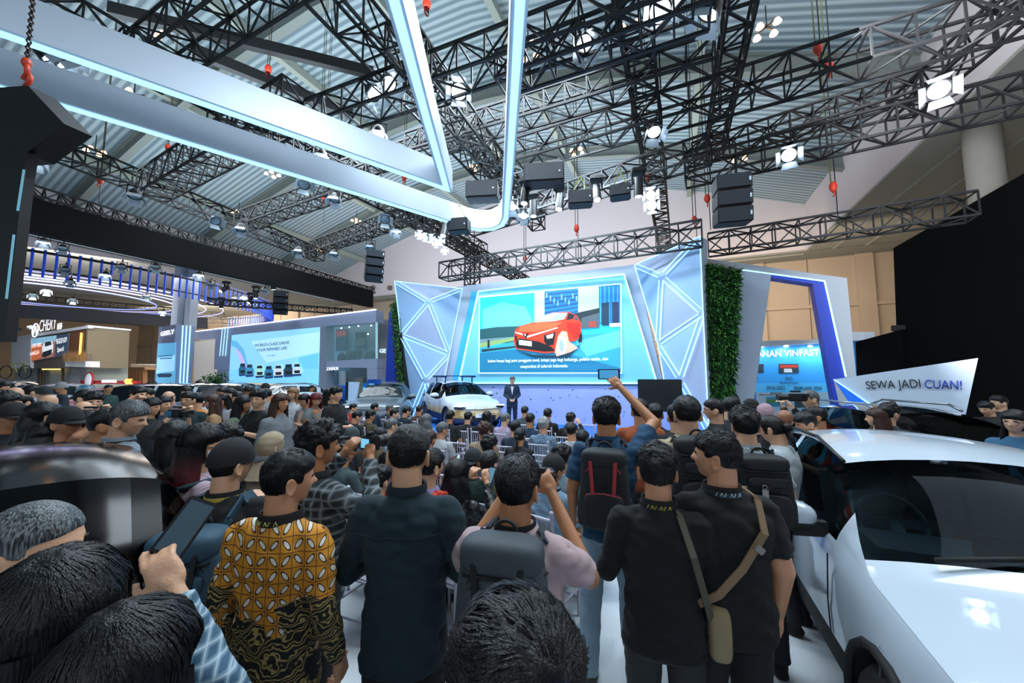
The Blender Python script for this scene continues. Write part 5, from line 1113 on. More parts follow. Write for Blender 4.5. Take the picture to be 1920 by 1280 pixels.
# hair
def hairmask(d, st):
    x, y, z = d
    front = sss(.30, .42, z) if y > 0 else 1
    low = {'fade': -.10, 'short': -.32, 'tousled': -.25, 'bob': -.75, 'long': -.8, 'tied': -.40, 'bald': -.25, 'thin': -.3, 'buzz': -.25}[st]
    side = -.05 if st in ('short', 'tousled', 'thin') else (.08 if st in ('fade', 'buzz') else low); L = low * (1 if st != 'fade' else 1)
    bk = sss(-.05, .55, -y); line = side * (1 - bk) + (L - .28 if st in ('fade', 'buzz', 'bald', 'thin') else L - .25) * bk
    m_ = sss(line - .13, line + .11, z + .07 * noise.noise((x * 5, y * 5, 3 + z * 3)))
    f_ = sss(.42 if st not in ('long', 'bob') else .36, .54, z + abs(x) * .12); fr_ = sss(.30, .62, y)
    m_ *= (1 - fr_) + fr_ * f_
    if st == 'bald': m_ *= 1 - sss(.35, .6, z)
    if st == 'thin': m_ *= 1 - .55 * sss(.75, .95, z)
    return m_
def hair_mesh(st, seed=0, strands=0, amp=1.0):
    rnd = random.Random(seed); b = MB(); n, m = 64, 48; vs = []
    thick = {'fade': .020, 'short': .022, 'tousled': .034, 'bob': .026, 'long': .022, 'tied': .014, 'bald': .006, 'thin': .012, 'buzz': .006}[st]
    def rad(d):
        k = hairmask(d, st); t = thick * (.55 + .45 * sss(-.2, .7, d.z)) 
        if st == 'fade': t *= .10 + .90 * sss(-.15, .6, d.z + .1 * -d.y)
        elif st in ('short', 'tousled'): t *= .22 + .78 * sss(-.15, .62, d.z - .1 * d.y)
        if st in ('short', 'fade', 'tousled', 'buzz', 'thin'): t *= 1 - .6 * abs(d.x) * (1 - max(0, d.z))
        w_ = noise.noise(V((d.x * 3.4 + seed, d.y * 3.4, d.z * 3.4))); w2 = noise.noise(V((d.x * 9 + seed, d.y * 9, d.z * 9)))
        t *= 1 + amp * (.30 * w_ + .22 * w2) * (1.6 if st == 'tousled' else .8)
        return headr(V((d.x, min(d.y, .75), d.z)).normalized()) * (1 - k) * .9 + k * (headr(d) + t)
    for i in range(m + 1):
        th = pi * i / m
        for j in range(n):
            ph = 2 * pi * j / n; d = V((sin(th) * cos(ph), sin(th) * sin(ph), cos(th))); vs.append(d * rad(d))
    b.add(vs, [(i * n + j, (i + 1) * n + j, (i + 1) * n + (j + 1) % n, i * n + (j + 1) % n) for i in range(m) for j in range(n)])
    if st in ('long', 'bob'):
        Ln = .40 if st == 'long' else .17; K = 14; nn = 40
        def cur(u, v_):                                      # u round the back, v down
            a = pi * (1.0 + u) ; a = radians(150) + radians(240) * u; w_ = 1 + .16 * noise.noise(V((u * 9 + seed, v_ * 2.2, 0))) + .05 * noise.noise(V((u * 30, v_ * 5, seed)))
            rx, ry = .094 + .03 * sin(v_ * 2.2), .108 + .016 * v_; return V((cos(a) * rx * w_, sin(a) * ry * w_ - .015 - .02 * v_, .02 - (Ln + .05) * v_))
        g = [[cur(i / nn, k / K) for i in range(nn + 1)] for k in range(K + 1)]; inn = [[V((p.x * .72, p.y * .72 - .01, p.z)) for p in r] for r in g]
        vs = [p for r in g for p in r] + [p for r in inn for p in r]; W_ = nn + 1; O = W_ * (K + 1)
        fs = [(k * W_ + i, k * W_ + i + 1, (k + 1) * W_ + i + 1, (k + 1) * W_ + i) for k in range(K) for i in range(nn)]; fs += [tuple(O + q for q in f)[::-1] for f in fs]
        fs += [(K * W_ + i, K * W_ + i + 1, O + K * W_ + i + 1, O + K * W_ + i) for i in range(nn)] + [(k * W_ + e, (k + 1) * W_ + e, O + (k + 1) * W_ + e, O + k * W_ + e) for k in range(K) for e in (0, nn)]
        b.add(vs, fs)
    if st == 'tied': b.ell((0, -.125, -.0), (.036, .036, .036), n=16, m=10, fn=lambda d: 1 + .12 * noise.noise(d * 4)); b.tube((0, -.125, -.02), (0, -.13, -.2), .026, .008, 10)
    if st == 'buzz': strands = 0
    for k in range(strands):                                 # loose locks lying on the cap, combed by a slow field
        d = V((rnd.gauss(0, 1), rnd.gauss(0, 1), rnd.gauss(.4, 1))).normalized()
        if hairmask(d, st) < .8: continue
        r = rad(d) * 1.001; a = 2.4 * noise.noise(V((d.x * 1.6 + seed, d.y * 1.6, d.z * 1.6))); q = V((cos(a + seed), sin(a + seed), 0)) if st in ('short', 'tousled', 'fade') and d.z > .35 else V((d.x * .3 + .25 * sin(a), d.y * .3 + .25 * cos(a), -1))
        fl = (q - d * q.dot(d)).normalized(); s = d.cross(fl) * rnd.uniform(.0010, .0022); long_ = st in ('long', 'bob')
        L = rnd.uniform(.022, .04) * (1.9 if long_ else (1.2 if st == 'tousled' else .8)); lift = {'tousled': .22, 'short': .12, 'fade': .14}.get(st, .02) * rnd.uniform(.2, 1.3)
        p0 = d * (r - .002); ps = [p0]
        for m_ in (1, 2, 3):
            t_ = ps[-1] + (fl + d * lift) * L / 3; n_ = t_.normalized(); ps.append(n_ * min(t_.length, rad(n_) + .0015 + lift * L * m_ * .25))
        b.add([ps[0] - s, ps[0] + s, ps[1] + s, ps[1] - s, ps[2] + s * .7, ps[2] - s * .7, ps[3]], [(0, 1, 2, 3), (3, 2, 4, 5), (5, 4, 6)])
    return b
def hairmat(h, hi=None, r=.42):
    a = bpy.data.materials.new('hair_' + h); a.use_nodes = True; nt = a.node_tree; bs = nt.nodes['Principled BSDF']; bs.inputs['Roughness'].default_value = r; bs.inputs['Specular IOR Level'].default_value = .32
    tc = nt.nodes.new('ShaderNodeTexCoord'); mp = nt.nodes.new('ShaderNodeMapping'); mp.inputs['Scale'].default_value = (260, 260, 24); n = nt.nodes.new('ShaderNodeTexNoise'); n.inputs['Scale'].default_value = 1; n.inputs['Detail'].default_value = 2
    cr = nt.nodes.new('ShaderNodeValToRGB'); e = cr.color_ramp.elements; e[0].position = .38; e[1].position = .68; e[0].color = lin(h); e[1].color = lin(hi or h)
    bp = nt.nodes.new('ShaderNodeBump'); bp.inputs['Strength'].default_value = .55; bp.inputs['Distance'].default_value = .004
    nt.links.new(tc.outputs['Object'], mp.inputs[0]); nt.links.new(mp.outputs[0], n.inputs['Vector']); nt.links.new(n.outputs['Fac'], cr.inputs[0]); nt.links.new(cr.outputs[0], bs.inputs['Base Color']); nt.links.new(n.outputs['Fac'], bp.inputs['Height']); nt.links.new(bp.outputs[0], bs.inputs['Normal']); return a
HC = dict(k=hairmat('070708', '111213'), g=hairmat('1c1e20', '7d8486'), w=hairmat('6a6c6c', 'a6aaaa'), b=hairmat('2a1a14', '4a3024'), r=hairmat('2a1214', '8a2c34'), t=hairmat('6a4a34', 'a07a58'))
def ombre(m, h, z0, z1):                                     # dyed lengths: colour h below z1
    a = m.copy(); nt = a.node_tree; bs = nt.nodes['Principled BSDF']; l = bs.inputs['Base Color'].links[0]; src = l.from_socket; mx = nt.nodes.new('ShaderNodeMix'); mx.data_type = 'RGBA'
    tc = nt.nodes.new('ShaderNodeTexCoord'); sp_ = nt.nodes.new('ShaderNodeSeparateXYZ'); mr = nt.nodes.new('ShaderNodeMapRange'); mr.inputs[1].default_value = z0; mr.inputs[2].default_value = z1
    nt.links.new(tc.outputs['Object'], sp_.inputs[0]); nt.links.new(sp_.outputs['Z'], mr.inputs[0]); nt.links.new(mr.outputs[0], mx.inputs[0]); mx.inputs[6].default_value = lin(h); nt.links.new(src, mx.inputs[7]); nt.links.new(mx.outputs[2], bs.inputs['Base Color']); return a
HC['o'] = ombre(HC['k'], '7a2a30', -.30, -.02)
def skinmat(h):
    return mat(h, .48, 0, 0, .05, .12, 140, name='skin_' + h)
SK = [skinmat(h) for h in ('c08a68', 'ad7650', 'cf9f7e', '8a5a40')]
EYE = mat('17120f', .3, name='dark_eye', nz=0); BROW = mat('15110f', .8, name='eyebrow', nz=0)
def fabric(h, r=.85): return mat(h, r, 0, 0, .10, .25, 500, name='cloth_' + h)
CACHE = {}
def cached(k, f):
    if k not in CACHE: CACHE[k] = f()
    return CACHE[k]
def linkmesh(name, me, m, parent):
    o = bpy.data.objects.new(name, me); C.objects.link(o); o.parent = parent
    if not me.materials: me.materials.append(m)
    o.material_slots[0].link = 'OBJECT'; o.material_slots[0].material = m; return o
def eyes_mb():
    b = MB()
    for s in (-1, 1): d = V((s * .31, .93, .03)).normalized(); b.ell(d * (headr(d) - .004), (.011, .006, .005), n=10, m=6)
    return b
def brows_mb():
    b = MB()
    for s in (-1, 1):
        q = [V((s * x, .93, z)).normalized() for x, z in ((.16, .17), (.32, .21), (.5, .15))]; q = [d * (headr(d) + .001) for d in q]; b.path(q, .0035, 6)
    return b
def glasses_mb():
    b = MB()
    for s in (-1, 1):
        d = V((s * .31, .93, .03)).normalized(); c = d * (headr(d) + .010); b.ring(c, .022, .0018, (0, 1, 0), 18, 5); b.bar((s * .052, .098, .008), (s * .083, .0, .008), .003)
    b.bar((-.012, .108, .008), (.012, .108, .008), .003); return b
def mesh_of(b, name, smooth=True):
    me = bpy.data.meshes.new(name); me.from_pydata([tuple(v) for v in b.v], [], b.f); bm = bmesh.new(); bm.from_mesh(me); bmesh.ops.recalc_face_normals(bm, faces=bm.faces[:]); bm.to_mesh(me); bm.free()
    if smooth: me.polygons.foreach_set('use_smooth', [True] * len(me.polygons))
    me.polygons.foreach_set('material_index', b.m); me.update(); return me
def cap_mb(seed=0, brim=True):
    b = MB(); n, m = 40, 20; vs = []
    for i in range(m + 1):
        th = radians(92) * i / m
        for j in range(n): ph = 2 * pi * j / n; d = V((sin(th) * cos(ph), sin(th) * sin(ph), cos(th))); vs.append(d * (headr(V((d.x, d.y, max(d.z, .1))).normalized()) + .014) + V((0, 0, .018)))
    b.add(vs, [(i * n + j, (i + 1) * n + j, (i + 1) * n + (j + 1) % n, i * n + (j + 1) % n) for i in range(m) for j in range(n)]); b.ell((0, 0, .15), .008, n=8, m=5)
    if brim:
        vs = []
        for k in range(2):
            for i in range(13):
                a = radians(25 + 130 * i / 12); vs += [V((cos(a) * .088, sin(a) * .105, .026 - k * .004)), V((cos(a) * .095, sin(a) * .115 + .085 * sin(a) ** 2, .008 - k * .004))]
        b.add(vs, [(2 * i, 2 * i + 1, 2 * i + 3, 2 * i + 2) for i in range(12)] + [(26 + 2 * i + 2, 26 + 2 * i + 3, 26 + 2 * i + 1, 26 + 2 * i) for i in range(12)])
    return b
def hijab_mb(seed=0):
    b = MB(); n, m = 48, 36; vs = []
    for i in range(m + 1):
        t = i / m
        for j in range(n):
            ph = 2 * pi * j / n; c, s = cos(ph), sin(ph)
            if t < .6:
                th = radians(138) * t / .6; d = V((sin(th) * c, sin(th) * s, cos(th))); r = headr(V((d.x, min(d.y, .3), max(d.z, -.35))).normalized()) + .016
                if d.y > .55 and abs(d.x) < .62 and d.z < .62: r = headr(d) * .86
                p = d * r
            else:
                u = (t - .6) / .4; r = .085 + .13 * u ** .8; p = V((c * r * (1 + .25 * u), s * r * .85 - .02, -.10 - .13 * u))
            p += p.normalized() * .006 * noise.noise(V((p.x * 14, p.y * 14, p.z * 30 + seed))) ; vs.append(p)
    b.add(vs, [(i * n + j, (i + 1) * n + j, (i + 1) * n + (j + 1) % n, i * n + (j + 1) % n) for i in range(m) for j in range(n)]); return b
POSES = dict(s=('sit', 'lap', 'lap', 4), sp=('sit', 'phone', 'phone', 8), sc=('sit', 'cam', 'cam', 0), n=('stand', 'down', 'down', 0), f=('stand', 'fold', 'fold', 0), p=('stand', 'phone', 'phone', 4),
             c=('stand', 'cam', 'cam', 0), u=('stand', 'down', 'up', 0), cr=('stand', 'fold', 'cam', 0), h=('stand', 'front', 'front', 2), w=('walk', 'down', 'up', 0), o=('stand', 'phone', 'out', 4))
NP = [0]
def person(px, y, label, pose='s', yaw=0, hy=0, hp=0, hair='short', hc='k', top='1c2023', sl='short', bot='1c2026', skin=None, d=None, z=None, g=1.0, glasses=False, group=None, fine=False, topm=None, extra=None, amp=1.0, shoes='1a1a1c', st=0, hem=.10, zmin=.86, zmax=1.09, cover=None, coverc='101214'):
    NP[0] += 1; sd = NP[0]; PS = POSES[pose]; sit = PS[0] == 'sit'; base = 1.735 - (.43 if sit else 0)
    zt = z or ((1.27 if sit else 1.68) + ((sd * 37) % 11 - 5) * .006)
    r = ray(px, y)
    if d is None: d = (CAM.z - zt) / -r.z
    else: zt = CAM.z + r.z * d - st
    sc = max(zmin, min(zmax, zt / base)) if not sit else max(.93, min(1.08, zt / base))
    q = CAM + r * d; J = joints(PS); hyb = round(hy / 25) * 25 if not fine else hy; hpb = round(hp / 15) * 15 if not fine else hp
    H0 = headmat(J, hyb, hpb); off = H0 @ V((0, 0, .10)); off.z = 0; R = Matrix.Rotation(radians(yaw), 3, 'Z'); loc = V((q.x, q.y, 0)) - R @ off * sc
    onst = st
    t = thing('person', label, 'person', (loc.x, loc.y, onst), radians(yaw), group); t.scale = (sc,) * 3
    sk = SK[(sd * 7) % 3] if skin is None else SK[skin]; vox = .0062 if fine else .0125
    key = (pose, hyb, hpb, g, fine)
    linkmesh('body', cached(('b',) + key, lambda: remesh(body_mb(J, hyb, hpb, True, g), vox, 2, name='body')), sk, t)
    linkmesh('shirt', cached(('t', pose, sl, g, hem, fine, sd if fine else 0), lambda: remesh(shirt_mb(J, sl, g, hem), .008 if fine else .014, 3, .015 if fine else .007, 9, 'shirt', sd)), topm or fabric(top), t)
    linkmesh('trousers', cached(('l', pose, g, fine), lambda: remesh(trouser_mb(J, g), .010 if fine else .016, 3, .006, 8, 'trousers')), fabric(bot), t)
    for s in 'lr': linkmesh('shoe', cached(('s', pose, s), lambda: mesh_of(shoe_mb(J, s), 'shoe')), fabric(shoes), t)
    def onhead(name, key, mk, m):
        me = cached(key, mk); o = linkmesh(name, me, m, t); o.matrix_local = H0; return o
    if hair in ('cap', 'capb', 'hijab'):
        if hair == 'hijab': onhead('headscarf', ('hj',), lambda: mesh_of(hijab_mb(), 'headscarf'), fabric(coverc))
        else:
            o = onhead('cap', ('cap',), lambda: mesh_of(cap_mb(), 'cap'), fabric(coverc))
            if hair == 'capb': o.matrix_local = H0 @ Matrix.Rotation(pi, 4, 'Z')
            onhead('hair', ('hr', 'buzz', 0, False, 1), lambda: mesh_of(hair_mesh('buzz', 0), 'hair'), HC[hc])
    else:
        v_ = sd if fine else sd % 4; onhead('hair', ('hr', hair, v_, fine, amp), lambda: mesh_of(hair_mesh(hair, v_ * 3.7, 5200 if fine else 260, amp), 'hair'), HC[hc])
    onhead('eyes', ('ey',), lambda: mesh_of(eyes_mb(), 'eyes'), EYE); onhead('eyebrows', ('br',), lambda: mesh_of(brows_mb(), 'eyebrows'), BROW)
    if glasses: onhead('glasses', ('gl',), lambda: mesh_of(glasses_mb(), 'glasses'), BLK)
    t['sc'] = sc
    del t['sc']
    return dict(o=t, J=J, H=H0, sc=sc, W=lambda p: V(t.location) + R @ (V(p) * sc), R=R, q=q, loc=loc, yaw=yaw)
# ================================================================ PEOPLE: the fourteen nearest
FN = dict(fine=True)
def hexpat(name, bg, fg, k, lo, hi, bg2=None):
    """small repeating figure printed on cloth"""
    a = bpy.data.materials.new(name); a.use_nodes = True; nt = a.node_tree; b = nt.nodes['Principled BSDF']; b.inputs['Roughness'].default_value = .85
    tc = nt.nodes.new('ShaderNodeTexCoord'); v = nt.nodes.new('ShaderNodeTexVoronoi'); v.inputs['Scale'].default_value = k; v.feature = 'F1'; v.inputs['Randomness'].default_value = .35
    cr = nt.nodes.new('ShaderNodeValToRGB'); e = cr.color_ramp.elements; e[0].position = lo; e[1].position = hi; e[0].color = lin(fg); e[1].color = lin(bg)
    nt.links.new(tc.outputs['Object'], v.inputs['Vector']); nt.links.new(v.outputs['Distance'], cr.inputs[0]); nt.links.new(cr.outputs[0], b.inputs['Base Color']); return a
def plaid(name, c0, c1, c2, k=9):
    a = bpy.data.materials.new(name); a.use_nodes = True; nt = a.node_tree; b = nt.nodes['Principled BSDF']; b.inputs['Roughness'].default_value = .85; tc = nt.nodes.new('ShaderNodeTexCoord'); last = None
    for ax, col, lo in (('X', c1, .6), ('Z', c1, .6), ('X', c2, .95), ('Z', c2, .95)):
        w_ = nt.nodes.new('ShaderNodeTexWave'); w_.bands_direction = ax; w_.inputs['Scale'].default_value = k * (1 if lo < .9 else 1); w_.inputs['Distortion'].default_value = .6; w_.inputs['Detail'].default_value = 0
        mr = nt.nodes.new('ShaderNodeMapRange'); mr.inputs[1].default_value = lo - .03; mr.inputs[2].default_value = lo; mr.inputs[4].default_value = .5 if lo < .9 else .6
        mx = nt.nodes.new('ShaderNodeMix'); mx.data_type = 'RGBA'; mx.inputs[6].default_value = lin(c0); mx.inputs[7].default_value = lin(col)
        nt.links.new(tc.outputs['Object'], w_.inputs['Vector']); nt.links.new(w_.outputs['Fac'], mr.inputs[0]); nt.links.new(mr.outputs[0], mx.inputs[0])
        if last: nt.links.new(last, mx.inputs[6])
        last = mx.outputs[2]
    nt.links.new(last, b.inputs['Base Color']); return a
def batik():
    a = bpy.data.materials.new('batik_cloth'); a.use_nodes = True; nt = a.node_tree; N_ = nt.nodes.new; Lk = nt.links.new; bs = nt.nodes['Principled BSDF']; bs.inputs['Roughness'].default_value = .8
    def mth(op, a_, b_=None, c_=None):
        n = N_('ShaderNodeMath'); n.operation = op
        for i, v in enumerate((a_, b_, c_)):
            if v is None: continue
            if isinstance(v, (int, float)): n.inputs[i].default_value = v
            else: Lk(v, n.inputs[i])
        return n.outputs[0]
    def mix(f, A, B_):
        n = N_('ShaderNodeMix'); n.data_type = 'RGBA'; Lk(f, n.inputs[0])
        for i, v in ((6, A), (7, B_)):
            if isinstance(v, str): n.inputs[i].default_value = lin(v)
            else: Lk(v, n.inputs[i])
        return n.outputs[2]
    tc = N_('ShaderNodeTexCoord'); sp_ = N_('ShaderNodeSeparateXYZ'); Lk(tc.outputs['Object'], sp_.inputs[0]); X, Y, Z_ = sp_.outputs
    h = mth('ADD', X, mth('MULTIPLY', Y, .8)); k = 9.2
    u = mth('MULTIPLY', mth('ADD', h, Z_), k); v = mth('MULTIPLY', mth('SUBTRACT', h, Z_), k)
    fu = mth('SUBTRACT', mth('FRACT', u), .5); fv = mth('SUBTRACT', mth('FRACT', v), .5)
    au = mth('ABSOLUTE', fu); av = mth('ABSOLUTE', fv)
    def oval(p, q, rx, ry): return mth('ADD', mth('POWER', mth('DIVIDE', p, rx), 2), mth('POWER', mth('DIVIDE', mth('SUBTRACT', q, .5), ry), 2))
    # petals sit on the cell edges, pointing at the crossings
    d1 = mth('MINIMUM', oval(mth('SUBTRACT', .5, au), mth('ADD', av, .5), .15, .36), oval(mth('SUBTRACT', .5, av), mth('ADD', au, .5), .15, .36))
    white = mth('LESS_THAN', d1, .42); dark = mth('LESS_THAN', d1, .95)
    grid = mth('LESS_THAN', mth('MINIMUM', mth('ABSOLUTE', mth('SUBTRACT', au, av)), 1), .035)
    gold = mix(grid, 'c8861c', '6b3d12'); g2 = mix(dark, gold, '50300f'); g3 = mix(white, g2, 'd8d4c8')
    # lower part: black ground with curling golden leaves
    n = N_('ShaderNodeTexNoise'); n.inputs['Scale'].default_value = 5; n.inputs['Detail'].default_value = 2; Lk(tc.outputs['Object'], n.inputs['Vector'])
    vo = N_('ShaderNodeTexVoronoi'); vo.inputs['Scale'].default_value = 7; Lk(n.outputs['Color'], vo.inputs['Vector'])
    w_ = N_('ShaderNodeTexWave'); w_.wave_type = 'RINGS'; w_.inputs['Scale'].default_value = 8; w_.inputs['Distortion'].default_value = 14; w_.inputs['Detail'].default_value = 2; w_.inputs['Detail Scale'].default_value = 1.6; Lk(tc.outputs['Object'], w_.inputs['Vector'])
    cr = N_('ShaderNodeValToRGB'); e = cr.color_ramp.elements; e[0].position = .3; e[0].color = lin('0d0d0c'); e[1].position = .4; e[1].color = lin('8a7640'); x = e.new(.8); x.color = lin('b09a5c'); x = e.new(.9); x.color = lin('1a160e'); Lk(w_.outputs['Fac'], cr.inputs[0])
    lim = mth('ADD', mth('MULTIPLY', mth('SUBTRACT', n.outputs['Fac'], .5), .8), mth('ADD', mth('MULTIPLY', mth('ABSOLUTE', X), .55), .98)); f = mth('LESS_THAN', Z_, lim)
    Lk(mix(f, g3, cr.outputs[0]), bs.inputs['Base Color']); return a
def part(P, name, b, m, smooth='auto', parent=None):          # geometry given in the person's own frame
    return b.build(name, m, parent or P['o'], smooth, world=False)
def collar(P, m, lift=0, band='101418', letters=None):
    J = P['J']; c = J['nek'] + V((0, .008, .006 + lift * .6)); b = MB()
    b.lathe([(.082, -.018), (.086, .0), (.081, .028), (.073, .024), (.075, -.018)], c, 'z', 28); part(P, 'collar', b, m)
    if band:
        b = MB().lathe([(.086, -.006), (.089, .0), (.088, .016), (.083, .016)], c + V((0, 0, -.012)), 'z', 28); ln = part(P, 'lanyard', b, mat(band, .6, name='lanyard_cloth'))
        b = MB()
        for s in (-1, 1): b.path([c + V((s * .075, .03, -.01)), c + V((s * .05, .105, -.08)), J['che'] + V((s * .012, .15, .0))], .008, 5)
        part(P, 'lanyard_strap', b, mat(band, .6, name='lanyard_cloth'), True)
        if letters:
            b = MB()
            for k, a in enumerate((-2.2, -2.0, -1.8, -1.55, -1.35, -1.1)):
                p0 = c + V((cos(a) * .090, sin(a) * .090, .0)); t_ = V((-sin(a), cos(a), 0)); b.bar(p0 - t_ * .005 + V((0, 0, -.010)), p0 + t_ * .002 + V((0, 0, .006)), .005, .002)
                if k % 2: b.bar(p0 + t_ * .008 + V((0, 0, -.010)), p0 + t_ * .002 + V((0, 0, .006)), .005, .002)
            part(P, 'lanyard_print', b, mat(letters, .6, name='lanyard_print_' + letters), False)
def thingat(P, name, label, cat, p, rz=0, grp=None):
    q = P['W'](p); t = thing(name, label, cat, (q.x, q.y, q.z), radians(P['yaw'] + rz), grp); t.scale = (P['sc'],) * 3; return t
def backpack(P, label, col, w_=.29, h=.46, dz=.0, style=0, trim=None, dpt=.15):
    t = thingat(P, 'backpack', label, 'backpack', (0, -.135, .93 + dz)); m = mat(col, .75, 0, 0, .08, .35, 260, name='pack_' + col); dk = mat('0c0e10', .7, name='pack_black'); w2 = w_ / 2
    L = lambda b, n, mm, par=None, s='auto': b.build(n, mm, par or t, s, world=False)
    body = L(sq(MB(), (0, -dpt * .5, h / 2), (w2, dpt * .5, h / 2), .42, 36, 24, None, 0, .10), 'main_compartment', m)
    pk = L(sq(MB(), (0, -dpt * .98, h * .27), (w2 * .82, .035, h * .23), .5, 28, 16), 'front_pocket', m)
    L(sq(MB(), (0, -dpt * .55, h * .90), (w2 * .92, dpt * .52, h * .12), .6, 30, 14), 'top_lid', mat(col, .7, name='packlid_' + col, nz=.12))
    b = MB().path([(-w2 * .70, -dpt * 1.1, h * .46), (0, -dpt * 1.2, h * .50), (w2 * .70, -dpt * 1.1, h * .46)], .0035, 5); L(b, 'zip', mat(trim or '20262a', .5, name='zip'), pk)
    b = MB().path([(-w2 * .78, -dpt * .9, h * .70), (-w2 * .4, -dpt * 1.02, h * .86), (w2 * .4, -dpt * 1.02, h * .86), (w2 * .78, -dpt * .9, h * .70)], .004, 5); L(b, 'zip', mat(trim or '20262a', .5, name='zip'), body)
    b = MB().ring((0, -.03, h + .0), .04, .008, (0, 1, 0), 18, 6, a0=0, a1=2 * pi); L(b, 'carry_handle', dk)
    for s in (-1, 1):
        z0 = .93 + dz; b = MB(); pts = [V(q) - V((0, -.135, z0)) for q in ((s * .07, -.16, z0 + h * .9), (s * .10, -.135, 1.375), (s * .115, -.06, 1.448), (s * .12, .03, 1.446), (s * .125, .115, 1.37), (s * .13, .152, 1.25), (s * .15, .145, 1.12), (s * .19, .05, 1.03), (s * .17, -.12, max(.98 + dz, .9)))]
        for a_, c_ in zip(pts, pts[1:]): b.bar(a_, c_ + (c_ - a_) * .06, .058, .012, up=V((s * .5, .5, .4)))
        L(b, 'shoulder_strap', m if style != 2 else mat('8c7a5c', .8, name='tan_strap'), None)
    if style in (1, 3):
        for s in (-1, 1): L(MB().bar((s * w2 * .5, -dpt * 1.03, h * .88), (s * w2 * .35, -dpt * 1.16, h * .16), .022, .006), 'webbing', mat(trim or '101214', .6, name='web_' + (trim or 'k')))
    if style in (0, 1):
        for f in (.52, .80): L(MB().path([(-w2 * .97, -dpt * .45, h * f), (-w2 * .72, -dpt * 1.0, h * f), (0, -dpt * 1.06, h * (f + .01)), (w2 * .72, -dpt * 1.0, h * f), (w2 * .97, -dpt * .45, h * f)], .006, 5), 'piping', dk, None, True)
        L(sq(MB(), (0, -dpt * 1.0, h * .66), (w2 * .7, .014, h * .07), .5, 24, 10), 'upper_pocket', mat(col, .6, name='packpocket_' + col, nz=.15))
    L(MB().rbox((0, -dpt * 1.13, h * .60), (.035, .012, .03), .004), 'buckle', BLK)
    for s in (-1, 1): L(sq(MB(), (s * w2 * .98, -dpt * .5, h * .22), (.02, dpt * .32, h * .2), .6, 18, 10), 'side_pocket', m)
    return t
def phone(P, label, p, R=None, lit='3a6f8c', rz=0, k=1.0, grp=None):
    t = thingat(P, 'phone', label, 'phone', p, rz, grp); R = R or Matrix.Rotation(radians(-35), 3, 'X')
    MB().rbox((0, 0, 0), (.076 * k, .010, .158 * k), .004, R).build('phone_body', mat('121315', .3, name='phone_black'), t, world=False)
    MB().box(R @ V((0, -.0056, 0)), (.062 * k, .0008, .135 * k), R).build('screen', mat(lit, .3, 0, .8, name='phone_screen_' + lit), t, world=False); return t
def camera(P, label, p, rz=0, scr='6fb8dc'):
    t = thingat(P, 'camera', label, 'camera', p, rz); B = mat('0e0f11', .5, name='camera_black')
    MB().rbox((0, 0, 0), (.13, .06, .085), .008).rbox((0, .0, .05), (.045, .045, .03), .006).build('camera_body', B, t, world=False)
    MB().lathe([(.001, .03), (.036, .03), (.036, .08), (.040, .085), (.040, .12), (.030, .12), (.001, .11)], axis='y', n=20).build('lens', B, t, 'auto', world=False)
    MB().box((-.01, -.032, -.003), (.078, .003, .056)).build('display', mat(scr, .3, 0, .9, name='camera_display'), t, world=False)
    MB().rbox((.05, -.0, .048), (.02, .02, .012), .003).build('dial', CHR, t, world=False); return t
# nearest row
A = person(546, 843, 'man in a golden batik shirt with white petals, seen from behind', 'n', yaw=14, hy=-38, hair='short', sl='long', topm=batik(), z=1.682, hem=.17, skin=0, bot='14161a', g=1.0, **FN)
collar(A, A['o'].children[1].material_slots[0].material, 0, '16181a', 'c8c070')
B = person(769, 798, 'tall man in a dark blue-green collarless shirt, arms folded, back to us', 'f', yaw=23, hair='fade', top='0f2831', sl='long', z=1.768, zmax=1.04, g=.97, bot='0c0f12', skin=2, hem=.16, **FN)
collar(B, fabric('0d222b'), .012, None); part(B, 'back_yoke_seam', MB().path([(-.17, -.128, 1.33), (-.08, -.142, 1.315), (.08, -.142, 1.315), (.17, -.128, 1.33)], .002, 5), fabric('081820'))
Cc = person(972, 853, 'man in a pale pink T-shirt with a grey backpack photographing the stage', 'c', yaw=10, hy=-14, hair='short', top='b29a9c', sl='short', z=1.68, skin=1, bot='101214', g=1.03, **FN)
collar(Cc, fabric('14161a'), 0, '0e1012'); backpack(Cc, 'charcoal grey backpack worn over the pale pink T-shirt', '3a4349', .32, .52, .05, 1)
camera(Cc, 'black camera with neck strap raised by the man in pale pink', (.05, .36, 1.54), -10, '2a3238')
Dd = person(1343, 806, 'broad man in a black T-shirt with a tan crossbody strap, head turned left', 'n', yaw=18, hy=58, hp=-4, hair='fade', top='050506', sl='short', z=1.735, skin=0, bot='0c0d10', g=1.12, **FN)
collar(Dd, fabric('0b0c0d'), 0, '1d2a30', 'b8ccd8')
t = thingat(Dd, 'crossbody_bag', 'tan strapped sling bag on the broad man in the black T-shirt', 'bag', (0, 0, 0)); TAN = mat('7d6448', .7, name='tan_webbing')
b = MB(); pts = [V((.09, .13, 1.36)), V((.125, .05, 1.455)), V((.13, -.06, 1.44)), V((.11, -.145, 1.32)), V((.0, -.172, 1.18)), V((-.10, -.17, 1.07)), V((-.19, -.12, .99)), V((-.22, .0, .93)), V((-.16, .14, .94))]
for a_, c_ in zip(pts, pts[1:]): b.bar(a_, c_ + (c_ - a_) * .05, .034, .007, up=V((.3, -1, .3)))
b.build('strap', TAN, t, world=False); sq(MB(), (-.235, .10, .93), (.05, .10, .13), .5, 24, 14).build('pouch', mat('6d6350', .75, name='olive_pouch'), t, True, world=False); MB().rbox((.075, -.165, 1.26), (.045, .014, .03), .004, Matrix.Rotation(.7, 3, 'Y')).build('buckle', mat('8a8478', .4, .5, name='pewter'), t, world=False)
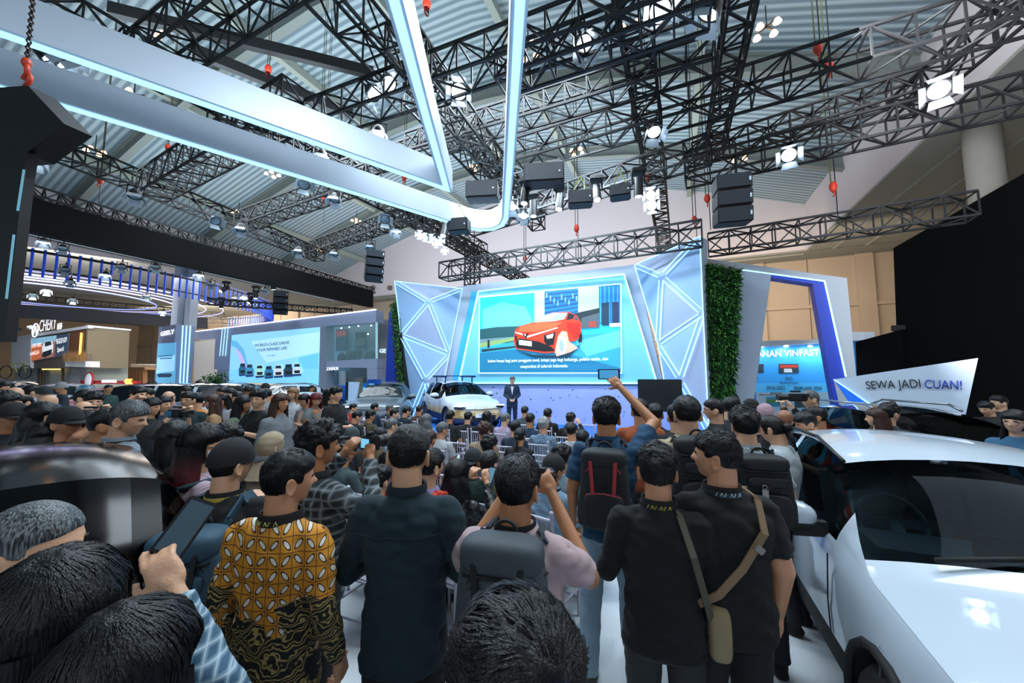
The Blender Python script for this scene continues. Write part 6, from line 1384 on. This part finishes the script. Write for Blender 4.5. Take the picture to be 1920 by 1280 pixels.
E = person(1230, 834, 'man in a black long-sleeved shirt looking down at a phone beside the broad man', 'p', yaw=8, hair='tousled', top='070809', sl='long', z=1.66, skin=0, amp=.8, bot='26282b', **FN)
collar(E, fabric('0f1113'), .01, '1a1c18', 'c8b43c'); phone(E, 'phone held up at chest height by the man in the black long-sleeved shirt', (.17, .31, 1.36), lit='8a9298')
t = thingat(E, 'crossbody_bag', 'olive bag strap over the left shoulder of the man in the black long-sleeved shirt', 'bag', (0, 0, 0)); b = MB(); pts = [V((.08, .12, 1.36)), V((.085, .05, 1.45)), V((.08, -.06, 1.44)), V((.12, -.14, 1.3)), V((.17, -.12, 1.1)), V((.2, -.04, .98))]
for a_, c_ in zip(pts, pts[1:]): b.bar(a_, c_ + (c_ - a_) * .05, .03, .007, up=V((.3, -1, .3)))
b.build('strap', mat('4c4a3c', .8, name='olive_webbing'), t, world=False); sq(MB(), (.235, .02, .93), (.05, .09, .12), .5, 20, 12).build('pouch', mat('8a7a5a', .75, name='khaki_pouch'), t, True, world=False)
Ff = person(1137, 747, 'man in a navy polo shirt and pale jeans raising a phone overhead', 'w', yaw=4, hp=6, hair='tousled', top='17405e', sl='short', d=2.75, zmax=1.1, skin=1, bot='8098a8', amp=.8, shoes='3c4038', **FN)
collar(Ff, fabric('17405e'), .008, '1c2226'); backpack(Ff, 'dark backpack with red straps on the man in the navy polo', '1b1e22', .30, .48, .02, 3, 'b03038')
phone(Ff, 'phone held sideways high over the crowd showing the lit stage', (-.015, .44, 1.905), Matrix.Rotation(radians(90), 3, 'Y') , '3f8ab8', k=1.1)
Gg = person(1286, 742, 'big man in a cream T-shirt with a black backpack, behind the broad man', 'n', yaw=16, hair='fade', top='b0a284', sl='short', d=2.75, zmax=1.12, skin=2, g=1.12, **FN)
collar(Gg, fabric('a89a7c'), 0, 'c89a50'); backpack(Gg, 'large black backpack with wide straps on the big man in cream', '171a1e', .34, .5, .06, 0)
Hh = person(1394, 764, 'man in a white T-shirt with a teal stripe and a black backpack', 'p', yaw=10, hair='tousled', sl='short', d=2.75, zmax=1.1, skin=2, top='a8b4ba', **FN)
part(Hh, 'teal_stripe', MB().lathe([(.222, 1.17), (.228, 1.25)], (0, -.02, 0), 'z', 28), mat('3a90a0', .8, name='teal_print'))
collar(Hh, fabric('a8b4ba'), 0, '1a1c1e', 'b89c40'); bp_ = backpack(Hh, 'black backpack with a keyring charm on the man in white and teal', '14171b', .32, .44, .08, 0)
MB().ring((-.03, -.19, .27), .012, .002, (0, 1, 0), 14, 5).rbox((-.03, -.195, .22), (.035, .006, .07), .002).build('keyring', mat('a09c98', .4, name='keyring_silver'), bp_, world=False)
Ii = person(600, 792, 'curly-haired man in a dark plaid shirt photographing over the batik man', 'c', yaw=0, hy=-28, hair='tousled', sl='long', d=2.05, topm=plaid('grey_plaid', '20262a', '5c666c', '8a9498', 7), skin=1, amp=1.6, **FN)
collar(Ii, fabric('22282c'), 0, '1a1c1e'); camera(Ii, 'compact camera with flip-up screen in the plaid-shirted man\'s hands', (.05, .35, 1.575), -12)
Jj = person(438, 826, 'man in a black cap and dark shirt carrying a big blue-grey backpack', 'n', yaw=30, hy=-30, hair='cap', top='16191b', sl='short', z=1.66, skin=2, bot='2d4a66', coverc='141619', **FN)
collar(Jj, fabric('16191b'), 0, 'b8a03c'); backpack(Jj, 'big blue-grey backpack hanging low beside the black car', '2b4a5c', .34, .58, -.14, 1, '101418', .2)
part(Jj, 'cap_lettering', MB().rbox(Jj['H'] @ V((-.055, -.085, .078)), (.05, .004, .018), .002, Jj['H'].to_3x3() @ Matrix.Rotation(-.6, 3, 'Z')), mat('c8ccd0', .6, name='cap_print'))
Kk = person(383, 794, 'woman with long dark hair fading to red in a pale striped blouse', 'p', yaw=-8, hy=-38, hair='long', hc='o', topm=wavemat('lilac_stripe_cloth', 'a88a96', 'c4b0b8', 'X', 30, .8), sl='short', d=2.1, skin=2, glasses=True, **FN)
t = thingat(Kk, 'tote_strap', 'dark shoulder strap on the woman with red-tipped hair', 'bag strap', (0, 0, 0)); MB().path([(.12, .1, 1.2), (.125, .06, 1.44), (.12, -.08, 1.42), (.15, -.12, 1.1), (.2, -.05, .9)], .012, 6).build('strap', mat('24424a', .8, name='dark_teal_strap'), t, True, world=False)
Ll = person(250, 749, 'grey-haired man in a pale grey shirt standing at the end of the black car', 'p', yaw=-4, hy=-48, hp=8, hair='short', hc='g', top='7d8890', sl='long', d=2.7, skin=2, **FN)
collar(Ll, fabric('8a949c'), 0, '2a3038', 'b0bcc4')
Mm = person(68, 934, 'man with short greying hair at the lower left edge, looking right', 'n', yaw=10, hy=-55, hair='buzz', hc='g', top='23282c', sl='long', d=.92, skin=2, amp=.7, zmax=1.1, **FN)
Nn = person(112, 1036, 'woman with long black hair at the lower left corner reading her phone', 'cr', yaw=52, hy=-5, hair='long', d=.66, sl='long', topm=plaid('blue_plaid', '3a5a70', '7c98a8', 'b4c4cc', 12), zmin=.9, zmax=1.1, skin=2, **FN)
phone(Nn, 'black phone held in front of the black car by a plaid-sleeved hand', (.10, .395, 1.63), Matrix.Rotation(radians(30), 3, 'Y') @ Matrix.Rotation(radians(-35), 3, 'X'), '22303a')
Oo = person(243, 1140, 'black-haired woman at the bottom edge, only the top of her head in view', 'n', yaw=15, hair='long', d=.60, zmin=.85, skin=2, **FN)
Pp = person(968, 1143, 'tousled black-haired head rising from the bottom edge in the middle', 'n', yaw=15, hair='tousled', d=.53, zmin=.85, skin=1, amp=.7, **FN)
# seated or low near the aisle
Qq = person(1037, 853, 'man in a light blue shirt and black cap seated with jeans crossed at the aisle', 's', yaw=-14, hy=-12, hair='capb', top='7f9cb4', sl='short', skin=1, bot='1e3448', coverc='15191a', shoes='c8ccd0', z=1.30, fine=True)
collar(Qq, fabric('86a2b8'), .008, '14181c', 'b0bcc4')
Rr = person(858, 862, 'person with collar-length black hair in a black leather jacket filming by phone', 'sc', yaw=-6, hair='bob', top='0c0d0e', sl='long', d=3.1, topm=mat('0b0c0d', .35, 0, 0, .05, .4, 60, name='black_leather'), fine=True)
phone(Rr, 'phone in a pale case held beside the leather jacket', (.12, .34, 1.12), None, '4a6a7a')
Tt = person(809, 824, 'black-haired man in a lavender top with a red bag strap behind the tall man', 's', yaw=-5, hy=-14, hair='short', top='8c80a8', d=3.0, z=None, fine=True, skin=2)
part(Tt, 'red_strap', MB().path([(.10, -.10, .93), (.125, -.02, 1.02), (.12, .1, .98)], .022, 8), mat('c83a28', .7, name='red_webbing'), True)
# ================================================================ PEOPLE: the audience and visitors
GS = 'audience'
def many(rows):
    for r in rows:
        px, y, lab, kw = r; person(px, y, lab, **kw)
D_ = dict
many([
 (663, 756, 'seated man with a red shirt, profile right, nearest the blue kiosks', D_(hy=-50, top='b03a30', hair='fade')),
 (703, 755, 'seated man in a navy jacket in front of the royal blue board', D_(hy=-25, top='1a2c40', hair='fade', sl='long')),
 (731, 757, 'seated grey-haired man in navy, front row, left of the plant strip', D_(hy=-30, top='182838', hair='short', hc='g', sl='long')),
 (740, 765, 'seated man in a black suit just behind the grey-haired man in navy', D_(hy=-40, top='14161a', sl='long')),
 (765, 760, 'seated man in a dark navy jacket at the foot of the plant strip', D_(hy=-30, hp=15, top='13202c', sl='long')),
 (787, 759, 'seated man in a brown patterned shirt before the left faceted panel', D_(top='3c2c28', hair='fade', topm=hexpat('brown_batik', '3a2a26', '80604c', 40, .2, .4))),
 (800, 776, 'seated woman with grey-streaked dark hair in a blue top', D_(hair='bob', hc='g', top='1d4058')),
 (672, 768, 'seated man in a black polo leaning forward over his phone', D_(hy=-25, hp=15, top='101418', hair='fade')),
 (695, 769, 'seated person in an olive-brown shirt with thick black hair', D_(hy=-25, top='4a4430', sl='long', hair='tousled')),
 (735, 784, 'seated grey-haired man in a teal striped shirt', D_(hy=-20, hc='g', topm=wavemat('teal_stripe_cloth', '3a7f8c', '8ab4bc', 'X', 25, .8))),
 (632, 759, 'seated grey-haired man with glasses looking right, left block', D_(hy=-50, hc='g', glasses=True, top='8a949c')),
 (617, 755, 'seated black-haired man in black beside the grey-haired man with glasses', D_(hy=-25, top='121416')),
 (604, 764, 'seated man in a black cap, left block middle', D_(hy=-50, hair='cap', top='14181a')),
 (628, 768, 'seated man in a white T-shirt with cropped hair, left block', D_(hy=-25, hair='fade', top='a4a8a4')),
 (639, 779, 'seated grey-haired man bending forward over a red bag', D_(hy=-25, hp=15, hc='g', top='243038')),
 (580, 763, 'seated man in a dark teal cap and navy shirt', D_(hy=-50, hair='cap', coverc='17323a', top='16222c')),
 (660, 801, 'man in a grey cap next to the empty white chair', D_(hy=-25, hair='capb', coverc='3a4448', top='2a3034')),
 (654, 826, 'black-haired man low behind the camera screen of the plaid-shirted man', D_(hair='tousled', top='3a4c50', hp=15)),
 (712, 801, 'man in a brown jacket with a white-lettered lanyard, profile right', D_(hy=-50, hair='fade', top='54432f', sl='long', z=1.3)),
 (731, 842, 'person with a red headband partly hidden by the tall man', D_(hy=-50, hair='short', top='7a1c24', z=1.25)),
 (806, 806, 'seated person with short brown hair just right of the tall man\'s head', D_(top='3a3e44', hc='b')),
 (714, 874, 'black-haired person seated low between the camera and the tall man', D_(hair='tousled', top='1c2024', z=1.22)),
 (830, 791, 'seated grey-haired man in a white T-shirt', D_(hc='g', top='a8acb0', hy=-25, hair='fade')),
 (845, 769, 'seated man in a black polo in front of the stage car wheel', D_(top='15191c')),
 (878, 771, 'seated man in black with a rucksack strap in front of the stage car', D_(top='14171a', hair='short')),
 (913, 770, 'seated woman with long black hair before the stage car bumper', D_(hair='long', top='1e2226')),
 (909, 792, 'seated person with curly brown hair and a beige top', D_(hair='tousled', hc='b', top='8c7c64', amp=1.6)),
 (948, 774, 'seated man with cropped greying hair in a pale lilac shirt', D_(hair='fade', hc='g', top='a090a8', hy=-25)),
 (984, 761, 'seated man in a grey suit below the presenter', D_(hair='fade', top='3a444c', sl='long')),
 (994, 774, 'seated man with a navy shirt right behind the grey-suited man', D_(hair='fade', top='15304a')),
 (966, 788, 'seated man in a dark navy top beside the ponytailed woman', D_(hair='short', top='14263a')),
 (1019, 783, 'seated grey-haired person in a blue and white patterned shirt', D_(hair='tousled', hc='w', topm=hexpat('blue_fishscale', '4c6880', '9ab0c4', 45, .2, .45))),
 (1027, 765, 'seated man in black under the speckled wall', D_(hair='short', top='0e1012', sl='long')),
 (1070, 774, 'seated person in black holding a phone above the head', D_(pose='sc', hair='tousled', top='101214', sl='long')),
 (1072, 792, 'seated man in a white T-shirt with a dark strap', D_(hair='fade', top='a0a4a8')),
 (975, 801, 'seated woman in a black hooded top with her hair tied back', D_(hair='tied', top='16191b', sl='long')),
 (1092, 806, 'seated man in an olive shirt next to the navy polo', D_(hair='short', top='4f5136')),
 (917, 816, 'seated man with wavy black hair in the middle rows', D_(hair='tousled', top='4a565e', amp=1.5)),
 (887, 842, 'seated man in a shiny black cap in the middle of the near row', D_(hair='capb', coverc='1c2226', top='101416')),
 (917, 845, 'seated man in dark green with neat black hair', D_(hair='short', top='16302c')),
 (1053, 834, 'seated person with glossy black wavy hair behind the black cap', D_(hair='tousled', top='7a8c98')),
 (554, 761, 'seated person in dark clothes at the far end of the left block', D_(hair='short', top='2a3236', hy=-25)),
 (560, 774, 'seated man in a navy polo bowing over his phone', D_(hy=-25, hp=15, hair='fade', top='17324a', pose='sp')),
 (492, 772, 'young man seated in profile left of the navy polo', D_(hy=-50, hair='short', top='1c2c3c')),
 (478, 783, 'seated woman with brown shoulder-length hair at the left aisle', D_(hair='bob', hc='b', top='26343c')),
 (527, 783, 'seated woman with a dark ponytail beside an empty chair end', D_(hair='long', top='23282c')),
 (549, 803, 'black-haired boy seated right of the beige headscarf', D_(hy=-25, hair='short', top='1c2a38')),
 (586, 786, 'seated person in a maroon top in the left block', D_(hair='short', top='4a2028', hp=15)),
 (395, 773, 'boy with glasses and black hair looking right, below the blazer', D_(hy=-50, hair='short', glasses=True, top='9aa4ac')),
 (417, 768, 'youth in a black cap in profile below the tan jacket', D_(hy=-50, hair='cap', top='5a666e')),
 (403, 794, 'person in a black cap bowed in front of the navy collar', D_(hy=-25, hp=15, hair='cap', top='8c9498')),
 (510, 809, 'woman in a beige headscarf and cream coat with her back to us', D_(pose='n', hair='hijab', coverc='97876e', top='a09684', sl='long', z=1.56, hem=.4)),
 (432, 792, 'man with wavy dark hair in a navy jacket, head bowed, above the black cap', D_(pose='p', hair='tousled', top='16324a', sl='long', hp=15, hy=-25, d=2.9)),
 (330, 790, 'woman with long straight black hair behind the red-tipped hair', D_(pose='n', hair='long', d=2.7, top='121416', sl='long')),
 # left middle, facing us
 (353, 734, 'smiling man in a dark green blazer and pale shirt with glasses', D_(pose='h', yaw=215, hair='short', top='1c3438', sl='long', glasses=True, d=5.6, skin=2)),
 (369, 736, 'man in an orange batik shirt turned left behind the blazer', D_(pose='n', yaw=120, hair='fade', topm=hexpat('orange_batik', 'c8863c', 'c8481c', 22, .25, .4), d=6.0, skin=2)),
 (399, 740, 'brown-haired woman in a tan jacket smiling to the left', D_(pose='n', yaw=150, hair='long', hc='b', top='a08058', sl='long', d=5.8, skin=2)),
 (351, 725, 'man with glasses peering over the blazer', D_(pose='n', yaw=200, hair='fade', glasses=True, d=7.6, top='8a90a0')),
 (417, 736, 'dark-haired woman in white looking down behind the tan jacket', D_(pose='p', yaw=190, hp=15, hair='long', d=6.6, top='a0a8b0')),
 (417, 726, 'man with a hand at his mouth near the blue car', D_(pose='p', yaw=195, hair='short', d=8.2, top='5c5448')),
 (434, 728, 'person in a black and white checked shirt raising a phone', D_(pose='c', yaw=200, hair='long', d=7.4, topm=hexpat('houndstooth', 'b8bcc0', '14181c', 30, .35, .4), sl='long')),
 (446, 724, 'man in a black cap among the standing visitors by the blue car', D_(pose='n', yaw=150, hair='cap', d=8.0, top='2a3440')),
 (457, 741, 'woman with long black hair in a sage green blouse, back turned', D_(pose='p', yaw=-60, hair='long', d=5.2, top='62705e', sl='long')),
 (447, 734, 'man\'s face with swept hair between the cap and the sage blouse', D_(pose='n', yaw=190, hair='short', d=6.8, top='5a5f64', skin=2)),
 (467, 721, 'man in a white shirt looking down before the wide screen', D_(pose='p', yaw=200, hp=15, hair='fade', d=7.4, top='a8acac', skin=1)),
 (485, 730, 'young man in a black T-shirt with lanyard facing us, phone in hand', D_(pose='o', yaw=185, hy=25, hair='tousled', d=5.0, top='0f1517', skin=2)),
 (498, 719, 'man in orange and white behind the young man in black', D_(pose='n', yaw=200, hair='cap', d=9.5, top='c86a28', skin=2)),
 (499, 728, 'man in a grey shirt turned left behind the young man in black', D_(pose='n', yaw=120, hair='fade', d=7.5, top='7c8488')),
 (527, 737, 'woman with wavy brown hair and a grey jacket in profile', D_(pose='n', yaw=-80, hair='long', hc='b', d=4.9, top='6a7074', sl='long')),
 (550, 726, 'fair-haired girl in a white dress beside the white estate car', D_(pose='n', yaw=200, hair='long', hc='t', d=7.0, top='b4b8bc', skin=2, hem=.35)),
 (569, 735, 'woman in grey and orange reading her phone', D_(pose='p', yaw=185, hp=15, hair='tied', d=6.2, topm=hexpat('grey_orange', '707878', 'a8601c', 8, .3, .35))),
 (594, 734, 'red-haired woman in a pink top looking at her phone', D_(pose='p', yaw=-110, hp=15, hair='long', hc='r', d=6.3, top='b08c80', sl='long', skin=2)),
 (618, 728, 'person in black with long hair beside the tall black-clad visitor', D_(pose='f', yaw=-70, hair='long', d=6.8, top='0d0e10', sl='long')),
 (631, 725, 'tall visitor dressed all in black looking right, arms folded', D_(pose='f', yaw=-80, hair='tousled', d=6.2, top='0b0c0e', sl='long', skin=2)),
 (585, 722, 'man half hidden behind the rear of the white estate car', D_(pose='n', yaw=-60, hair='short', d=13.5, top='20262c')),
 # left
 (261, 724, 'man with glasses and dusky pink shirt in profile right', D_(pose='n', yaw=-70, hair='short', glasses=True, d=5.6, top='8c6c70', skin=2)),
 (277, 727, 'man with his hand over his mouth beside the pink-shirted man', D_(pose='p', yaw=-150, hair='fade', d=6.2, top='b09c98', skin=2)),
 (315, 730, 'balding man in a patterned shirt looking down by the long white car', D_(pose='p', yaw=-150, hp=15, hair='bald', d=6.4, topm=hexpat('grey_pink_print', '545a68', 'a05060', 20, .25, .4), skin=2)),
 (307, 742, 'cameraman with black hair bent behind a video camera', D_(pose='c', yaw=-70, hair='short', d=5.2, top='1c2c3c')),
 (285, 746, 'person with dark hair just left of the cameraman', D_(pose='n', yaw=-60, hair='bob', d=4.8, top='16181a')),
 (204, 720, 'bald man in a dark green jacket walking right by the red car', D_(pose='n', yaw=-80, hair='buzz', d=9.8, top='1c3a38', sl='long', skin=1)),
 (203, 766, 'man with cropped hair and a grey collar left of the grey-haired man', D_(pose='n', yaw=-30, hair='fade', d=2.9, top='262c34', sl='long', skin=1)),
 (168, 772, 'man in a black shirt raising one bare arm with a camera', D_(pose='u', yaw=-60, hair='short', d=3.3, top='101213', zmin=.8)),
 (116, 717, 'man in a grey cap and dark jacket by the white hatch car', D_(pose='f', yaw=170, hair='cap', coverc='8a8c8c', d=9.0, top='16222a', sl='long')),
 (29, 724, 'balding grey-haired visitor near the off-road car', D_(pose='n', yaw=-60, hair='bald', hc='g', d=5.6, top='1c2830', skin=2)),
 (42, 737, 'round-faced man looking at us from the left crowd', D_(pose='n', yaw=200, hair='thin', d=4.9, top='2a5a9a', skin=2)),
 (10, 735, 'person with glasses pushed up on dark hair at the left edge', D_(pose='n', yaw=-40, hair='tousled', d=4.0, top='26343c')),
 (84, 725, 'man in a dark cap in profile right near the white hatch car', D_(pose='n', yaw=-80, hair='cap', coverc='20262a', d=6.6, top='2a64a8')),
 (96, 736, 'older bald man leaning forward in the left crowd', D_(pose='n', yaw=-60, hp=15, hair='bald', hc='w', d=5.0, top='2b60a0', skin=2)),
 (25, 756, 'man in a black cap in profile at the left edge with papers', D_(pose='p', yaw=-70, hair='cap', d=3.4, top='14191e', zmin=.8)),
 (82, 755, 'person with a round black hairstyle behind the black car roof', D_(pose='n', yaw=-40, hair='bob', d=3.2, top='141414')),
 (127, 764, 'man in a flat black cap and glasses looking right behind the black car', D_(pose='n', yaw=-60, hair='cap', glasses=True, d=3.05, top='15181b', zmin=.8)),
 (90, 792, 'woman with glossy black hair low behind the black car', D_(pose='n', yaw=0, hair='bob', d=3.0, zmin=.8, top='101214')),
 (159, 730, 'man in an orange shirt seen from behind near the gantry', D_(pose='n', yaw=-40, hair='fade', d=5.4, top='c8701c')),
 (177, 736, 'black-haired youth behind the video camera on the left', D_(pose='c', yaw=-100, hair='tousled', d=5.0, top='2c5a8a', skin=2)),
 (157, 750, 'bald man leaning to a camera viewfinder', D_(pose='c', yaw=-80, hair='bald', hc='g', d=4.4, top='8a4a20', zmin=.8, skin=2)),
 (60, 722, 'man in a dark suit with his back turned, far left', D_(pose='n', yaw=10, hair='short', d=7.0, top='121820', sl='long')),
 (8, 716, 'dark-haired visitor at the far left edge by the off-road car', D_(pose='n', yaw=-60, hair='short', d=8.5, top='1a2026')),
 (373, 713, 'first from the left of the small dark group beside the striped tower', D_(pose='n', yaw=-40, hair='short', d=14, top='14161a')),
 (381, 716, 'second of the small dark group beside the striped tower', D_(pose='n', yaw=10, hair='short', d=13, top='181c22')),
 (388, 717, 'third of the small dark group beside the striped tower', D_(pose='n', yaw=200, hair='long', d=12.5, top='101216')),
 (396, 718, 'last of the small dark group, next to the potted plant', D_(pose='n', yaw=160, hair='short', d=13.5, top='1c2430')),
 (281, 715, 'left of two small heads behind the roof of the long white car', D_(pose='n', yaw=-160, hair='short', d=15.5, top='26303c')),
 (290, 715, 'right of two small heads behind the roof of the long white car', D_(pose='n', yaw=-100, hair='short', d=15.8, top='1c2c5c')),
 (321, 717, 'small masked man in front of the tall blue poster', D_(pose='n', yaw=-170, hair='short', d=14.5, top='1a1e24', skin=2)),
 (337, 718, 'small dark head in front of the striped tower', D_(pose='n', yaw=20, hair='short', d=14.8, top='101418')),
 # right
 (1199, 748, 'man in a burnt orange shirt filming the stage', D_(pose='cr', yaw=10, hair='short', d=3.9, top='8c4420', sl='long', zmax=1.12, g=1.12)),
 (1228, 756, 'man in black with a lanyard beside the burnt orange shirt', D_(pose='n', yaw=5, hair='fade', d=4.2, top='101418')),
 (1268, 757, 'person in black squeezed beside the big man\'s left ear', D_(pose='n', yaw=5, hair='short', d=3.6, top='121416')),
 (1337, 747, 'man with black glasses and a white-printed lanyard looking left', D_(pose='n', yaw=90, hair='fade', glasses=True, d=4.1, top='0f1317', skin=2)),
 (1371, 744, 'man with thin-rimmed glasses looking right over the crowd', D_(pose='n', yaw=-60, hair='short', glasses=True, d=4.5, top='16202a', skin=2)),
 (1407, 747, 'woman in a black headscarf with glasses under the portal', D_(pose='n', yaw=60, hair='hijab', coverc='0d0e10', glasses=True, d=5.2, top='0d0e10', sl='long')),
 (1434, 756, 'woman in a dusty pink headscarf seen from behind', D_(pose='n', yaw=-20, hair='hijab', coverc='9c7f88', d=4.4, top='8c7078', sl='long')),
 (1438, 773, 'woman in a white shirt with her dark hair in a bun', D_(pose='p', yaw=60, hp=15, hair='tied', d=3.2, top='a4acb0', sl='long', skin=2)),
 (1471, 763, 'balding man bowing his head below the photographer', D_(pose='p', yaw=180, hp=15, hair='bald', d=4.0, top='1c1c1e', skin=3)),
 (1504, 769, 'man with short black hair in profile left beside the white car roof', D_(pose='p', yaw=100, hp=15, hair='short', d=3.8, top='14181c')),
 (1529, 762, 'dark-haired man in black with his back to the photographer', D_(pose='n', yaw=80, hair='short', d=4.3, top='1a1e20', sl='long')),
 (1517, 731, 'photographer with grey hair and glasses in a black jacket', D_(pose='c', yaw=105, hair='fade', hc='g', glasses=True, d=5.2, top='141814', sl='long', zmax=1.15, skin=2)),
 (1641, 765, 'woman with reddish-brown hair behind the white car roof', D_(pose='n', yaw=80, hair='long', hc='b', d=4.4, top='24506a', skin=2)),
 (1667, 756, 'man with black hair and glasses beside the reddish-brown hair', D_(pose='n', yaw=-60, hair='tousled', glasses=True, d=4.4, top='1e2a30', skin=2)),
 (1902, 768, 'woman in a blue denim jacket with glasses at the right edge', D_(pose='n', yaw=130, hair='long', glasses=True, d=3.6, top='2c5a78', sl='long', skin=2)),
 (1871, 741, 'man in a black suit turned left in front of the black block', D_(pose='n', yaw=100, hair='short', d=6.0, top='0c0d0f', sl='long', skin=2)),
 (1846, 750, 'bowed head beyond the dark grey car\'s open door', D_(pose='p', yaw=120, hp=15, hair='short', d=5.8, top='141618', skin=2)),
 (1545, 838, 'person in a white T-shirt standing beyond the white car\'s side window', D_(pose='n', yaw=60, hair='short', d=4.6, zmin=.75, top='b0b4b8', skin=2)),
])
PR = person(961, 705, 'presenter in a navy suit and white shirt standing on the stage', 'h', yaw=205, hy=30, hair='short', hc='g', top='14283e', sl='long', bot='14283e', glasses=True, d=12.4, st=.2, zmin=.5, skin=2, hem=.22)
part(PR, 'shirt_front', MB().add([(-.045, .135, 1.40), (.045, .135, 1.40), (.0, .155, 1.12)], [(0, 1, 2)]), mat('c8ccd2', .7, name='white_shirt_front'))
for o_, nm in ((353, 'blazer'),): pass
# video cameras on the left
def vcam(px, y, d, lbl, rz):
    p = D(px, y, d); t = thing('video_camera', lbl, 'video camera', (p.x, p.y, p.z), rz); t.scale = (.72,) * 3; B = mat('0f1113', .5, name='camera_black'); MB().rbox((0, 0, 0), (.12, .30, .14), .02).rbox((0, .03, .11), (.05, .18, .03), .01).build('camera_body', B, t, world=False)
    MB().lathe([(.001, .15), (.045, .15), (.05, .26), (.062, .27), (.062, .33), (.001, .31)], axis='y', n=18).build('lens', B, t, 'auto', world=False); MB().rbox((-.09, -.1, .05), (.06, .1, .05), .01).build('viewfinder', B, t, world=False); MB().rbox((.07, -.08, 0), (.03, .13, .09), .005).build('side_screen', mat('1f4a66', .3, 0, .4, name='side_screen'), t, world=False)
vcam(165, 778, 3.9, 'black video camera pointed right above the black car', radians(-60)); vcam(330, 775, 4.6, 'black broadcast video camera in front of the man in the blazer', radians(-80)); vcam(1495, 745, 5.0, 'video camera on the shoulder of the grey-haired photographer', radians(100))
# ================================================================ CHAIRS
def chair_proto():
    t = thing('banquet_chair', '', 'chair'); W_ = mat('b4b2c0', .4, name='white_chair_paint', nz=.02)
    L = lambda b, n: b.build(n, W_, t, 'auto', world=False)
    L(MB().rbox((0, 0, .44), (.40, .40, .035), .012), 'seat')
    for x in (-.18, .18): L(MB().tube((x, .18, 0), (x, .18, .43), .013, .018, 8), 'leg')
    for x in (-.18, .18): L(MB().tube((x, -.20, 0), (x, -.19, .44), .014, .018, 8).tube((x, -.19, .44), (x, -.24, .93), .018, .014, 8).ell((x, -.242, .94), .018, n=8, m=6), 'leg')
    for z, n in ((.88, 'top_rail'), (.62, 'lower_rail'), (.56, 'lower_rail')): L(MB().tube((-.18, -.19 - .05 * (z - .44) / .49, z), (.18, -.19 - .05 * (z - .44) / .49, z), .014, n=8), n)
    for k in range(7): x = -.135 + .045 * k; L(MB().tube((x, -.21, .62), (x, -.236, .88), .007, n=6), 'spindle')
    for a, c in (((-.18, .18, .15), (.18, .18, .15)), ((-.18, -.2, .15), (.18, -.2, .15)), ((-.18, .18, .22), (-.18, -.2, .22)), ((.18, .18, .22), (.18, -.2, .22))): L(MB().tube(a, c, .009, n=6), 'stretcher')
    return t
CH = chair_proto(); fst = [True]; used = []
def chair(x, y, rz, lab, g=None):
    for u in used:
        if (u[0] - x) ** 2 + (u[1] - y) ** 2 < .12: return
    used.append((x, y)); o = CH if fst[0] else copytree(CH); fst[0] = False; o.location = (x, y, 0); o.rotation_euler = (0, 0, rz); o['label'] = lab
    if g: o['group'] = g
EMP = ((690, 800, 'empty white chair showing its whole back left of the brown jacket'), (727, 862, 'white chair back at the tall man\'s left ear'), (700, 858, 'white chair back behind the brown jacket, left one of a pair'), (772, 788, 'empty white chair in front of the blue stage edge, left of the parked car'),
       (858, 828, 'white chair back behind the white T-shirt, near row'), (818, 842, 'white chair back just right of the tall man\'s head'), (935, 800, 'white chair back below the pale lilac shirt'), (1000, 812, 'white chair back beneath the patterned blue shirt'), (955, 846, 'white chair back left of the pair behind the ponytailed woman'),
       (1005, 850, 'white chair back right of the pair behind the ponytailed woman'), (1060, 818, 'white chair back behind the white T-shirt with dark strap'), (1085, 866, 'white chair back right of the black cap at the aisle'), (1075, 915, 'white chair back beside the light blue shirt'), (830, 915, 'white chair back beside the leather jacket'), (815, 885, 'white chair back under the lavender top'),
       (760, 782, 'empty white chair near the foot of the plant strip'), (716, 780, 'white chair back behind the olive-brown shirt'), (505, 806, 'white chair back at the left aisle'), (650, 776, 'white chair back with red items behind the blue kiosks'), (1100, 795, 'white chair back at the right end under the speckled wall'), (800, 905, 'white chair low between the tall man and the leather jacket'), (1010, 925, 'white chair seen beside the photographer\'s arm'))
for px, y, l in EMP:
    p = Z(px, y, .9); chair(p.x, p.y + .22, 0, l)
for o in [o for o in C.objects if o.name.startswith('person') and o.parent is None]:
    if 'seated' in o['label'] or any(c.data and c.data.name.startswith('body') and max(v.co.z for v in c.data.vertices) < 1.5 for c in o.children if c.type == 'MESH' and c.name.startswith('body')):
        x, y = o.location.x, o.location.y; near = o['label'].split(' ')
        nm = o['label'].replace('seated ', ''); nm = ' '.join(nm.split(' ')[:11]); chair(x, y - .03, o.rotation_euler.z, 'white spindle-back chair under the ' + nm)
# water bottle, floor gear
bpy.data.scenes.remove(TMP)
